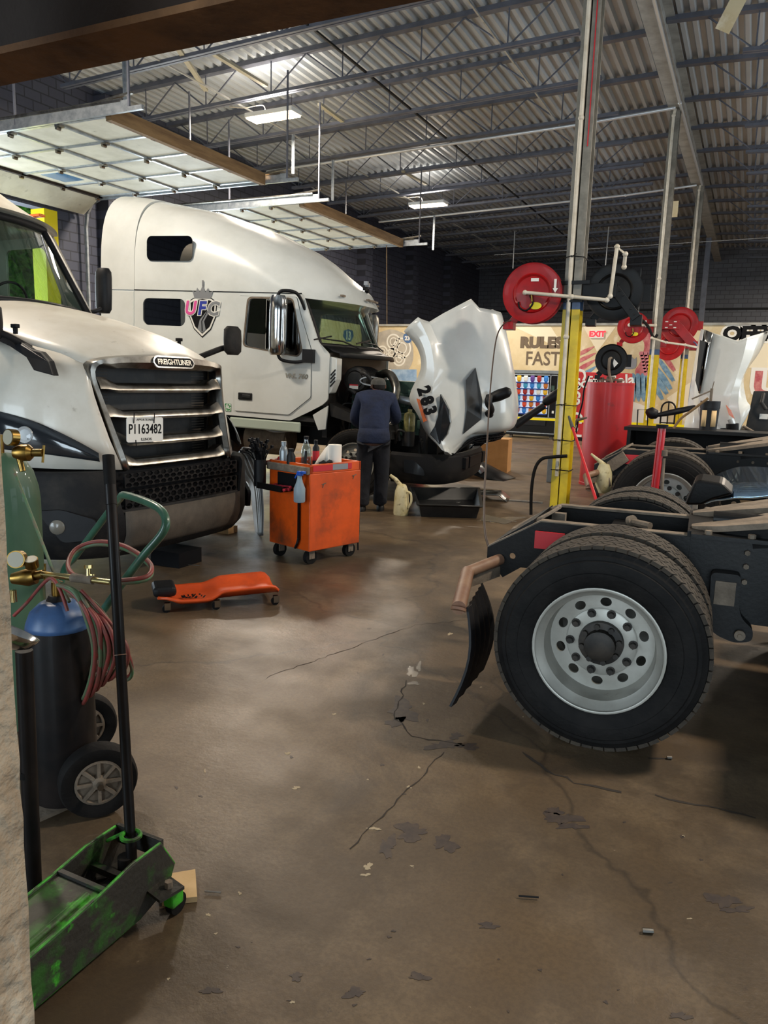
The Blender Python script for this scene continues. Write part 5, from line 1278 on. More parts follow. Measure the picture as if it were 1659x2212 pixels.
q0 = at(1022, 1003, z=0); q1 = at(1062, 1020, z=0); q2_ = at(1095, 1012, z=0)
bx = thing('cardboard_box', 'brown cardboard box on the floor behind the tipped hood', 'box', (q1.x, q1.y, 0), radians(8))
B().box(-.95, .28, 0, .5, 0, .62).build('box_body', 'cardboard', bx); B().box(-.35, -.32, -.003, 0, 0, .62).build('tape', 'light_cardboard', bx)
# ------------------------------------------------------------------ cardboard scrap, wheel chocks under the near truck
flatobj('cardboard_scrap', 'folded piece of light cardboard on the floor beside the green jack', 'cardboard', [(345, 1902), (422, 1889), (426, 1949), (350, 1958)], 'light_cardboard', .02, sm=False)
B().prism([(0, 0), (.32, 0), (.32, .13), (.02, .13)], 'y', -.12, .18).build('rubber_block', 'text_black', label='black rubber block on the floor under the near truck bumper', cat='block').location = at(345, 1212, z=0)
B().box(0, .25, -.08, .08, 0, .07).build('wooden_block', 'light_cardboard', label='pale wooden block on the floor right of the near truck bumper', cat='block').location = at(462, 1146, z=0)
for i, (px, py, l, lab) in enumerate(((1387, 2015, .03, 'small shiny lug nut on the floor at lower right'), (442, 1930, .05, 'thin nail on the floor beside the cardboard scrap'), (1120, 1940, .06, 'thin dark bolt on the floor at lower centre right'), (1440, 1640, .02, 'pale pebble on the floor below the near dual wheels'), (405, 1222, .10, 'shiny thin bolt on the floor left of the orange cart'))):
    p = at(px, py, z=0); o = B().cyl((0, 0, .008), (l, l*.4, .008), .008 if l < .04 else .003, n=8).build('loose_bolt', 'dull_chrome' if i != 2 else 'text_black', label=lab, cat='bolt', smooth=40); o.location = (p.x, p.y, 0)
# ------------------------------------------------------------------ gas cylinder cart at the left edge
hw = at(215, 1757, z=0)
# build in world coordinates; the cart stands around X -2.3, Y 1.9
ac = thing('cylinder_cart', 'green tubular gas cylinder hand truck with black rubber wheels at the left edge', 'hand truck', (hw.x, hw.y+.02, 0))
def wheel_cart(parent, c, ax, R, name='cart_wheel'):
    Mz = frame(c, Vector((0, 0, 1)).cross(ax), (0, 0, 1))   # local z = -axis direction
    q = B(); prof = [(R*.62, -.03), (R*.8, -.04), (R*.95, -.038), (R, -.02), (R, .02), (R*.95, .038), (R*.8, .04), (R*.62, .03)]
    q.rings([[Mz @ Vector((r*cos(t), r*sin(t), h)) for t in [2*pi*k/40 for k in range(40)]] for r, h in prof], cap=False, loop=True)
    w = q.build(name, 'rubber', parent, smooth=35, world=True)
    hubm = B(); hubm.rings([[Mz @ Vector((r*cos(t), r*sin(t), h)) for t in [2*pi*k/30 for k in range(30)]] for r, h in ((R*.62, .032), (R*.56, .034), (R*.52, .02), (R*.2, .018), (R*.16, .04), (R*.08, .045), (.0, .045))], cap=False)
    for k in range(8):
        t = 2*pi*k/8; hubm.bar(Mz @ Vector((R*.15*cos(t), R*.15*sin(t), .028)), Mz @ Vector((R*.56*cos(t), R*.56*sin(t), .028)), .012, .016, up=Mz.to_3x3() @ Vector((0, 0, 1)))
    hubm.build('wheel_hub', 'dusty_steel', w, smooth=30, world=True)
    B().cyl(Mz @ Vector((0, 0, .03)), Mz @ Vector((0, 0, .07)), .012, n=12).build('axle_nut', 'dull_chrome', w, world=True, smooth=40)
wc = at(212, 1683, X=hw.x)
RW = wc.z
camdir = Vector((-wc.x, -wc.y, 0)).normalized()
ax = Vector((.80, -.60, 0)).normalized()
wheel_cart(ac, Vector((hw.x, hw.y, RW)), ax, RW)
wheel_cart(ac, Vector((hw.x, hw.y, RW))-ax*.50, ax, RW)
frx = Vector((0, 1, 0))
def cyl_at(px, py, Y): return at(px, py, Y=Y)
Yc = hw.y
top_a = at(340, 1130, Y=Yc+.05)
q = B()
# handle loop: two rails rising from the axle, bent over at the top
nr0 = at(188, 1620, Y=Yc+.05); nr1 = at(178, 1380, Y=Yc+.05)
loopp = [at(185, 1618, Y=Yc+.08), at(180, 1500, Y=Yc+.08), at(172, 1385, Y=Yc+.10), at(230, 1290, Y=Yc+.10), at(278, 1232, Y=Yc+.12), at(335, 1155, Y=Yc+.12)]
q.tube([at(185, 1625, Y=Yc+.1), at(178, 1385, Y=Yc+.1)], .014, 12)
hl = spline([at(268, 1255, Y=Yc+.1), at(310, 1200, Y=Yc+.1), at(352, 1150, Y=Yc+.12), at(357, 1118, Y=Yc+.14), at(335, 1093, Y=Yc+.18), at(272, 1070, Y=Yc+.28), at(258, 1078, Y=Yc+.34), at(232, 1110, Y=Yc+.42), at(165, 1200, Y=Yc+.46), at(135, 1245, Y=Yc+.5), at(120, 1400, Y=Yc+.5), at(110, 1600, Y=Yc+.5)], 6)
q.tube(hl, .015, 12)
q.tube([at(60, 1545, Y=Yc-.1), at(120, 1455, Y=Yc-.02), at(180, 1372, Y=Yc+.08)], .012, 10)
q.tube([at(268, 1255, Y=Yc+.1), at(180, 1380, Y=Yc+.1)], .015, 12)
q.build('frame_tube', 'green_tube', ac, smooth=60, world=True)
B().bar(Vector((hw.x, hw.y, RW))-ax*.56, Vector((hw.x, hw.y, RW))+ax*.02, .02, .02).build('axle', 'black_steel', ac, world=True)
bp0 = at(85, 1765, z=.0); 
B().prism([(at(a_, b_, z=.03).x, at(a_, b_, z=.03).y) for a_, b_ in ((82, 1772), (160, 1738), (200, 1672), (60, 1665))], 'z', .02, .035).build('base_plate', 'dusty_steel', ac, world=True)
# cylinders
cp = at(106, 1742, z=.036); R1 = .115
c1 = thing('gas_cylinder', 'tall black gas cylinder with a blue shoulder standing on the green hand truck', 'gas cylinder', (cp.x-.02, cp.y+.10, .036), 0)
tz = at(95, 1290, Y=cp.y+.10).z-.036
tilt = .0
B().lathe([(0, 0), (R1, .0), (R1+.003, .02), (R1, tz-.10), (R1*.98, tz-.085), (R1*.85, tz-.045), (R1*.55, tz-.012), (.04, tz), (.03, tz+.02), (0, tz+.02)], n=40).build('cylinder_body', 'black_cylinder', c1, smooth=45)
B().lathe([(R1+.002, tz-.10), (R1*.99, tz-.083), (R1*.86, tz-.042), (R1*.56, tz-.009), (.041, tz+.002)], n=40, cap=False).build('cylinder_shoulder', 'blue_paint', c1, smooth=45, solid=.002)
B().cyl((0, 0, tz), (0, 0, tz+.07), .02, n=16).build('valve', 'brass', c1, smooth=40)
g2 = at(14, 1180, Y=cp.y+.45)
c2_ = thing('gas_cylinder', 'tall green oxygen cylinder behind the black one, by the near truck headlight', 'gas cylinder', (g2.x-.01, g2.y, .036))
gt = at(35, 985, Y=g2.y).z
R2 = (at(80, 1150, Y=g2.y)-at(22, 1150, Y=g2.y)).length*.92
B().lathe([(0, 0), (R2, .0), (R2, gt-.24), (R2*.96, gt-.18), (R2*.84, gt-.11), (R2*.6, gt-.05), (.04, gt-.03), (0, gt-.03)], n=40).build('cylinder_body', 'green_cylinder', c2_, smooth=45)
B().cyl((0, 0, gt-.04), (0, 0, gt+.05), .02, n=16).build('valve', 'brass', c2_, smooth=40)
def gauge(name_, p, d, r, parent):
    d = Vector(d).normalized(); g_ = B().cyl(p-d*.018, p+d*.014, r, n=28).build('gauge', 'brass', parent, smooth=40, world=True)
    B().cyl(p+d*.0135, p+d*.016, r*.88, n=28).build('gauge_face', 'gauge_white', g_, smooth=40, world=True)
# regulators
def regulator(lab, c, parts):
    t = thing('gas_regulator', lab, 'regulator', tuple(c)); return t
tow = (CO-Vector((-2.2, 2, 1.2))).normalized()
rc = at(52, 978, Y=cp.y+.30)
r1 = regulator('brass gas regulator with a round gauge at the top of the green cylinder', rc, 0)
rt = CR
B().tube([rc-rt*.04, rc-rt*.01, rc+rt*.02, rc+rt*.035], [.022, .034, .034, .02], 18).build('regulator_body', 'brass', r1, smooth=40, world=True)
B().tube([rc+rt*.03, rc+rt*.075], .016, 12).bar(rc+rt*.08+CU*.03, rc+rt*.075-CU*.04, .007).build('adjusting_screw', 'brass', r1, world=True, smooth=40)
gauge('g', at(24, 945, Y=cp.y+.27), (tow-CR*.9), .034, r1)
B().tube([rc-CU*.02-rt*.02, rc-CU*.075-rt*.005], .012, 10).build('outlet_fitting', 'brass', r1, world=True, smooth=40)
rc2 = at(62, 1238, Y=cp.y+.06)
r2 = regulator('brass gas regulator with two gauges on the black cylinder', rc2, 0)
B().tube([rc2-rt*.06-CU*.02, rc2-CU*.015, rc2+rt*.025-CU*.01], [.02, .034, .03], 18).build('regulator_body', 'brass', r2, smooth=40, world=True)
B().tube([rc2+rt*.02-CU*.01, rc2+rt*.055-CU*.004], .017, 12).bar(rc2+rt*.06+CU*.035, rc2+rt*.06-CU*.035, .006).build('adjusting_screw', 'brass', r2, world=True, smooth=40)
gauge('g', at(37, 1208, Y=cp.y+.02), (tow-CR*.3), .032, r2)
gauge('g', at(68, 1215, Y=cp.y+.05), Vector((.2, -.3, .9)), .024, r2)
B().tube([at(28, 1275, Y=cp.y), at(30, 1300, Y=cp.y)], .012, 10).build('outlet_fitting', 'bright_brass', r2, world=True, smooth=40)
# torch across the cart
ta, tb = at(92, 1240, Y=Yc-.02), at(240, 1258, Y=Yc-.02)
tc_ = thing('cutting_torch', 'brass cutting torch lying across the coiled hoses', 'torch', tuple(ta))
B().tube([ta, ta.lerp(tb, .5), tb], [.011, .012, .011], 14).build('torch_barrel', 'bright_brass', tc_, smooth=50, world=True)
B().tube([ta.lerp(tb, .45), ta.lerp(tb, .75)], .016, 12).build('torch_grip', 'dusty_steel', tc_, smooth=50, world=True)
k = ta.lerp(tb, .68); B().cyl(k, k+CU*.04, .008).cyl(k+CU*.04, k+CU*.052, .014, n=8).cyl(k+CR*.015, k+CR*.015+CU*.02, .010).build('torch_valve', 'bright_brass', tc_, world=True, smooth=40)
# hoses
def hose(lab, m, P, r=.0065, n=8):
    W_ = [at(a_, b_, Y=Yc+d_) for a_, b_, d_ in P]
    t = B().tube(spline(W_, n), r, 8).build('gas_hose', m, label=lab, cat='hose', smooth=60); return t
hose('green hose running down from the upper brass regulator', 'hose_green', [(28, 1012, .28), (55, 1080, .22), (90, 1170, .12), (120, 1245, .02), (150, 1300, -.02)])
hose('red hose arching over the blue shouldered cylinder', 'hose_red', [(30, 1330, -.06), (60, 1300, -.05), (92, 1262, -.05), (112, 1250, -.05), (130, 1275, -.05), (146, 1320, -.05)])
random.seed(21)
for i in range(6):
    for m, o in (('hose_green', 0), ('hose_red', 6)):
        W_ = [(126+5*i, 1262+2*i, -.05+.01*i), (160+9*i, 1280+6*i+o, -.06+.01*i), (188+13*i+o, 1335+8*i, -.06+.012*i), (200+14*i+o, 1400+4*i, -.05+.012*i), (196+13*i, 1465-3*i+o, -.03+.012*i), (180+11*i, 1512-14*i+o, .0+.01*i), (162+8*i, 1478-16*i, .03+.01*i), (156+7*i, 1400-12*i, .05+.01*i), (162+8*i, 1330-4*i, .05+.01*i)]
        P = [at(a_+random.uniform(-3, 3), b_+random.uniform(-4, 4), Y=Yc+d_) for a_, b_, d_ in W_]
        B().tube(spline(P, 6), .0078, 8).build('gas_hose', m, label='%s hose hanging in the coil on the green hand truck' % ('green' if o == 0 else 'red'), cat='hose', group='coiled %s torch hoses' % ('green' if o == 0 else 'red'), smooth=60)
for m, o, lab in (('hose_red', 0, 'red hose loop swinging out behind the jack handle'), ('hose_green', 7, 'green hose loop swinging out behind the jack handle')):
    hose(lab, m, [(175, 1275+o, -.04), (225, 1330+o, -.02), (262, 1380+o, .02), (285, 1440+o, .05), (272, 1462+o, .06), (235, 1440+o, .05), (214, 1400+o, .03), (210, 1365+o, .02)])
for m, o, lab in (('hose_red', 0, 'faded pink hose looping in a wide circle through the green handle'), ('hose_green', 6, 'faded green hose looping in a wide circle through the green handle')):
    P = [at(a_, b_+o, Y=Yc+d_) for a_, b_, d_ in ((240, 1255, .02), (310, 1248, .08), (328, 1228, .14), (312, 1205, .2), (265, 1178, .3), (210, 1170, .34), (165, 1185, .3), (147, 1215, .22), (155, 1238, .14), (185, 1250, .06))]
    B().tube(spline(P, 6), .0085, 8).build('gas_hose', m, label=lab, cat='hose', smooth=60)
# black pipe on the left and the steel bowl on it
pz = at(62, 1940, z=0)
vp = thing('drum_pipe', 'dark brown vertical pipe standing behind the pale door jamb', 'pipe', (pz.x-.03, pz.y+.08, 0))
pp0 = at(74, 1950, Y=1.45); pp1 = at(52, 1405, Y=1.45)
vp.location = (pp0.x, 1.45, 0); TM[vp.name] = Matrix.Translation(vp.location)
B().cyl((pp0.x, 1.45, 0), (pp1.x, 1.45, pp1.z), .024, n=20).build('pipe_tube', 'black_cylinder', vp, smooth=40, world=True)
B().cyl(Vector((pp0.x, 1.45, .45)), Vector((pp0.x, 1.45, .47)), .029, n=20).build('pipe_band', 'rubber', vp, smooth=40, world=True)
bc = at(26, 1372, Y=1.40)
bw = thing('steel_bowl', 'shiny steel bowl sitting on the dark pipe at the left edge', 'bowl', tuple(bc), (radians(-28), radians(14), 0))
B().lathe([(0, -.03), (.03, -.028), (.055, -.012), (.068, .012), (.073, .014), (.072, .008), (.06, -.016), (.03, -.033), (0, -.035)], n=36).build('bowl_shell', 'chrome', bw, smooth=50)
tg = B().add([at(60, 1342, Y=Yc-.05), at(88, 1330, Y=Yc-.05), at(98, 1352, Y=Yc-.05), at(70, 1368, Y=Yc-.05)], [(0, 1, 2, 3)]).build('paper_tag', 'paper', label='white paper tag hanging on the black gas cylinder', cat='tag', solid=.002)
# ------------------------------------------------------------------ green floor jack with its long handle
jf = thing('floor_jack', 'battered green service floor jack with a long black handle', 'floor jack', (at(300, 1960, z=0)[:2]+(0,)) if False else tuple(Vector((at(300, 1975, z=0).x, at(300, 1975, z=0).y, 0))))
# axis of the jack: rear (handle end) at px 320,1850; front runs to px 65,2180 and beyond
ra = Vector((-1.502, 1.665, 0)); dj = Vector((-.01, -1, 0)).normalized(); nj = Vector((-1, .01, 0)).normalized()
wj = .185
def J(u, v, z): return ra+dj*u+nj*v+Vector((0, 0, z))   # u forward along jack, v across (away from the camera)
hp = [(-.03, .12), (.03, .225), (.15, .225), (.27, .205), (.80, .15), (.80, .03), (.12, .03), (.0, .06)]
for v in (0, wj):
    q = B().rings([[J(u, v-.006, z) for u, z in hp], [J(u, v+.006, z) for u, z in hp]])
    sdp = q.build('side_plate', 'jack_green', jf, world=True, bevel=.003)
    B().tube([J(u, v, z) for u, z in [hp[0], hp[1], hp[2], hp[3], hp[4]]], .0045, 8).build('plate_rim', 'jack_bright', sdp, world=True, smooth=60)
    B().tube([J(u, v, z) for u, z in [hp[4], hp[5], hp[6]]][1:], .004, 6).build('lower_rim', 'jack_bright', sdp, world=True, smooth=60)
q = B().rings([[J(.26, -.0, .20), J(.26, wj, .20), J(.26, wj, .19), J(.26, 0, .19)], [J(.80, 0, .145), J(.80, wj, .145), J(.80, wj, .135), J(.80, 0, .135)]]); q.build('top_cover', 'jack_cover', jf, world=True)
B().tube([J(.28, .035, .20), J(.80, .035, .148)], .010, 8).tube([J(.28, .05, .199), J(.80, .05, .147)], .004, 6).build('cover_ridge', 'jack_cover', jf, world=True, smooth=50)
for a_, b_, c_, d_ in ((.02, .20, .012, .06), (.25, .195, .015, .03), (.13, .15, .02, .02)): B().bar(J(a_, .0, b_), J(a_, wj, b_), c_, d_).build('cross_plate', 'jack_green', jf, world=True)
B().tube([J(.03, wj*.5, .09), J(.3, wj*.5, .09)], .045, 14).tube([J(.08, wj*.5, .1), J(.08, wj*.5, .18)], .025, 12).build('hydraulic_pump', 'engine_dark', jf, world=True, smooth=50)
for v in (-.05, wj+.05):
    B().bar(J(.10, v*.6, .10), J(.015, v, .10), .08, .01).build('caster_bracket', 'jack_green', jf, world=True)
    B().bar(J(.03, v, .09), J(.03, v, .035), .04, .05, up=dj).build('caster_fork', 'jack_bright', jf, world=True, bevel=.006)
    B().cyl(J(.02, v-.012, .034), J(.02, v+.012, .034), .034, n=24).build('caster_wheel', 'rubber', jf, world=True, smooth=40)
    B().cyl(J(.05, v, .105), J(.05, v, .125), .012, n=6).build('caster_bolt', 'dusty_steel', jf, world=True)
for v in (.0, wj):
    B().cyl(J(.74, v-.02, .055), J(.74, v+.02, .055), .055, n=24).build('front_wheel', 'rubber', jf, world=True, smooth=40)
hb0 = at(283, 1805, z=.25); ht = at(234, 984, Y=hb0.y+.28)
sock = hb0
B().tube([sock+CU*-.0+Vector((.028*cos(a_), .028*sin(a_), .0)) for a_ in [2*pi*k_/18 for k_ in range(18)]], .007, 6, loop=True).tube([sock+Vector((-.03, 0, 0)), sock+Vector((-.09, -.01, -.04))], .006, 6).build('handle_ring', 'jack_bright', jf, world=True, smooth=50)
hn = B().tube([sock+Vector((0, 0, -.08)), sock.lerp(ht, .45), sock.lerp(ht, .451), sock.lerp(ht, .86), sock.lerp(ht, .861), ht], [.0165, .0165, .0175, .0175, .019, .019], 20).build('handle', 'black_cylinder', jf, world=True, smooth=50)
dh = (ht-sock).normalized()
B().tube([ht-dh*.10, ht], .0195, 18).build('handle_grip_end', 'rubber', hn, world=True, smooth=50)
B().tube([sock.lerp(ht, .455), sock.lerp(ht, .457)], .0195, 18).build('handle_collar', 'tan_pipe', hn, world=True, smooth=50)
# ------------------------------------------------------------------ columns, pipes, hose reels
def hcol(name, lab, x, y, yz, top, w=.20, base=None):
    t = thing(name, lab, 'post', (x, y, 0), 0, None)
    def H(z0, z1, nm, m, k=1.0):
        q = B(); a = w/2*k
        q.box(-a, a, -a, -a+.016, z0, z1).box(-a, a, a-.016, a, z0, z1).box(-.008, .008, -a, a, z0, z1)
        return q.build(nm, m, t, bevel=.002)
    H(0, yz, 'yellow_section', 'yellow_paint'); H(yz, yz+.12, 'blue_band', 'blue_paint'); H(yz+.12, top, 'grey_section', 'post_grey')
    B().box(-.2, .2, -.2, .2, 0, .02).build('base_plate', 'post_grey', t)
    return t
P1p = at(1226, 840, Y=9.31); PX1 = P1p.x
zj = at(1238, 655, Y=9.31).z
post1 = hcol('steel_post', 'nearest yellow and grey steel post, carrying the big red and black hose reels', PX1, 9.31, zj-.08, ZB)
p2_ = at(1407, 840, Y=18.4); post2 = hcol('steel_post', 'second yellow and grey steel post, the one with three small red hose reels', p2_.x, 18.4, at(1412, 757, Y=18.4).z-.1, ZB)
p3_ = at(1472, 840, Y=25.2); post3 = hcol('steel_post', 'third yellow and grey steel post, standing just in front of the painted wall', p3_.x, 25.2, at(1475, 768, Y=25.2).z-.1, ZB)
p4_ = at(1500, 840, Y=33.8); post4 = thing('steel_post', 'farthest grey steel post rising behind the painted wall', 'post', (p4_.x, 33.8, 0))
B().box(-.1, .1, -.1, .1, 0, ZB).build('grey_section', 'grey_steel_paint', post4)
def pipe(lab, P, r, m='white_pipe', n=10, name='air_pipe', smooth=True, cat='pipe', group=None, fit=None):
    t = B().tube(P, r, n)
    if fit:
        for q in P[1:-1] if fit == 1 else P: t.add(*sph(Vector(q), r*1.45))
    return t.build(name, m, label=lab, cat=cat, smooth=50, group=group)
def sph(c, r, n=8):
    V = []; F = []
    for i in range(n+1):
        for j in range(n):
            a = pi*i/n; b_ = 2*pi*j/n; V.append(c+Vector((r*sin(a)*cos(b_), r*sin(a)*sin(b_), r*cos(a))))
    for i in range(n):
        for j in range(n): F.append((i*n+j, i*n+(j+1) % n, (i+1)*n+(j+1) % n, (i+1)*n+j))
    return V, F
yf = 9.31-.13
pipe('white air pipe strapped up the front of the nearest post', [(PX1-.03, yf, .55), (PX1-.03, yf, 2.2), (PX1-.03, yf, 4.6), (PX1-.03, yf, ZB-.1)], .024, fit=1)
q = B()
for z in (.62, .98, 1.40, 3.1): q.tube(rr_ := [(PX1+a_, 9.31+b_, z+c_) for a_, b_, c_ in ((-.11, -.11, 0), (-.03, -.165, .01), (.11, -.11, 0), (.11, .11, 0), (-.11, .11, 0))], .006, 5, loop=True); q.bar((PX1-.03, yf-.03, z), (PX1+.04, yf-.06, z+.03), .006)
q.build('strap_ties', 'text_black', label='black ties binding the white pipe to the nearest post', cat='ties')
B().box(PX1+.05, PX1+.062, yf+.02, yf+.026, 4.3, 6.9).build('red_laser_streak', 'label_red', post1, world=True)  # thin red strip up the grey section
for px_, Y_, X_, lab in ((0, 18.4, p2_.x, 'white pipe running down the front of the second post'), (0, 25.2, p3_.x, 'white pipe running down the front of the third post')):
    pipe(lab, [(X_-.02, Y_-.14, .9), (X_-.02, Y_-.14, 4), (X_-.02, Y_-.14, ZB-.15), (X_, Y_-.14, ZB-.02)], .03, fit=1)
for yy, lab in ((18.4-.5, 'long white pipe crossing under the joists to the second post'), (25.2-.5, 'long white pipe crossing under the joists to the third post')):
    pipe(lab, [(WX+1.5, yy, roofz(WX+1.5)-.80), (-4, yy, roofz(-4)-.80), (BX, yy+.2, ZB-.05)], .035, 'conduit', fit=1)
pipe('thin conduit running along the lower edge of the roof girder', [(BX+.1, -1, ZB-.03), (BX+.1, 17.9, ZB-.03), (BX+.14, 25, ZB-.03)], .03, 'conduit', fit=1)
pipe('thin straight cable strung across the far end of the hall', [(WX+4, 30, 6.6), (8, 30, 6.9)], .012, 'conduit')
def reel(lab, c, R, m, yaw, parent_group=None, arm=None, detail=True, hub='label_white'):
    """hose reel: two dished discs, hose between, arm bracket; axis along local y after yaw"""
    t = thing('hose_reel', lab, 'hose reel', tuple(c), yaw)
    for y in (-.085, .085):
        s = -1 if y < 0 else 1
        q = B().lathe([(0, y+.012*s), (R*.30, y+.012*s), (R*.55, y), (R*.62, y+.015*s), (R*.66, y), (R*.92, y), (R, y+.010*s), (R, y-.004*s), (R*.92, y-.006*s), (R*.3, y-.002*s), (0, y-.002*s)], axis='y', n=48)
        q.build('reel_disc', m, t, smooth=25)
    q = B()
    for k in range(5): q.tube([((R*.72)*cos(a), -.06+.03*k, (R*.72)*sin(a)) for a in [2*pi*j/36 for j in range(36)]], .018, 6, loop=True)
    q.build('coiled_hose', 'rubber', t, smooth=60)
    q = B().box(-.03, R*1.25, .10, .13, -.10, .10) if arm != 'l' else B().box(-R*.1, R*1.25, .10, .13, -.08, .08)
    q.bar((0, .115, 0), (-R*.75, .115, -R*.95), .09, .02, up=(0, 1, 0)).cyl((0, -.11, 0), (0, .13, 0), .025)
    q.box(-R*.95, -R*.6, .0-.07, .13, -R*1.2, -R*.95)
    q.build('arm_bracket', m, t, bevel=.004)
    if detail:
        B().box(-.02, .07, -.102, -.099, R*.38, R*.48).build('sticker', 'label_white', t); B().xf(Matrix()).lathe([(0, -.101), (R*.17, -.101), (R*.17, -.098)], (0, 0, 0), 'y', 20).xf(Matrix.Translation((.05, -.003, -R*.42)) @ Matrix.Diagonal((1.2, 1, .7, 1))).build('oval_sticker', 'label_yellow', t)
        B().prism([(R*.72, R*.45), (R*.80, R*.45), (R*.80, R*.15), (R*.86, R*.15), (R*.77, R*.0), (R*.68, R*.15), (R*.72, R*.15)], 'y', -.10, -.097).build('arrow_sticker', 'label_white', t)
        B().tube(spline([(-.02, -.11, -.03), (.02, -.12, -.12), (-.05, -.12, -.2), (-.13, -.115, -.17), (-.15, -.11, -.10)]), .011, 7).build('feed_hose', 'text_black', t, smooth=60)
        B().cyl((0, -.13, -.02), (.01, -.13, -.10), .013, n=10).build('hose_fitting', 'brass', t, smooth=40)
    return t
rc1 = at(1152, 635, Y=9.12); RR = .345
rl = reel('big red hose reel hanging left of the nearest yellow post', rc1, RR, 'red_paint', radians(6))
rc2_ = at(1328, 632, Y=9.45)
rk = reel('big black hose reel right of the nearest yellow post', rc2_, .32, 'black_steel', radians(6), detail=False)
q = B().box(-.36, .03, -.16, -.13, -.07, .09).bar((.0, -.145, .03), (.27, -.145, -.30), .11, .02, up=(0, 1, 0)).box(.2, .33, -.13, .1, -.38, -.26).cyl((0, -.15, 0), (0, .1, 0), .03)
for x, z in ((.0, .08), (.06, 0), (.1, -.05), (.2, -.2), (.24, -.26)): q.cyl((x, -.16, z), (x, -.168, z), .012, n=8)
q.build('front_arm', 'black_steel', rk, bevel=.004)
pz_ = at(1238, 635, Y=9.18)
B().box(PX1-.32, PX1+.16, 9.17, 9.2, zj+.02, zj+.06).box(PX1-.14, PX1+.20, 9.17, 9.2, zj+.20, zj+.24).box(PX1-.14, PX1+.25, 9.44, 9.47, zj+.05, zj+.22).box(PX1-.13, PX1+.13, 9.16, 9.2, zj+.0, zj+.02).build('reel_clamp', 'black_steel', label='dark steel clamp plates holding both big reels to the post', cat='clamp')
PP = [at(a_, b_, Y=y_) for a_, b_, y_ in ((1134, 632, 8.98), (1235, 641, 9.0), (1311, 648, 9.1), (1318, 640, 9.1), (1333, 533, 9.15), (1351, 549, 9.2), (1348, 577, 9.25))]
pipe('cream plastic pipe elbowing over the two big hose reels', PP, .021, fit=2)
P = [at(a_, b_, Y=9.0) for a_, b_ in ((1104, 690), (1088, 698), (1072, 730), (1060, 830), (1052, 960), (1046, 1080), (1048, 1150), (1056, 1182))]
B().tube(spline(P), .010, 8).build('air_hose', 'tan_pipe', label='thin brown hose hanging from the big red reel to the near tractor frame', cat='hose', smooth=60) if False else None
P = [at(a_, b_, Y=y_) for a_, b_, y_ in ((1104, 692, 9.0), (1088, 700, 8.9), (1072, 732, 8.5), (1060, 830, 7.5), (1052, 960, 6.3), (1046, 1080, 5.2), (1048, 1150, 4.6), (1058, 1186, 4.4))]
B().tube(spline(P), .008, 8).build('air_hose', 'hose_brown', label='thin brown hose hanging from the big red reel to the near tractor frame', cat='hose', smooth=60)
P = [at(a_, b_, Y=9.1) for a_, b_ in ((1225, 985), (1195, 987), (1170, 992), (1155, 1015), (1148, 1060), (1147, 1112))]
B().tube(spline(P), .020, 8).build('air_hose', 'rubber', label='thick black hose curving down from the foot of the nearest post', cat='hose', smooth=60)
reel('small red hose reel left of the second post', at(1368, 708, Y=18.1), .34, 'red_paint', radians(6))
r3 = reel('red hose reel right of the second post, seen from its bracket side', at(1468, 703, Y=18.8), .40, 'red_paint', radians(6), detail=False)
q = B().box(-.75, .0, -.16, -.13, -.10, .12).bar((-.1, -.145, .03), (.32, -.145, -.42), .2, .02, up=(0, 1, 0)).box(.25, .42, -.13, .1, -.55, -.35); q.build('front_arm', 'red_paint', r3, bevel=.006)
q = B()
for x, z in ((-.28, .07), (-.10, .07), (-.19, 0), (-.28, -.06), (-.10, -.06)): q.box(x-.03, x+.03, -.168, -.16, z-.01, z+.01)
q.build('bracket_slots', 'label_white', r3)
reel('small red hose reel on the third post, half hidden behind another reel', at(1445, 745, Y=24.9), .46, 'red_paint', radians(6), detail=False)
pipe('cream pipe stub leading into the small red reel on the second post', [at(1360, 702, Y=17.95), at(1415, 703, Y=18.1)], .03, fit=2)
pipe('thin pale pipe sticking out right past the second post', [at(1408, 730, Y=17.6), at(1440, 740, Y=17.5), at(1480, 745, Y=17.2), at(1550, 760, Y=16.6)], .022, fit=2)
P = [at(a_, b_, Y=18.0) for a_, b_ in ((1385, 690), (1400, 705), (1412, 730), (1420, 722))]
B().tube(spline(P), .03, 8).build('air_hose', 'rubber', label='thick black hose drooping between the reels of the second post', cat='hose', smooth=60)
P = [at(a_, b_, Y=18.6) for a_, b_ in ((1498, 738), (1506, 750), (1500, 790), (1490, 850), (1482, 930))]
B().tube(spline(P), .014, 8).build('air_hose', 'blue_paint', label='thin dark hose hanging from the reel at the second post', cat='hose', smooth=60)
for a, b_, z0, Y in (((1112, 500), (1108, 580), 6.0, 20), ((1315, 490), (1305, 610), 6.4, 22), ((835, 530), (836, 700), 5, 15), ((1385, 580), (1378, 700), 5, 20)):
    m = 'conduit' if a[0] != 835 else 'wood'
    _p = at(*a, z=7.3 if a[0] != 835 else 5.3); Y = _p.y; B().cyl(_p, at(*b_, Y=Y), .02 if a[0] != 835 else .012).build('drop_rod' if a[0] != 835 else 'pull_rope', m, label={1112: 'thin pale conduit hanging above the big red reel', 1315: 'thin pale conduit hanging behind the nearest post', 835: 'thin tan rope hanging from the second overhead door', 1385: 'thin pale conduit hanging near the second post'}[a[0]], cat='rod' if a[0] != 835 else 'rope')
for a_, b_, Y in (((700, 560), (752, 600), 20), ((700, 560), (752, 640), 20)): pass
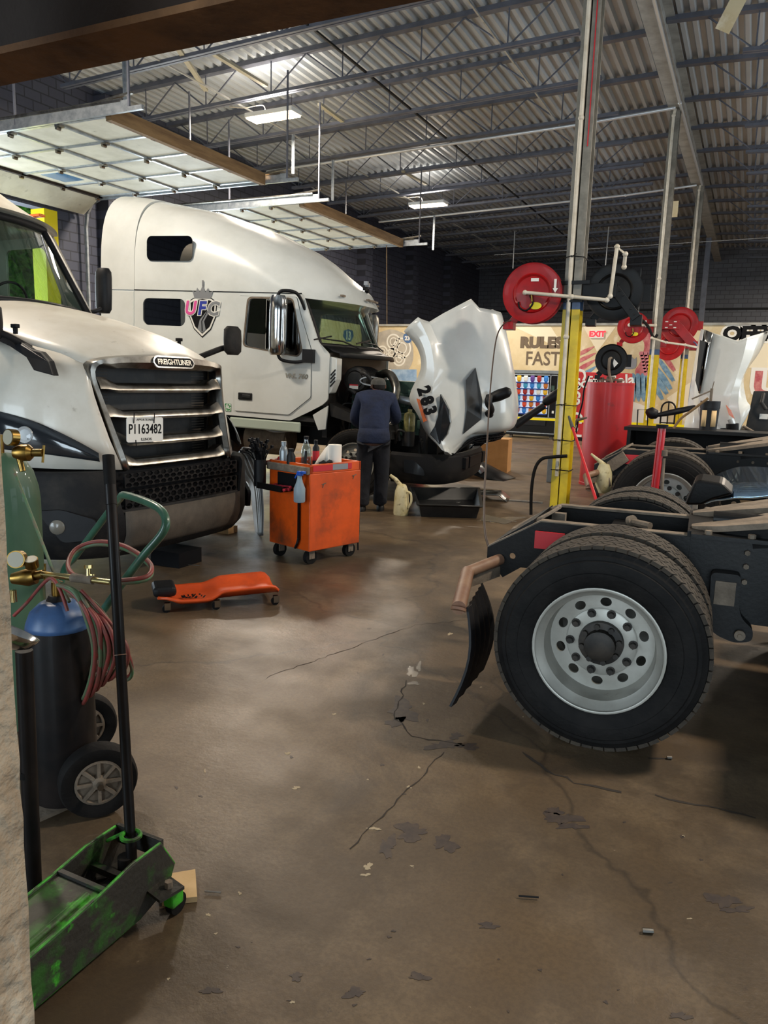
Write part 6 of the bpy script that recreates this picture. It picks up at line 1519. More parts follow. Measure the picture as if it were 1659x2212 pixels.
# air line junction at post foot, broom, small floor things
# ------------------------------------------------------------------ red oil tank with its reel
tk = at(1303, 1050, z=0); tkY = tk.y+.2; tc0 = at(1305, 1000, Y=tkY)
tank = thing('oil_tank', 'tall round red oil tank standing behind the nearest post', 'tank', (tc0.x, tkY, 0))
TRd = (at(1356, 930, Y=tkY)-at(1254, 930, Y=tkY)).length/2; TH = at(1308, 826, Y=tkY-.2).z
B().lathe([(0, 0), (TRd*1.02, 0), (TRd*1.02, .04), (TRd, .05), (TRd, TH-.03), (TRd*1.015, TH-.03), (TRd*1.015, TH), (TRd*.96, TH), (TRd*.95, TH-.02), (0, TH-.02)], n=56).build('tank_shell', 'tank_red', tank, smooth=35)
q = B().cyl((0, 0, TH-.02), (0, 0, TH+.10), .07).cyl((-.12, -.1, TH), (-.12, -.1, TH+.08), .03).cyl((.15, -.05, TH), (.15, -.05, TH+.06), .04).box(-.2, .2, -.12, .12, TH+.03, TH+.06); q.build('pump', 'dusty_steel', tank, smooth=40)
tr2 = reel('black hose reel mounted on top of the red oil tank', (tc0.x+.0, tkY-.1, at(1312, 778, Y=tkY-.1).z), .255, 'black_steel', radians(10), detail=False)
B().tube(spline([(0, -.12, .03), (-.03, -.15, .0), (-.02, -.13, -.2), (.04, -.12, -.38)]), .022, 8).build('feed_hose', 'dusty_steel', tr2, smooth=60); B().prism([(.04, .02), (.11, -.05), (.05, -.12), (.03, -.05)], 'y', -.10, -.097).build('sticker', 'label_white', tr2)
P = [at(a_, b_, Y=tkY-.5) for a_, b_ in ((1272, 812), (1262, 840), (1258, 870), (1250, 900), (1246, 925), (1240, 950))]
B().tube(spline(P), .014, 8).build('grease_hose', 'text_black', label='black dispensing hose hanging left of the red tank with its gun', cat='hose', smooth=60)
a = at(1245, 908, Y=tkY-.5); B().tube([a, at(1268, 902, Y=tkY-.5)], [.03, .012], 10).tube([a, at(1240, 925, Y=tkY-.5)], .02, 8).build('dispensing_gun', 'dusty_steel', label='metal dispensing gun hanging beside the red tank', cat='tool', smooth=50)
# broom leaning
a = at(1229, 900, Y=8.9); b_ = at(1287, 1078, Y=7.6)
br = thing('push_broom', 'red handled pole with a grey end leaning on the nearest post', 'pole', tuple(a))
B().tube([a, a.lerp(b_, .16)], [.014, .022], 10).build('grey_end', 'broom_grey', br, world=True, smooth=50); B().tube([a.lerp(b_, .15), b_, b_+(b_-a)*.35], .016, 10).build('red_pole', 'label_red', br, world=True, smooth=50)
# red jack post between the tractors
a = at(1430, 925, Y=6.9); b_ = at(1412, 1035, Y=6.9)
rj = thing('jack_post', 'slim red upright jack tube with a black cap between the two tractor frames', 'jack', (b_.x, 6.9, 0))
B().cyl((b_.x, 6.9, .0), a, .034, n=20).build('red_tube', 'safety_red', rj, world=True, smooth=40)
B().cyl(a, a+Vector((0, 0, .03)), .05, n=20).build('cap', 'text_black', rj, world=True, smooth=40)
B().cyl((b_.x+.09, 6.9, .1), at(1434, 990, Y=6.9), .014).cyl(at(1434, 985, Y=6.9), at(1434, 972, Y=6.9), .03).build('side_valve', 'dusty_steel', rj, world=True, smooth=40)
B().box(b_.x-.2, b_.x+.25, 6.75, 7.05, 0, .05).build('foot', 'safety_red', rj, world=True)
# ------------------------------------------------------------------ vending machines
VY = 22.9
x0, x1 = at(1095, 880, Y=VY).x, at(1203, 880, Y=VY).x; vz1 = at(1160, 800, Y=VY).z
vm = thing('snack_machine', 'black snack vending machine with lit shelves of snacks under the painted words', 'vending machine', ((x0+x1)/2, VY, 0)); w = (x1-x0)/2
B().box(-w, w, 0, .85, .08, vz1-.10).build('cabinet', 'black_steel', vm, bevel=.01); B().box(-w, w, .0, .85, vz1-.09, vz1).build('header', 'silver_plastic', vm)
q = B()
for x in (-w, w-.30*w-.02, w-.03): q.box(x, x+.03, -.03, 0, .6 if x > -w+.01 and x < w-.1 else .15, vz1-.12)
for z in (.15, .62, vz1-.15): q.box(-w, w, -.03, 0, z, z+.03)
q.build('trim_frame', 'galvanised', vm); 
gx0, gx1, gz0, gz1 = -w+.06, w*.62, .72, vz1-.2
mat('lit_back', '#dfeaf2', .6, emit='#d8ecff', estr=.55)
B().box(gx0, gx1, -.0, .0-.004, gz0, gz1).build('lit_interior', 'lit_back', vm)
q = B()
for k in range(6): z = gz0+(gz1-gz0)*k/6; q.box(gx0, gx1, -.13, -.0, z, z+.035)
q.build('shelves', 'screen_blue', vm)
B().box(w*.70, w-.04, -.02, 0, .66, vz1-.18).build('control_panel', 'text_black', vm); B().box(w*.74, w*.86, -.03, -.02, 1.45, 1.6).build('display', 'engine_green', vm); B().box(w*.72, w*.88, -.03, -.02, 1.32, 1.38).build('blue_button_strip', 'screen_blue', vm); B().box(w*.75, w*.87, -.03, -.02, 1.2, 1.27).build('note_slot', 'label_yellow', vm); B().box(w*.82, w*.9, -.03, -.02, .78, .86).build('coin_return', 'label_white', vm)
B().box(-w+.1, w*.6, -.03, -.0, .40, .55).build('delivery_flap', 'black_plastic', vm)
B().box(-w+.1, -w+.18, .1, .2, 0, .08).box(w-.2, w-.1, .1, .2, 0, .08).build('feet', 'dusty_steel', vm)
random.seed(4); cols = []
for i, c in enumerate(('#d9431f', '#2f7fd0', '#e8b21c', '#e9e4d8', '#a3231e', '#3a9ac0', '#c9732a', '#5a3a8a')): mat('snack_%d' % i, c, .4); cols.append('snack_%d' % i)
protos = {}
names = {0: 'red', 1: 'blue', 2: 'yellow', 3: 'white', 4: 'dark red', 5: 'teal', 6: 'orange', 7: 'purple'}
rown = ['lowest', 'second lowest', 'third', 'fourth', 'fifth', 'top']
for r in range(6):
    for c in range(6):
        i = random.randrange(8)
        if i not in protos:
            o = B().rings([[(-.03, -.01, 0), (.03, -.01, 0), (.03, .01, 0), (-.03, .01, 0)], [(-.06, -.03, .05), (.06, -.03, .05), (.06, .03, .05), (-.06, .03, .05)], [(-.06, -.03, .14), (.06, -.03, .14), (.06, .03, .14), (-.06, .03, .14)], [(-.055, -.004, .19), (.055, -.004, .19), (.055, .004, .19), (-.055, .004, .19)]]).build('snack_bag', cols[i]); protos[i] = o
        else: o = protos[i].copy(); COL.objects.link(o)
        o.location = ((x0+x1)/2+gx0+.09+(gx1-gx0-.16)*c/5, VY-.07, gz0+(gz1-gz0)*r/6+.036)
        put(o, None, '%s snack bag on the %s shelf of the snack machine' % (names[i], rown[r]), 'snack', '%s snack bags on the %s shelf' % (names[i], rown[r]))
c0 = at(1216, 880, Y=VY+.2).x; c1_ = at(1352, 880, Y=VY+.2).x
sm_ = thing('soda_machine', 'red soft drink vending machine mostly hidden behind the red oil tank', 'vending machine', ((c0+c1_)/2, VY+.2, 0)); w = (c1_-c0)/2
B().box(-w, w, 0, .8, .08, vz1-.02).build('cabinet', 'label_red', sm_, bevel=.02); B().box(-w, w, 0, .8, 0, .1).build('plinth', 'text_black', sm_)
B().box(-w, -w+.07, -.015, 0, .15, vz1-.1).build('edge_trim', 'screen_blue', sm_)
text('front_script', 'Coca-Cola', .52, 'label_white', sm_, frame((-w*.55, -.02, 1.0), (0, 0, -1), (1, 0, 0)), ext=.004, bold=.01)
text('front_word', 'Enjoy', .3, 'label_white', sm_, frame((w*.1, -.02, vz1-.25), (1, 0, 0), (0, 0, 1)), ext=.004, bold=.008)
text('front_script', 'Coca-Cola', .42, 'label_white', sm_, frame((w*.2, -.02, 1.75), (1, 0, .1), (0, 0, 1)), ext=.004, bold=.01)
# yellow barrier rail
yb = at(1160, 905, Y=18.4).z; xa = at(1040, 900, Y=18.4).x
q = thing('barrier_rail', 'bright yellow horizontal barrier rail running behind the nearest post, in front of the snack machine', 'rail', (xa, 18.4, 0))
B().box(0, 6.3, -.03, .03, yb-.028, yb+.028).build('rail_bar', 'bright_yellow', q)
for x in (0.05, 6.2): B().box(x-.03, x+.03, -.03, .03, 0, yb).build('rail_post', 'bright_yellow', q)
# ------------------------------------------------------------------ painted wall
mu = thing('wall_painting', 'painted cream wall artwork with lettering, red and blue wings and road shields', 'mural', (at(1300, 800, Y=YM).x, YM-.01, 0))
def W2(px_, py_): p = at(px_, py_, Y=YM-.005); return (p.x, p.z)
def paint(name, pts, m, layer=0, sp_=True, holes=()):
    P = [W2(*p) for p in pts]
    if sp_: P = [(v.x, v.y) for v in spline([(a_, b_, 0) for a_, b_ in P], 4, loop=True)]
    return plate(name, [P], .002, m, mu, Matrix(((1, 0, 0, 0), (0, 0, -1, YM-.004-.003*layer), (0, 1, 0, 0), (0, 0, 0, 1))), world=True)
def mtext(name, s, px_, py_, h, m, layer=0, sx=1, bold=.02, rot=0):
    x, z = W2(px_, py_); k = (at(px_, py_-h/2, Y=YM)-at(px_, py_+h/2, Y=YM)).length
    M = Matrix.Translation((x, YM-.005-.003*layer, z)) @ Matrix(((1, 0, 0, 0), (0, 0, -1, 0), (0, 1, 0, 0), (0, 0, 0, 1))) @ Matrix.Rotation(rot, 4, 'Z')
    return text(name, s, k*1.38, m, mu, M, ext=.001, bold=bold, sx=sx, world=True)
mtext('painted_word', 'RULES', 1169, 741, 22, 'text_brown', 1, 1.12, .035)
mtext('painted_word', 'FAST', 1172, 776, 30, 'text_brown', 1, .86, .008)
mtext('painted_word', 'OFFICE', 1640, 722, 30, 'label_white', 1, 1.1, .09); mtext('painted_word', 'OFFICE', 1640, 722, 30, 'text_black', 2, 1.1, .03)
mtext('painted_letter', 'U', 1660, 832, 52, 'label_white', 1, 1.2, .14); mtext('painted_letter', 'U', 1660, 832, 52, 'wing_red', 2, 1.2, .04)
# right wing: curled red head and blue feathers
paint('red_crest', [(1372, 735), (1380, 722), (1398, 718), (1412, 726), (1408, 760), (1400, 800), (1378, 812), (1372, 800), (1385, 778), (1392, 745), (1384, 733)], 'wing_red')
for i, (a_, b_, l, wd_) in enumerate(((0, 0, 1, 0),)): pass
F = [((1415, 730), (1455, 765), 7), ((1418, 745), (1456, 800), 8), ((1416, 765), (1454, 822), 8), ((1412, 785), (1448, 840), 9), ((1408, 800), (1440, 850), 9), ((1404, 812), (1430, 862), 8)]
for i, (a_, b_, wd_) in enumerate(F):
    dx, dy = b_[0]-a_[0], b_[1]-a_[1]; L_ = sqrt(dx*dx+dy*dy); nx, ny = -dy/L_*wd_, dx/L_*wd_
    paint('feather', [a_, (a_[0]+dx*.5+nx*.7, a_[1]+dy*.5+ny*.7), (b_[0]+nx*.4, b_[1]+ny*.4), b_, (b_[0]-nx*.5, b_[1]-ny*.5), (a_[0]+dx*.5-nx*.7, a_[1]+dy*.5-ny*.7)], 'wing_red' if i < 2 else 'wing_blue', 1)
for i in range(5):
    x = 1362+11*i; paint('feather', [(x, 810), (x+11, 812), (x+12, 850), (x+7, 868), (x, 852)], 'wing_blue', 1)
for i in range(7):
    for j in range(3): paint('scale', [(1382+j*9+i*1.5, 760+i*7), (1390+j*9+i*1.5, 760+i*7), (1391+j*9+i*1.5, 766+i*7), (1386+j*9+i*1.5, 770+i*7), (1381+j*9+i*1.5, 766+i*7)], 'pink_scale', 2) if 'pink_scale' in MATS else None
# left wing
for i, (a_, b_, wd_) in enumerate((((1285, 748), (1245, 768), 6), ((1288, 762), (1240, 785), 6), ((1288, 776), (1238, 806), 7), ((1290, 790), (1242, 822), 7), ((1294, 802), (1250, 838), 7))):
    dx, dy = b_[0]-a_[0], b_[1]-a_[1]; L_ = sqrt(dx*dx+dy*dy); nx, ny = -dy/L_*wd_, dx/L_*wd_
    paint('feather', [a_, (a_[0]+dx*.5+nx*.7, a_[1]+dy*.5+ny*.7), (b_[0]+nx*.4, b_[1]+ny*.4), b_, (b_[0]-nx*.5, b_[1]-ny*.5), (a_[0]+dx*.5-nx*.7, a_[1]+dy*.5-ny*.7)], 'wing_red' if i < 3 else 'wing_blue', 1)
paint('painted_crown', [(1345, 795), (1342, 778), (1350, 770), (1356, 778), (1362, 768), (1370, 776), (1375, 772), (1372, 795)], 'silver_flat', 1)
paint('pale_sweep', [(1360, 870), (1400, 880), (1440, 900), (1420, 950), (1380, 960), (1362, 920)], 'label_white', 0)
# left: clouds of scrolls, shields
def ringp(cx_, cy_, r1, r2, m='label_white', l=1):
    P = [W2(cx_+r1*cos(t), cy_+r1*sin(t)*1.15) for t in [2*pi*k/26 for k in range(26)]]; Q = [W2(cx_+r2*cos(t), cy_+r2*sin(t)*1.15) for t in [2*pi*k/26 for k in range(26)]]
    plate('painted_scroll', [P, Q], .002, m, mu, Matrix(((1, 0, 0, 0), (0, 0, -1, YM-.004-.003*l), (0, 1, 0, 0), (0, 0, 0, 1))), world=True)
paint('cloud_shade', [(806, 735), (812, 722), (825, 716), (850, 712), (885, 730), (893, 770), (880, 800), (850, 800), (806, 800)], 'mural_grey', 0) if 'mural_grey' in MATS else None
for cx_, cy_, r in ((850, 738, 15), (868, 752, 20), (862, 775, 14), (846, 762, 9), (826, 760, 12), (822, 780, 10)):
    ringp(cx_, cy_, r, r-3); ringp(cx_, cy_, r*.55, r*.55-2)
XL = WX+.425
def lw(px_, py_): p = at(px_, py_, X=XL); return (p.y, p.z)
ML = Matrix(((0, 0, 1, XL), (1, 0, 0, 0), (0, 1, 0, 0), (0, 0, 0, 1)))
plate('road_shield', [[lw(*p) for p in ((743, 714), (752, 711), (762, 714), (764, 726), (758, 738), (748, 738), (741, 726))]], .004, 'blue_shield', mu, ML, world=True)
text('shield_number', '13', .42, 'label_white', mu, Matrix(((0, 0, 1, XL+.004), (1, 0, 0, lw(752, 726)[0]), (0, 1, 0, lw(752, 726)[1]), (0, 0, 0, 1))), ext=.001, bold=.01, world=True)
paint('road_shield', [(873, 722), (880, 720), (888, 722), (890, 732), (886, 740), (877, 740), (871, 732)], 'blue_shield', 2) if 'blue_shield' in MATS else None
mtext('shield_number', '23', 880, 731, 9, 'label_white', 3, 1, .01)
paint('blue_band', [(806, 798), (900, 798), (900, 850), (806, 850)], 'snow_blue', 1, sp_=False)
for i, (a_, b_, c_) in enumerate((((1110, 706), (1190, 706), (1225, 760)), ((1260, 706), (1330, 706), (1290, 760)), ((1520, 780), (1659, 740), (1659, 800)), ((1440, 860), (1500, 820), (1500, 940)))):
    paint('tone_facet', [a_, b_, c_], 'facet', 0, sp_=False) if 'facet' in MATS else None
ex = at(1290, 722, Y=YM-.05)
es = thing('exit_sign', 'small lit red and white exit sign on the painted wall', 'sign', tuple(ex)); B().box(-.22, .22, 0, .05, -.13, .13).build('sign_box', 'label_white', es)
mat('exit_red', '#ff3040', .5, emit='#ff2030', estr=1.2)
text('sign_word', 'EXIT', .24, 'exit_red', es, Matrix(((1, 0, 0, 0), (0, 0, -1, -.003), (0, 1, 0, 0), (0, 0, 0, 1))), ext=.002, bold=.012, sx=1.05)
# ------------------------------------------------------------------ far right: bench, bucket, second white hood and engine
by = 12.1; bz = at(1500, 927, Y=by).z; bx0 = at(1352, 950, Y=by).x
wb_ = thing('steel_bench', 'long low black steel bench behind the tractor frames', 'bench', (bx0, by, 0))
B().box(0, 4.2, -.3, .4, bz-.05, bz).build('bench_top', 'black_steel', wb_); [B().box(x_, x_+.05, -.28, .38, 0, bz-.05).build('bench_leg', 'black_steel', wb_) for x_ in (.05, 2, 4.1)]; B().box(.1, 4.1, .3, .34, .1, bz-.05).build('back_panel', 'text_black', wb_)
bk = at(1529, 926, Y=by)
bu = thing('grease_bucket', 'black bucket with pale labels and a hand pump standing on the steel bench', 'bucket', (bk.x, by, bz))
rb_ = (at(1550, 900, Y=by)-at(1508, 900, Y=by)).length/2; hb = at(1529, 866, Y=by).z-bz
B().lathe([(0, 0), (rb_*.9, 0), (rb_, hb*.75), (rb_*1.05, hb*.75), (rb_*1.05, hb), (0, hb)], n=32).build('bucket_body', 'black_plastic', bu, smooth=40)
for a_ in (-2.1, -1.0): B().rings([[(rb_*1.0*cos(a_+t), rb_*1.0*sin(a_+t), z) for z in (.05, hb*.68)] for t in (-.3, -.1, .1, .3)], cap=False, closed=False).build('bucket_label', 'light_cardboard', bu, smooth=60, solid=.004)
B().cyl((0, 0, hb), (0, 0, hb+.18), .02).bar((0, 0, hb+.15), (-.25, -.1, hb+.02), .02).bar((0, 0, hb+.15), (.02, 0, hb+.28), .012).build('hand_pump', 'dusty_steel', bu, smooth=40)
P = [at(a_, b_, Y=by-.3) for a_, b_ in ((1530, 860), (1510, 875), (1490, 890), (1470, 905), (1455, 925))]
B().tube(spline(P), .018, 8).build('yellow_hose', 'wood', label='tan hose drooping from the bucket pump across the bench', cat='hose', smooth=60)
hY = 13.4
def hq(px_, py_, dy=0): return at(px_, py_, Y=hY+dy)
wh = thing('tipped_truck_front', 'front of another white truck at far right with hood tipped and black engine parts', 'truck', (hq(1560, 950).x, hY, 0))
# shell grid: left edge, chrome grille strip, main panel, fender ridge, wheel arch edge
rows = [[(1514, 711, .5), (1520, 713, .3), (1541, 720, .1), (1560, 725, .0), (1594, 737, -.1), (1615, 728, -.15), (1640, 722, .1), (1662, 715, .4)],
        [(1503, 765, .5), (1511, 765, .3), (1530, 770, .1), (1550, 770, .0), (1585, 775, -.12), (1604, 775, -.2), (1625, 770, -.05), (1640, 762, .2)],
        [(1494, 820, .5), (1503, 820, .3), (1515, 822, .1), (1540, 822, .0), (1570, 825, -.12), (1588, 825, -.22), (1602, 822, -.15), (1608, 812, 0)],
        [(1484, 890, .5), (1500, 888, .3), (1508, 885, .1), (1530, 880, .0), (1558, 870, -.12), (1575, 870, -.22), (1595, 868, -.2), (1612, 862, -.1)],
        [(1478, 930, .5), (1500, 925, .3), (1520, 915, .15), (1545, 915, .05), (1556, 910, -.1), (1575, 915, -.2), (1600, 905, -.2), (1621, 882, -.15)],
        [(1500, 945, .5), (1515, 940, .3), (1530, 938, .15), (1550, 940, .05), (1562, 945, -.1), (1580, 950, -.2), (1592, 945, -.2), (1600, 925, -.15)]]
R0 = [[hq(*p) for p in r] for r in rows]; R = []
for i in range(len(R0)-1):
    for t in (0, .25, .5, .75):
        a, b_, c_, d_ = R0[max(i-1, 0)], R0[i], R0[i+1], R0[min(i+2, len(R0)-1)]
        R.append(list([.5*((2*q1)+(q2-q0)*t+(2*q0-5*q1+4*q2-q3)*t*t+(3*q1-q0-3*q2+q3)*t**3) for q0, q1, q2, q3 in zip(a, b_, c_, d_)]))
R.append(R0[-1])
hd2 = B().rings(R, cap=False, closed=False).build('hood', 'white_paint', wh, smooth=14, solid=.04, world=True)
q = B(); q.rings([[hq(1521, 712, .22), hq(1538, 719, .02)], [hq(1515, 745, .22), hq(1530, 752, .02)], [hq(1512, 790, .22), hq(1522, 795, .02)], [hq(1506, 845, .25), hq(1510, 850, .05)]], cap=False, closed=False).build('grille', 'chrome', hd2, smooth=40, solid=.02, world=True)
q = B(); q.rings([[hq(1512, 735, .15), hq(1524, 738, .0)], [hq(1506, 790, .15), hq(1514, 795, .0)], [hq(1502, 822, .15), hq(1508, 845, .0)]], cap=False, closed=False).build('grille_opening', 'text_black', hd2, solid=.02, world=True)
B().prism([(hq(1569, 873).x, hq(1569, 873).z), (hq(1576, 895).x, hq(1576, 895).z), (hq(1588, 903).x, hq(1588, 903).z), (hq(1580, 885).x, hq(1580, 885).z)], 'y', hY-.36, hY-.3).build('side_marker', 'amber', hd2, world=True)
B().tube([hq(1578, 905, -.35), hq(1586, 925, -.35)], [.05, .04], 12).build('headlight', 'lens_clear', hd2, smooth=50, world=True)
q = B().tube([hq(1395, 888, -.3), hq(1404, 890, -.3), hq(1414, 896, -.3), hq(1420, 902, -.3)], [.03, .09, .09, .03], 12).tube([hq(1418, 897, -.3), hq(1440, 893, -.3), hq(1465, 888, -.3), hq(1500, 880, 0)], [.03, .045, .05, .04], 10); q.build('hood_mirror', 'black_plastic', hd2, smooth=50, world=True)
q = B().rings([[hq(1628, 845, d), hq(1662, 845, d), hq(1662, 945, d), hq(1606, 945, d)] for d in (.1, .8)]).tube([hq(1650, 850, 0), hq(1645, 870, -.1), hq(1655, 885, -.1)], .03, 8)
q.build('engine_block', 'engine_dark', wh, world=True, bevel=.03); B().box(0, .01, 0, .01, 0, .01).xf(Matrix.Translation(hq(1640, 905, .05)) @ Matrix.Diagonal((12, 3, 8, 1))).build('engine_label', 'label_white', wh, world=True)
q = B().tube([hq(1660, 715, .3), hq(1700, 700, .3)], .06, 10).tube([hq(1605, 920, -.3), hq(1640, 940, -.3)], .02, 8); q.build('wiper_cowl', 'dusty_steel', wh, world=True, smooth=50)
q = B().cyl(hq(1562, 960, -.4), hq(1562, 925, -.4), .04).cyl(hq(1582, 955, -.35), hq(1582, 915, -.35), .09).box(0, .01, 0, .01, 0, .01); q.build('coolant_tank', 'text_black', wh, world=True, smooth=40)
B().box(hq(1560, 950).x-.3, hq(1560, 950).x+4, hY-.3, hY+1.6, .25, bz+.0-.05).build('chassis', 'black_steel', wh, world=True)
# blue chrome fender piece lying over the far frame
cY = 6.1
cf = thing('chrome_fender', 'glossy blue tinted curved fender piece lying across the second tractor wheels', 'fender', tuple(at(1590, 1050, Y=cY)))
g_ = [[(1480, 1075), (1495, 1055), (1530, 1035), (1560, 1020), (1600, 1008), (1665, 1010)], [(1500, 1078), (1515, 1065), (1540, 1055), (1570, 1050), (1610, 1050), (1665, 1048)], [(1520, 1085), (1540, 1078), (1560, 1076), (1590, 1072), (1625, 1072), (1665, 1068)]]
R = [[at(x, y, Y=cY+.55-.55*i/2) for x, y in spl] for i, spl in enumerate(g_)]
B().rings([spline(r, 4) for r in R], cap=False, closed=False).build('fender_shell', 'blue_chrome', cf, smooth=60, solid=.02, world=True)
P = [at(a_, b_, Y=cY-.1) for a_, b_ in ((1478, 1092), (1500, 1040), (1515, 1038), (1560, 1045), (1585, 1068), (1540, 1080), (1515, 1092))]
n = len(P); B().add(P+[p+Vector((0, .25, .03)) for p in P], [tuple(range(n)), tuple(range(n, 2*n))]+[(i, (i+1) % n, n+(i+1) % n, n+i) for i in range(n)]).build('bracket', 'black_steel', cf, world=True, bevel=.02)
# second jug hung on the tail of the second frame, black arch racks
jj = at(1302, 1064, Y=8.6)
j2 = thing('fluid_jug', 'yellowed brush shaped fluid jug hung at the tail of the second tractor frame', 'jug', tuple(jj))
B().lathe([(0, 0), (.075, 0), (.09, .03), (.085, .25), (.06, .32), (0, .33)], n=24).build('jug_body', 'jug_plastic', j2, smooth=45); B().tube([(0, 0, .3), (-.08, 0, .36), (-.16, 0, .42)], [.03, .02, .012], 10).build('spout', 'jug_plastic', j2, smooth=50)
q = B().bar(at(1318, 1008, Y=8.6), at(1352, 985, Y=8.6), .06, .12).tube([at(1310, 1010, Y=8.55), at(1318, 1050, Y=8.55)], .012, 6); q.build('jug_hook', 'dusty_steel', j2, world=True)
for i, (px_, lab) in enumerate(((1440, 'black wire rack with a rounded top in front of the painted wall'),)):
    Y = 19.5; a0, a1 = at(px_-15, 925, Y=Y), at(px_+15, 925, Y=Y); t0 = at(px_, 868, Y=Y).z; r_ = (a1.x-a0.x)/2; xm = (a0.x+a1.x)/2
    P = [(a0.x, Y, 0), (a0.x, Y, t0-r_)]+[(xm-r_*cos(t), Y, t0-r_+r_*sin(t)) for t in [pi*k/8 for k in range(1, 8)]]+[(a1.x, Y, t0-r_), (a1.x, Y, 0)]
    B().tube(P, .02, 6).tube([(xm, Y, 0), (xm, Y, t0)], .015, 6).tube([(a0.x, Y, t0-.5), (a1.x, Y, t0-.5)], .015, 6).build('wire_rack', 'text_black', label=lab, cat='rack', smooth=50)
Y = 16.5; q = B(); cs = [at(1378, 885, Y=Y), at(1400, 885, Y=Y), at(1398, 922, Y=Y), at(1376, 922, Y=Y)]
q.tube(cs, .014, 6, loop=True); q.tube([cs[2], Vector((cs[2].x, cs[2].y, 0))], .014, 6); q.tube([cs[3], Vector((cs[3].x, cs[3].y, 0))], .014, 6); q.build('wire_stand', 'text_black', label='thin black square wire stand beside the second post', cat='stand')
bb = at(1192, 1040, z=0)
B().box(-.06, .06, -.03, .03, 0, .42).build('grey_panel', 'silver_plastic', label='pale grey panel standing on the floor behind the nearest post', cat='panel', bevel=.01).location = at(1188, 1042, z=0)
tgp = at(1580, 28, z=6.6); o = B().box(-.10, .10, -.004, .004, -.22, .22).build('hanging_tag', 'cream', label='cream cardboard tag hanging from the joists at top right', cat='tag'); o.location = tgp; o.rotation_euler = (radians(20), radians(22), radians(20))
tgp = at(1455, 452, Y=20); o = B().box(-.10, .10, -.004, .004, -.18, .18).build('hanging_tag', 'cream', label='small cream tag hanging beside the second post', cat='tag'); o.location = tgp
# red stand by hood
rp = at(890, 845, Y=13); B().rings([[(rp.x+a_*k, rp.y+b_*k, z) for a_, b_ in ((-1, -1), (1, -1), (1, 1), (-1, 1))] for k, z in ((.22, 0), (.22, .9), (.14, rp.z), (.08, rp.z+.15))]).build('red_drum_stand', 'label_red', label='red tapered service stand seen between the engine and the tipped hood', cat='stand')
# ------------------------------------------------------------------ the mechanic
mp = at(803, 1104, z=0)
me_ = thing('person', 'mechanic in navy work jacket, dark trousers and a grey cap, leaning into the engine bay', 'person', (mp.x, mp.y, 0), radians(25.3+1.5))
def skin(name, V, E, rad, m, parent, root=0, sub=2, **k):
    me = bpy.data.meshes.new(name); me.from_pydata([tuple(v) for v in V], E, []); o = bpy.data.objects.new(name, me); COL.objects.link(o); me.materials.append(MATS[m])
    s = o.modifiers.new('skin', 'SKIN'); s.use_smooth_shade = True
    for i, v in enumerate(me.skin_vertices[0].data):
        r = rad[i]; v.radius = r if isinstance(r, tuple) else (r, r); v.use_root = (i == root)
    q = o.modifiers.new('sub', 'SUBSURF'); q.levels = sub; q.render_levels = sub
    return put(o, parent, **k)
# joints (local x = camera right, y = away)
Jt = dict(pel=(.0, .0, .92), wa=(.0, .05, 1.06), ch=(.01, .13, 1.27), up=(.02, .20, 1.42), nk=(.03, .27, 1.49), hd=(.045, .36, 1.555), hd2=(.05, .41, 1.60),
          hl=(-.09, .0, .86), kl=(-.11, .05, .48), al=(-.12, .0, .09), tl=(-.13, .16, .035), hr=(.09, .0, .86), kr=(.11, .08, .48), ar=(.10, .08, .09), tr=(.12, .24, .035),
          sl=(-.17, .19, 1.40), el=(-.25, .24, 1.13), wl=(-.17, .45, 1.05), sr=(.20, .21, 1.40), er=(.29, .32, 1.16), wr=(.27, .56, 1.10))
kk = list(Jt); ix = {n: i for i, n in enumerate(kk)}
Ed = [('pel', 'wa'), ('wa', 'ch'), ('ch', 'up'), ('up', 'nk'), ('nk', 'hd'), ('hd', 'hd2'), ('pel', 'hl'), ('hl', 'kl'), ('kl', 'al'), ('al', 'tl'), ('pel', 'hr'), ('hr', 'kr'), ('kr', 'ar'), ('ar', 'tr'), ('up', 'sl'), ('sl', 'el'), ('el', 'wl'), ('up', 'sr'), ('sr', 'er'), ('er', 'wr')]
rd = dict(pel=.12, wa=.115, ch=.135, up=.11, nk=.055, hd=.075, hd2=.08, hl=.08, kl=.055, al=.035, tl=.03, hr=.08, kr=.055, ar=.035, tr=.03, sl=.06, el=.04, wl=.027, sr=.06, er=.04, wr=.027)
body = skin('body', [Jt[k] for k in kk], [(ix[a], ix[b_]) for a, b_ in Ed], [rd[k] for k in kk], 'skin', me_)
js = ['pel', 'wa', 'ch', 'up', 'sl', 'el', 'wl', 'sr', 'er', 'wr']; jr = dict(pel=(.215, .17), wa=(.20, .165), ch=(.215, .17), up=(.19, .15), sl=.10, el=.078, wl=.058, sr=.10, er=.078, wr=.058)
V = [Jt[k] for k in js]+[(.028, .25, 1.475)]; V[0] = (0, .01, .93)
skin('jacket', V, [(0, 1), (1, 2), (2, 3), (3, 4), (4, 5), (5, 6), (3, 7), (7, 8), (8, 9), (3, 10)], [jr[k] for k in js]+[.078], 'navy_cloth', me_)
B().lathe([(.188, .865), (.196, .88), (.192, .97), (.175, 1.05)], (0, .01, 0), n=28, cap=False).xf(Matrix.Translation((0, .01, 0)) @ Matrix.Diagonal((1.05, .82, 1, 1)) @ Matrix.Translation((0, -.01, 0))).build('jacket_hem', 'navy_cloth', me_, smooth=60, solid=.01)
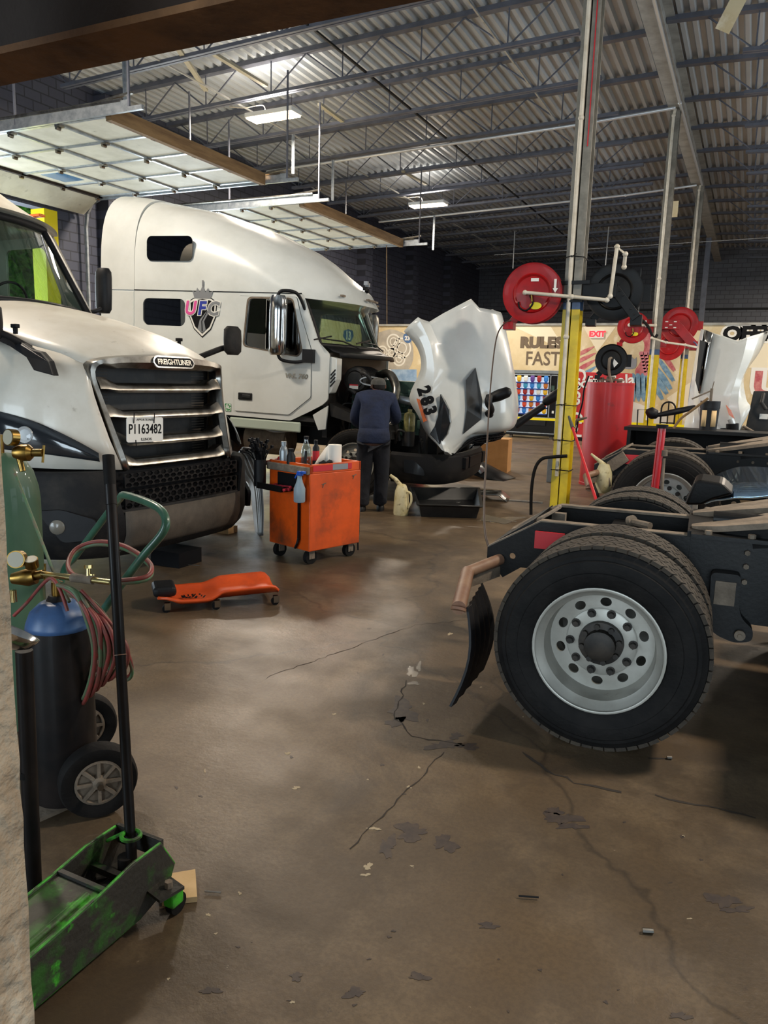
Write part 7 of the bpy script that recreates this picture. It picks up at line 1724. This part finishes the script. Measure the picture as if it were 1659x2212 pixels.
skin('trousers', [(0, .01, .99), (-.085, .0, .84), (-.105, .03, .66), (-.11, .05, .46), (-.12, .02, .28), (-.12, .0, .12), (-.125, .01, .07), (.085, .0, .84), (.105, .05, .66), (.115, .08, .46), (.11, .09, .28), (.10, .08, .12), (.105, .09, .07)], [(0, 1), (1, 2), (2, 3), (3, 4), (4, 5), (5, 6), (0, 7), (7, 8), (8, 9), (9, 10), (10, 11), (11, 12)], [(.195, .155), (.14, .13), .118, .10, .095, .095, .10, (.14, .13), .118, .10, .095, .095, .10], 'dark_cloth', me_)
for x, y in ((-.125, .06), (.11, .13)):
    q = B().rings([[(x+a_*k*.05, y+b_*k*.14, z) for a_, b_ in [(cos(t), sin(t)) for t in [2*pi*j/14 for j in range(14)]]] for z, k in ((0, 1), (.03, 1.02), (.06, .9), (.09, .6))]); q.build('shoe', 'shoe', me_, smooth=40)
hc = Vector((.045, .385, 1.575))
B().rings([[hc+Vector((.092*k*cos(t), .105*k*sin(t)-.01, z)) for t in [2*pi*j/22 for j in range(22)]] for z, k in ((-.075, .75), (-.04, .96), (.0, 1.0), (.02, .98))], cap=False).build('hair', 'hair', me_, smooth=60, solid=.01)
cpv = B().rings([[hc+Vector((.098*k*cos(t), .112*k*sin(t)-.01, z)) for t in [2*pi*j/22 for j in range(22)]] for z, k in ((.0, 1.0), (.03, 1.0), (.06, .86), (.082, .55), (.09, .1))]); cpv.build('cap', 'grey_cap', me_, smooth=60)
B().rings([[hc+Vector((x, .09+.0*abs(x), .005)), hc+Vector((x*.9, .17-.4*x*x*4, -.012))] for x in (-.07, -.035, 0, .035, .07)], cap=False, closed=False).build('cap_peak', 'grey_cap', me_, solid=.006, smooth=60)
# ears, nose
B().box(-.006, .006, -.015, .015, -.025, .025).xf(Matrix.Translation(hc+Vector((-.09, .0, -.02)))).build('ear', 'skin', me_, bevel=.004); B().box(-.006, .006, -.015, .015, -.025, .025).xf(Matrix.Translation(hc+Vector((.095, .0, -.02)))).build('ear', 'skin', me_, bevel=.004)
def hand(w, d, side, m='skin'):
    w = Vector(w); d = Vector(d).normalized(); u = Vector((0, 0, 1)); sd = d.cross(u).normalized(); u = sd.cross(d)
    V = [w, w+d*.04, w+d*.085]; E = [(0, 1), (1, 2)]; R_ = [.024, (.034, .018), (.036, .016)]
    for i, (o, l) in enumerate(((-.027, .066), (-.009, .075), (.009, .07), (.027, .055))):
        b_ = len(V); V += [w+d*.09+sd*o, w+d*(.09+l*.5)+sd*o*1.1-u*.008, w+d*(.09+l*.85)+sd*o*1.15-u*.032]; E += [(2, b_), (b_, b_+1), (b_+1, b_+2)]; R_ += [.0095, .0085, .0075]
    b_ = len(V); V += [w+d*.045+sd*.04*side-u*.01, w+d*.075+sd*.055*side-u*.025]; E += [(1, b_), (b_, b_+1)]; R_ += [.012, .009]
    return skin('hand', V, E, R_, m, body, sub=2)
hand(Vector(Jt['wl'])+Vector((.0, .0, .0)), (.25, .8, -.15), 1, 'glove'); hand(Jt['wr'], (-.1, .9, -.1), -1, 'glove')
# ------------------------------------------------------------------ outside greenery seen through the open doors
random.seed(31)
def leafy(lab, c, r, h, n, ls, name='leafy_tree'):
    t = thing(name, lab, 'tree', (c[0], c[1], -.05)); q = B()
    for i in range(n):
        a = random.uniform(0, 2*pi); e = random.uniform(-.6, 1); rad_ = r*sqrt(1-e*e)*random.uniform(.75, 1.05) if abs(e) < 1 else 0
        p = Vector((rad_*cos(a), rad_*sin(a), h*.55+e*h*.5)); s = ls*random.uniform(.6, 1.4)
        u = Vector((random.uniform(-1, 1), random.uniform(-1, 1), random.uniform(-1, 1))).normalized(); v = u.orthogonal().normalized()
        q.add([p-u*s, p+v*s*.45, p+u*s, p-v*s*.45], [(0, 1, 2, 3)])
    q.build('foliage', 'foliage', t); B().tube([(0, 0, 0), (.1, 0, h*.3), (0, .1, h*.7)], [r*.08, r*.06, r*.03], 8).build('trunk', 'wood', t, smooth=50)
for i, (x, y, r, h) in enumerate(((-19, 6.5, 1.9, 7), (-20, 10.6, 1.9, 8), (-20, 14.8, 1.9, 7), (-21, 19, 2.0, 8), (-22, 23.5, 2.1, 8))):
    leafy('bright green leafy tree outside the open overhead doors', (x, y), r, h, 2600, .26)
for o in [q for q in bpy.data.objects if q.name.startswith('leafy_tree')]: o['group'] = 'trees outside the open doors'
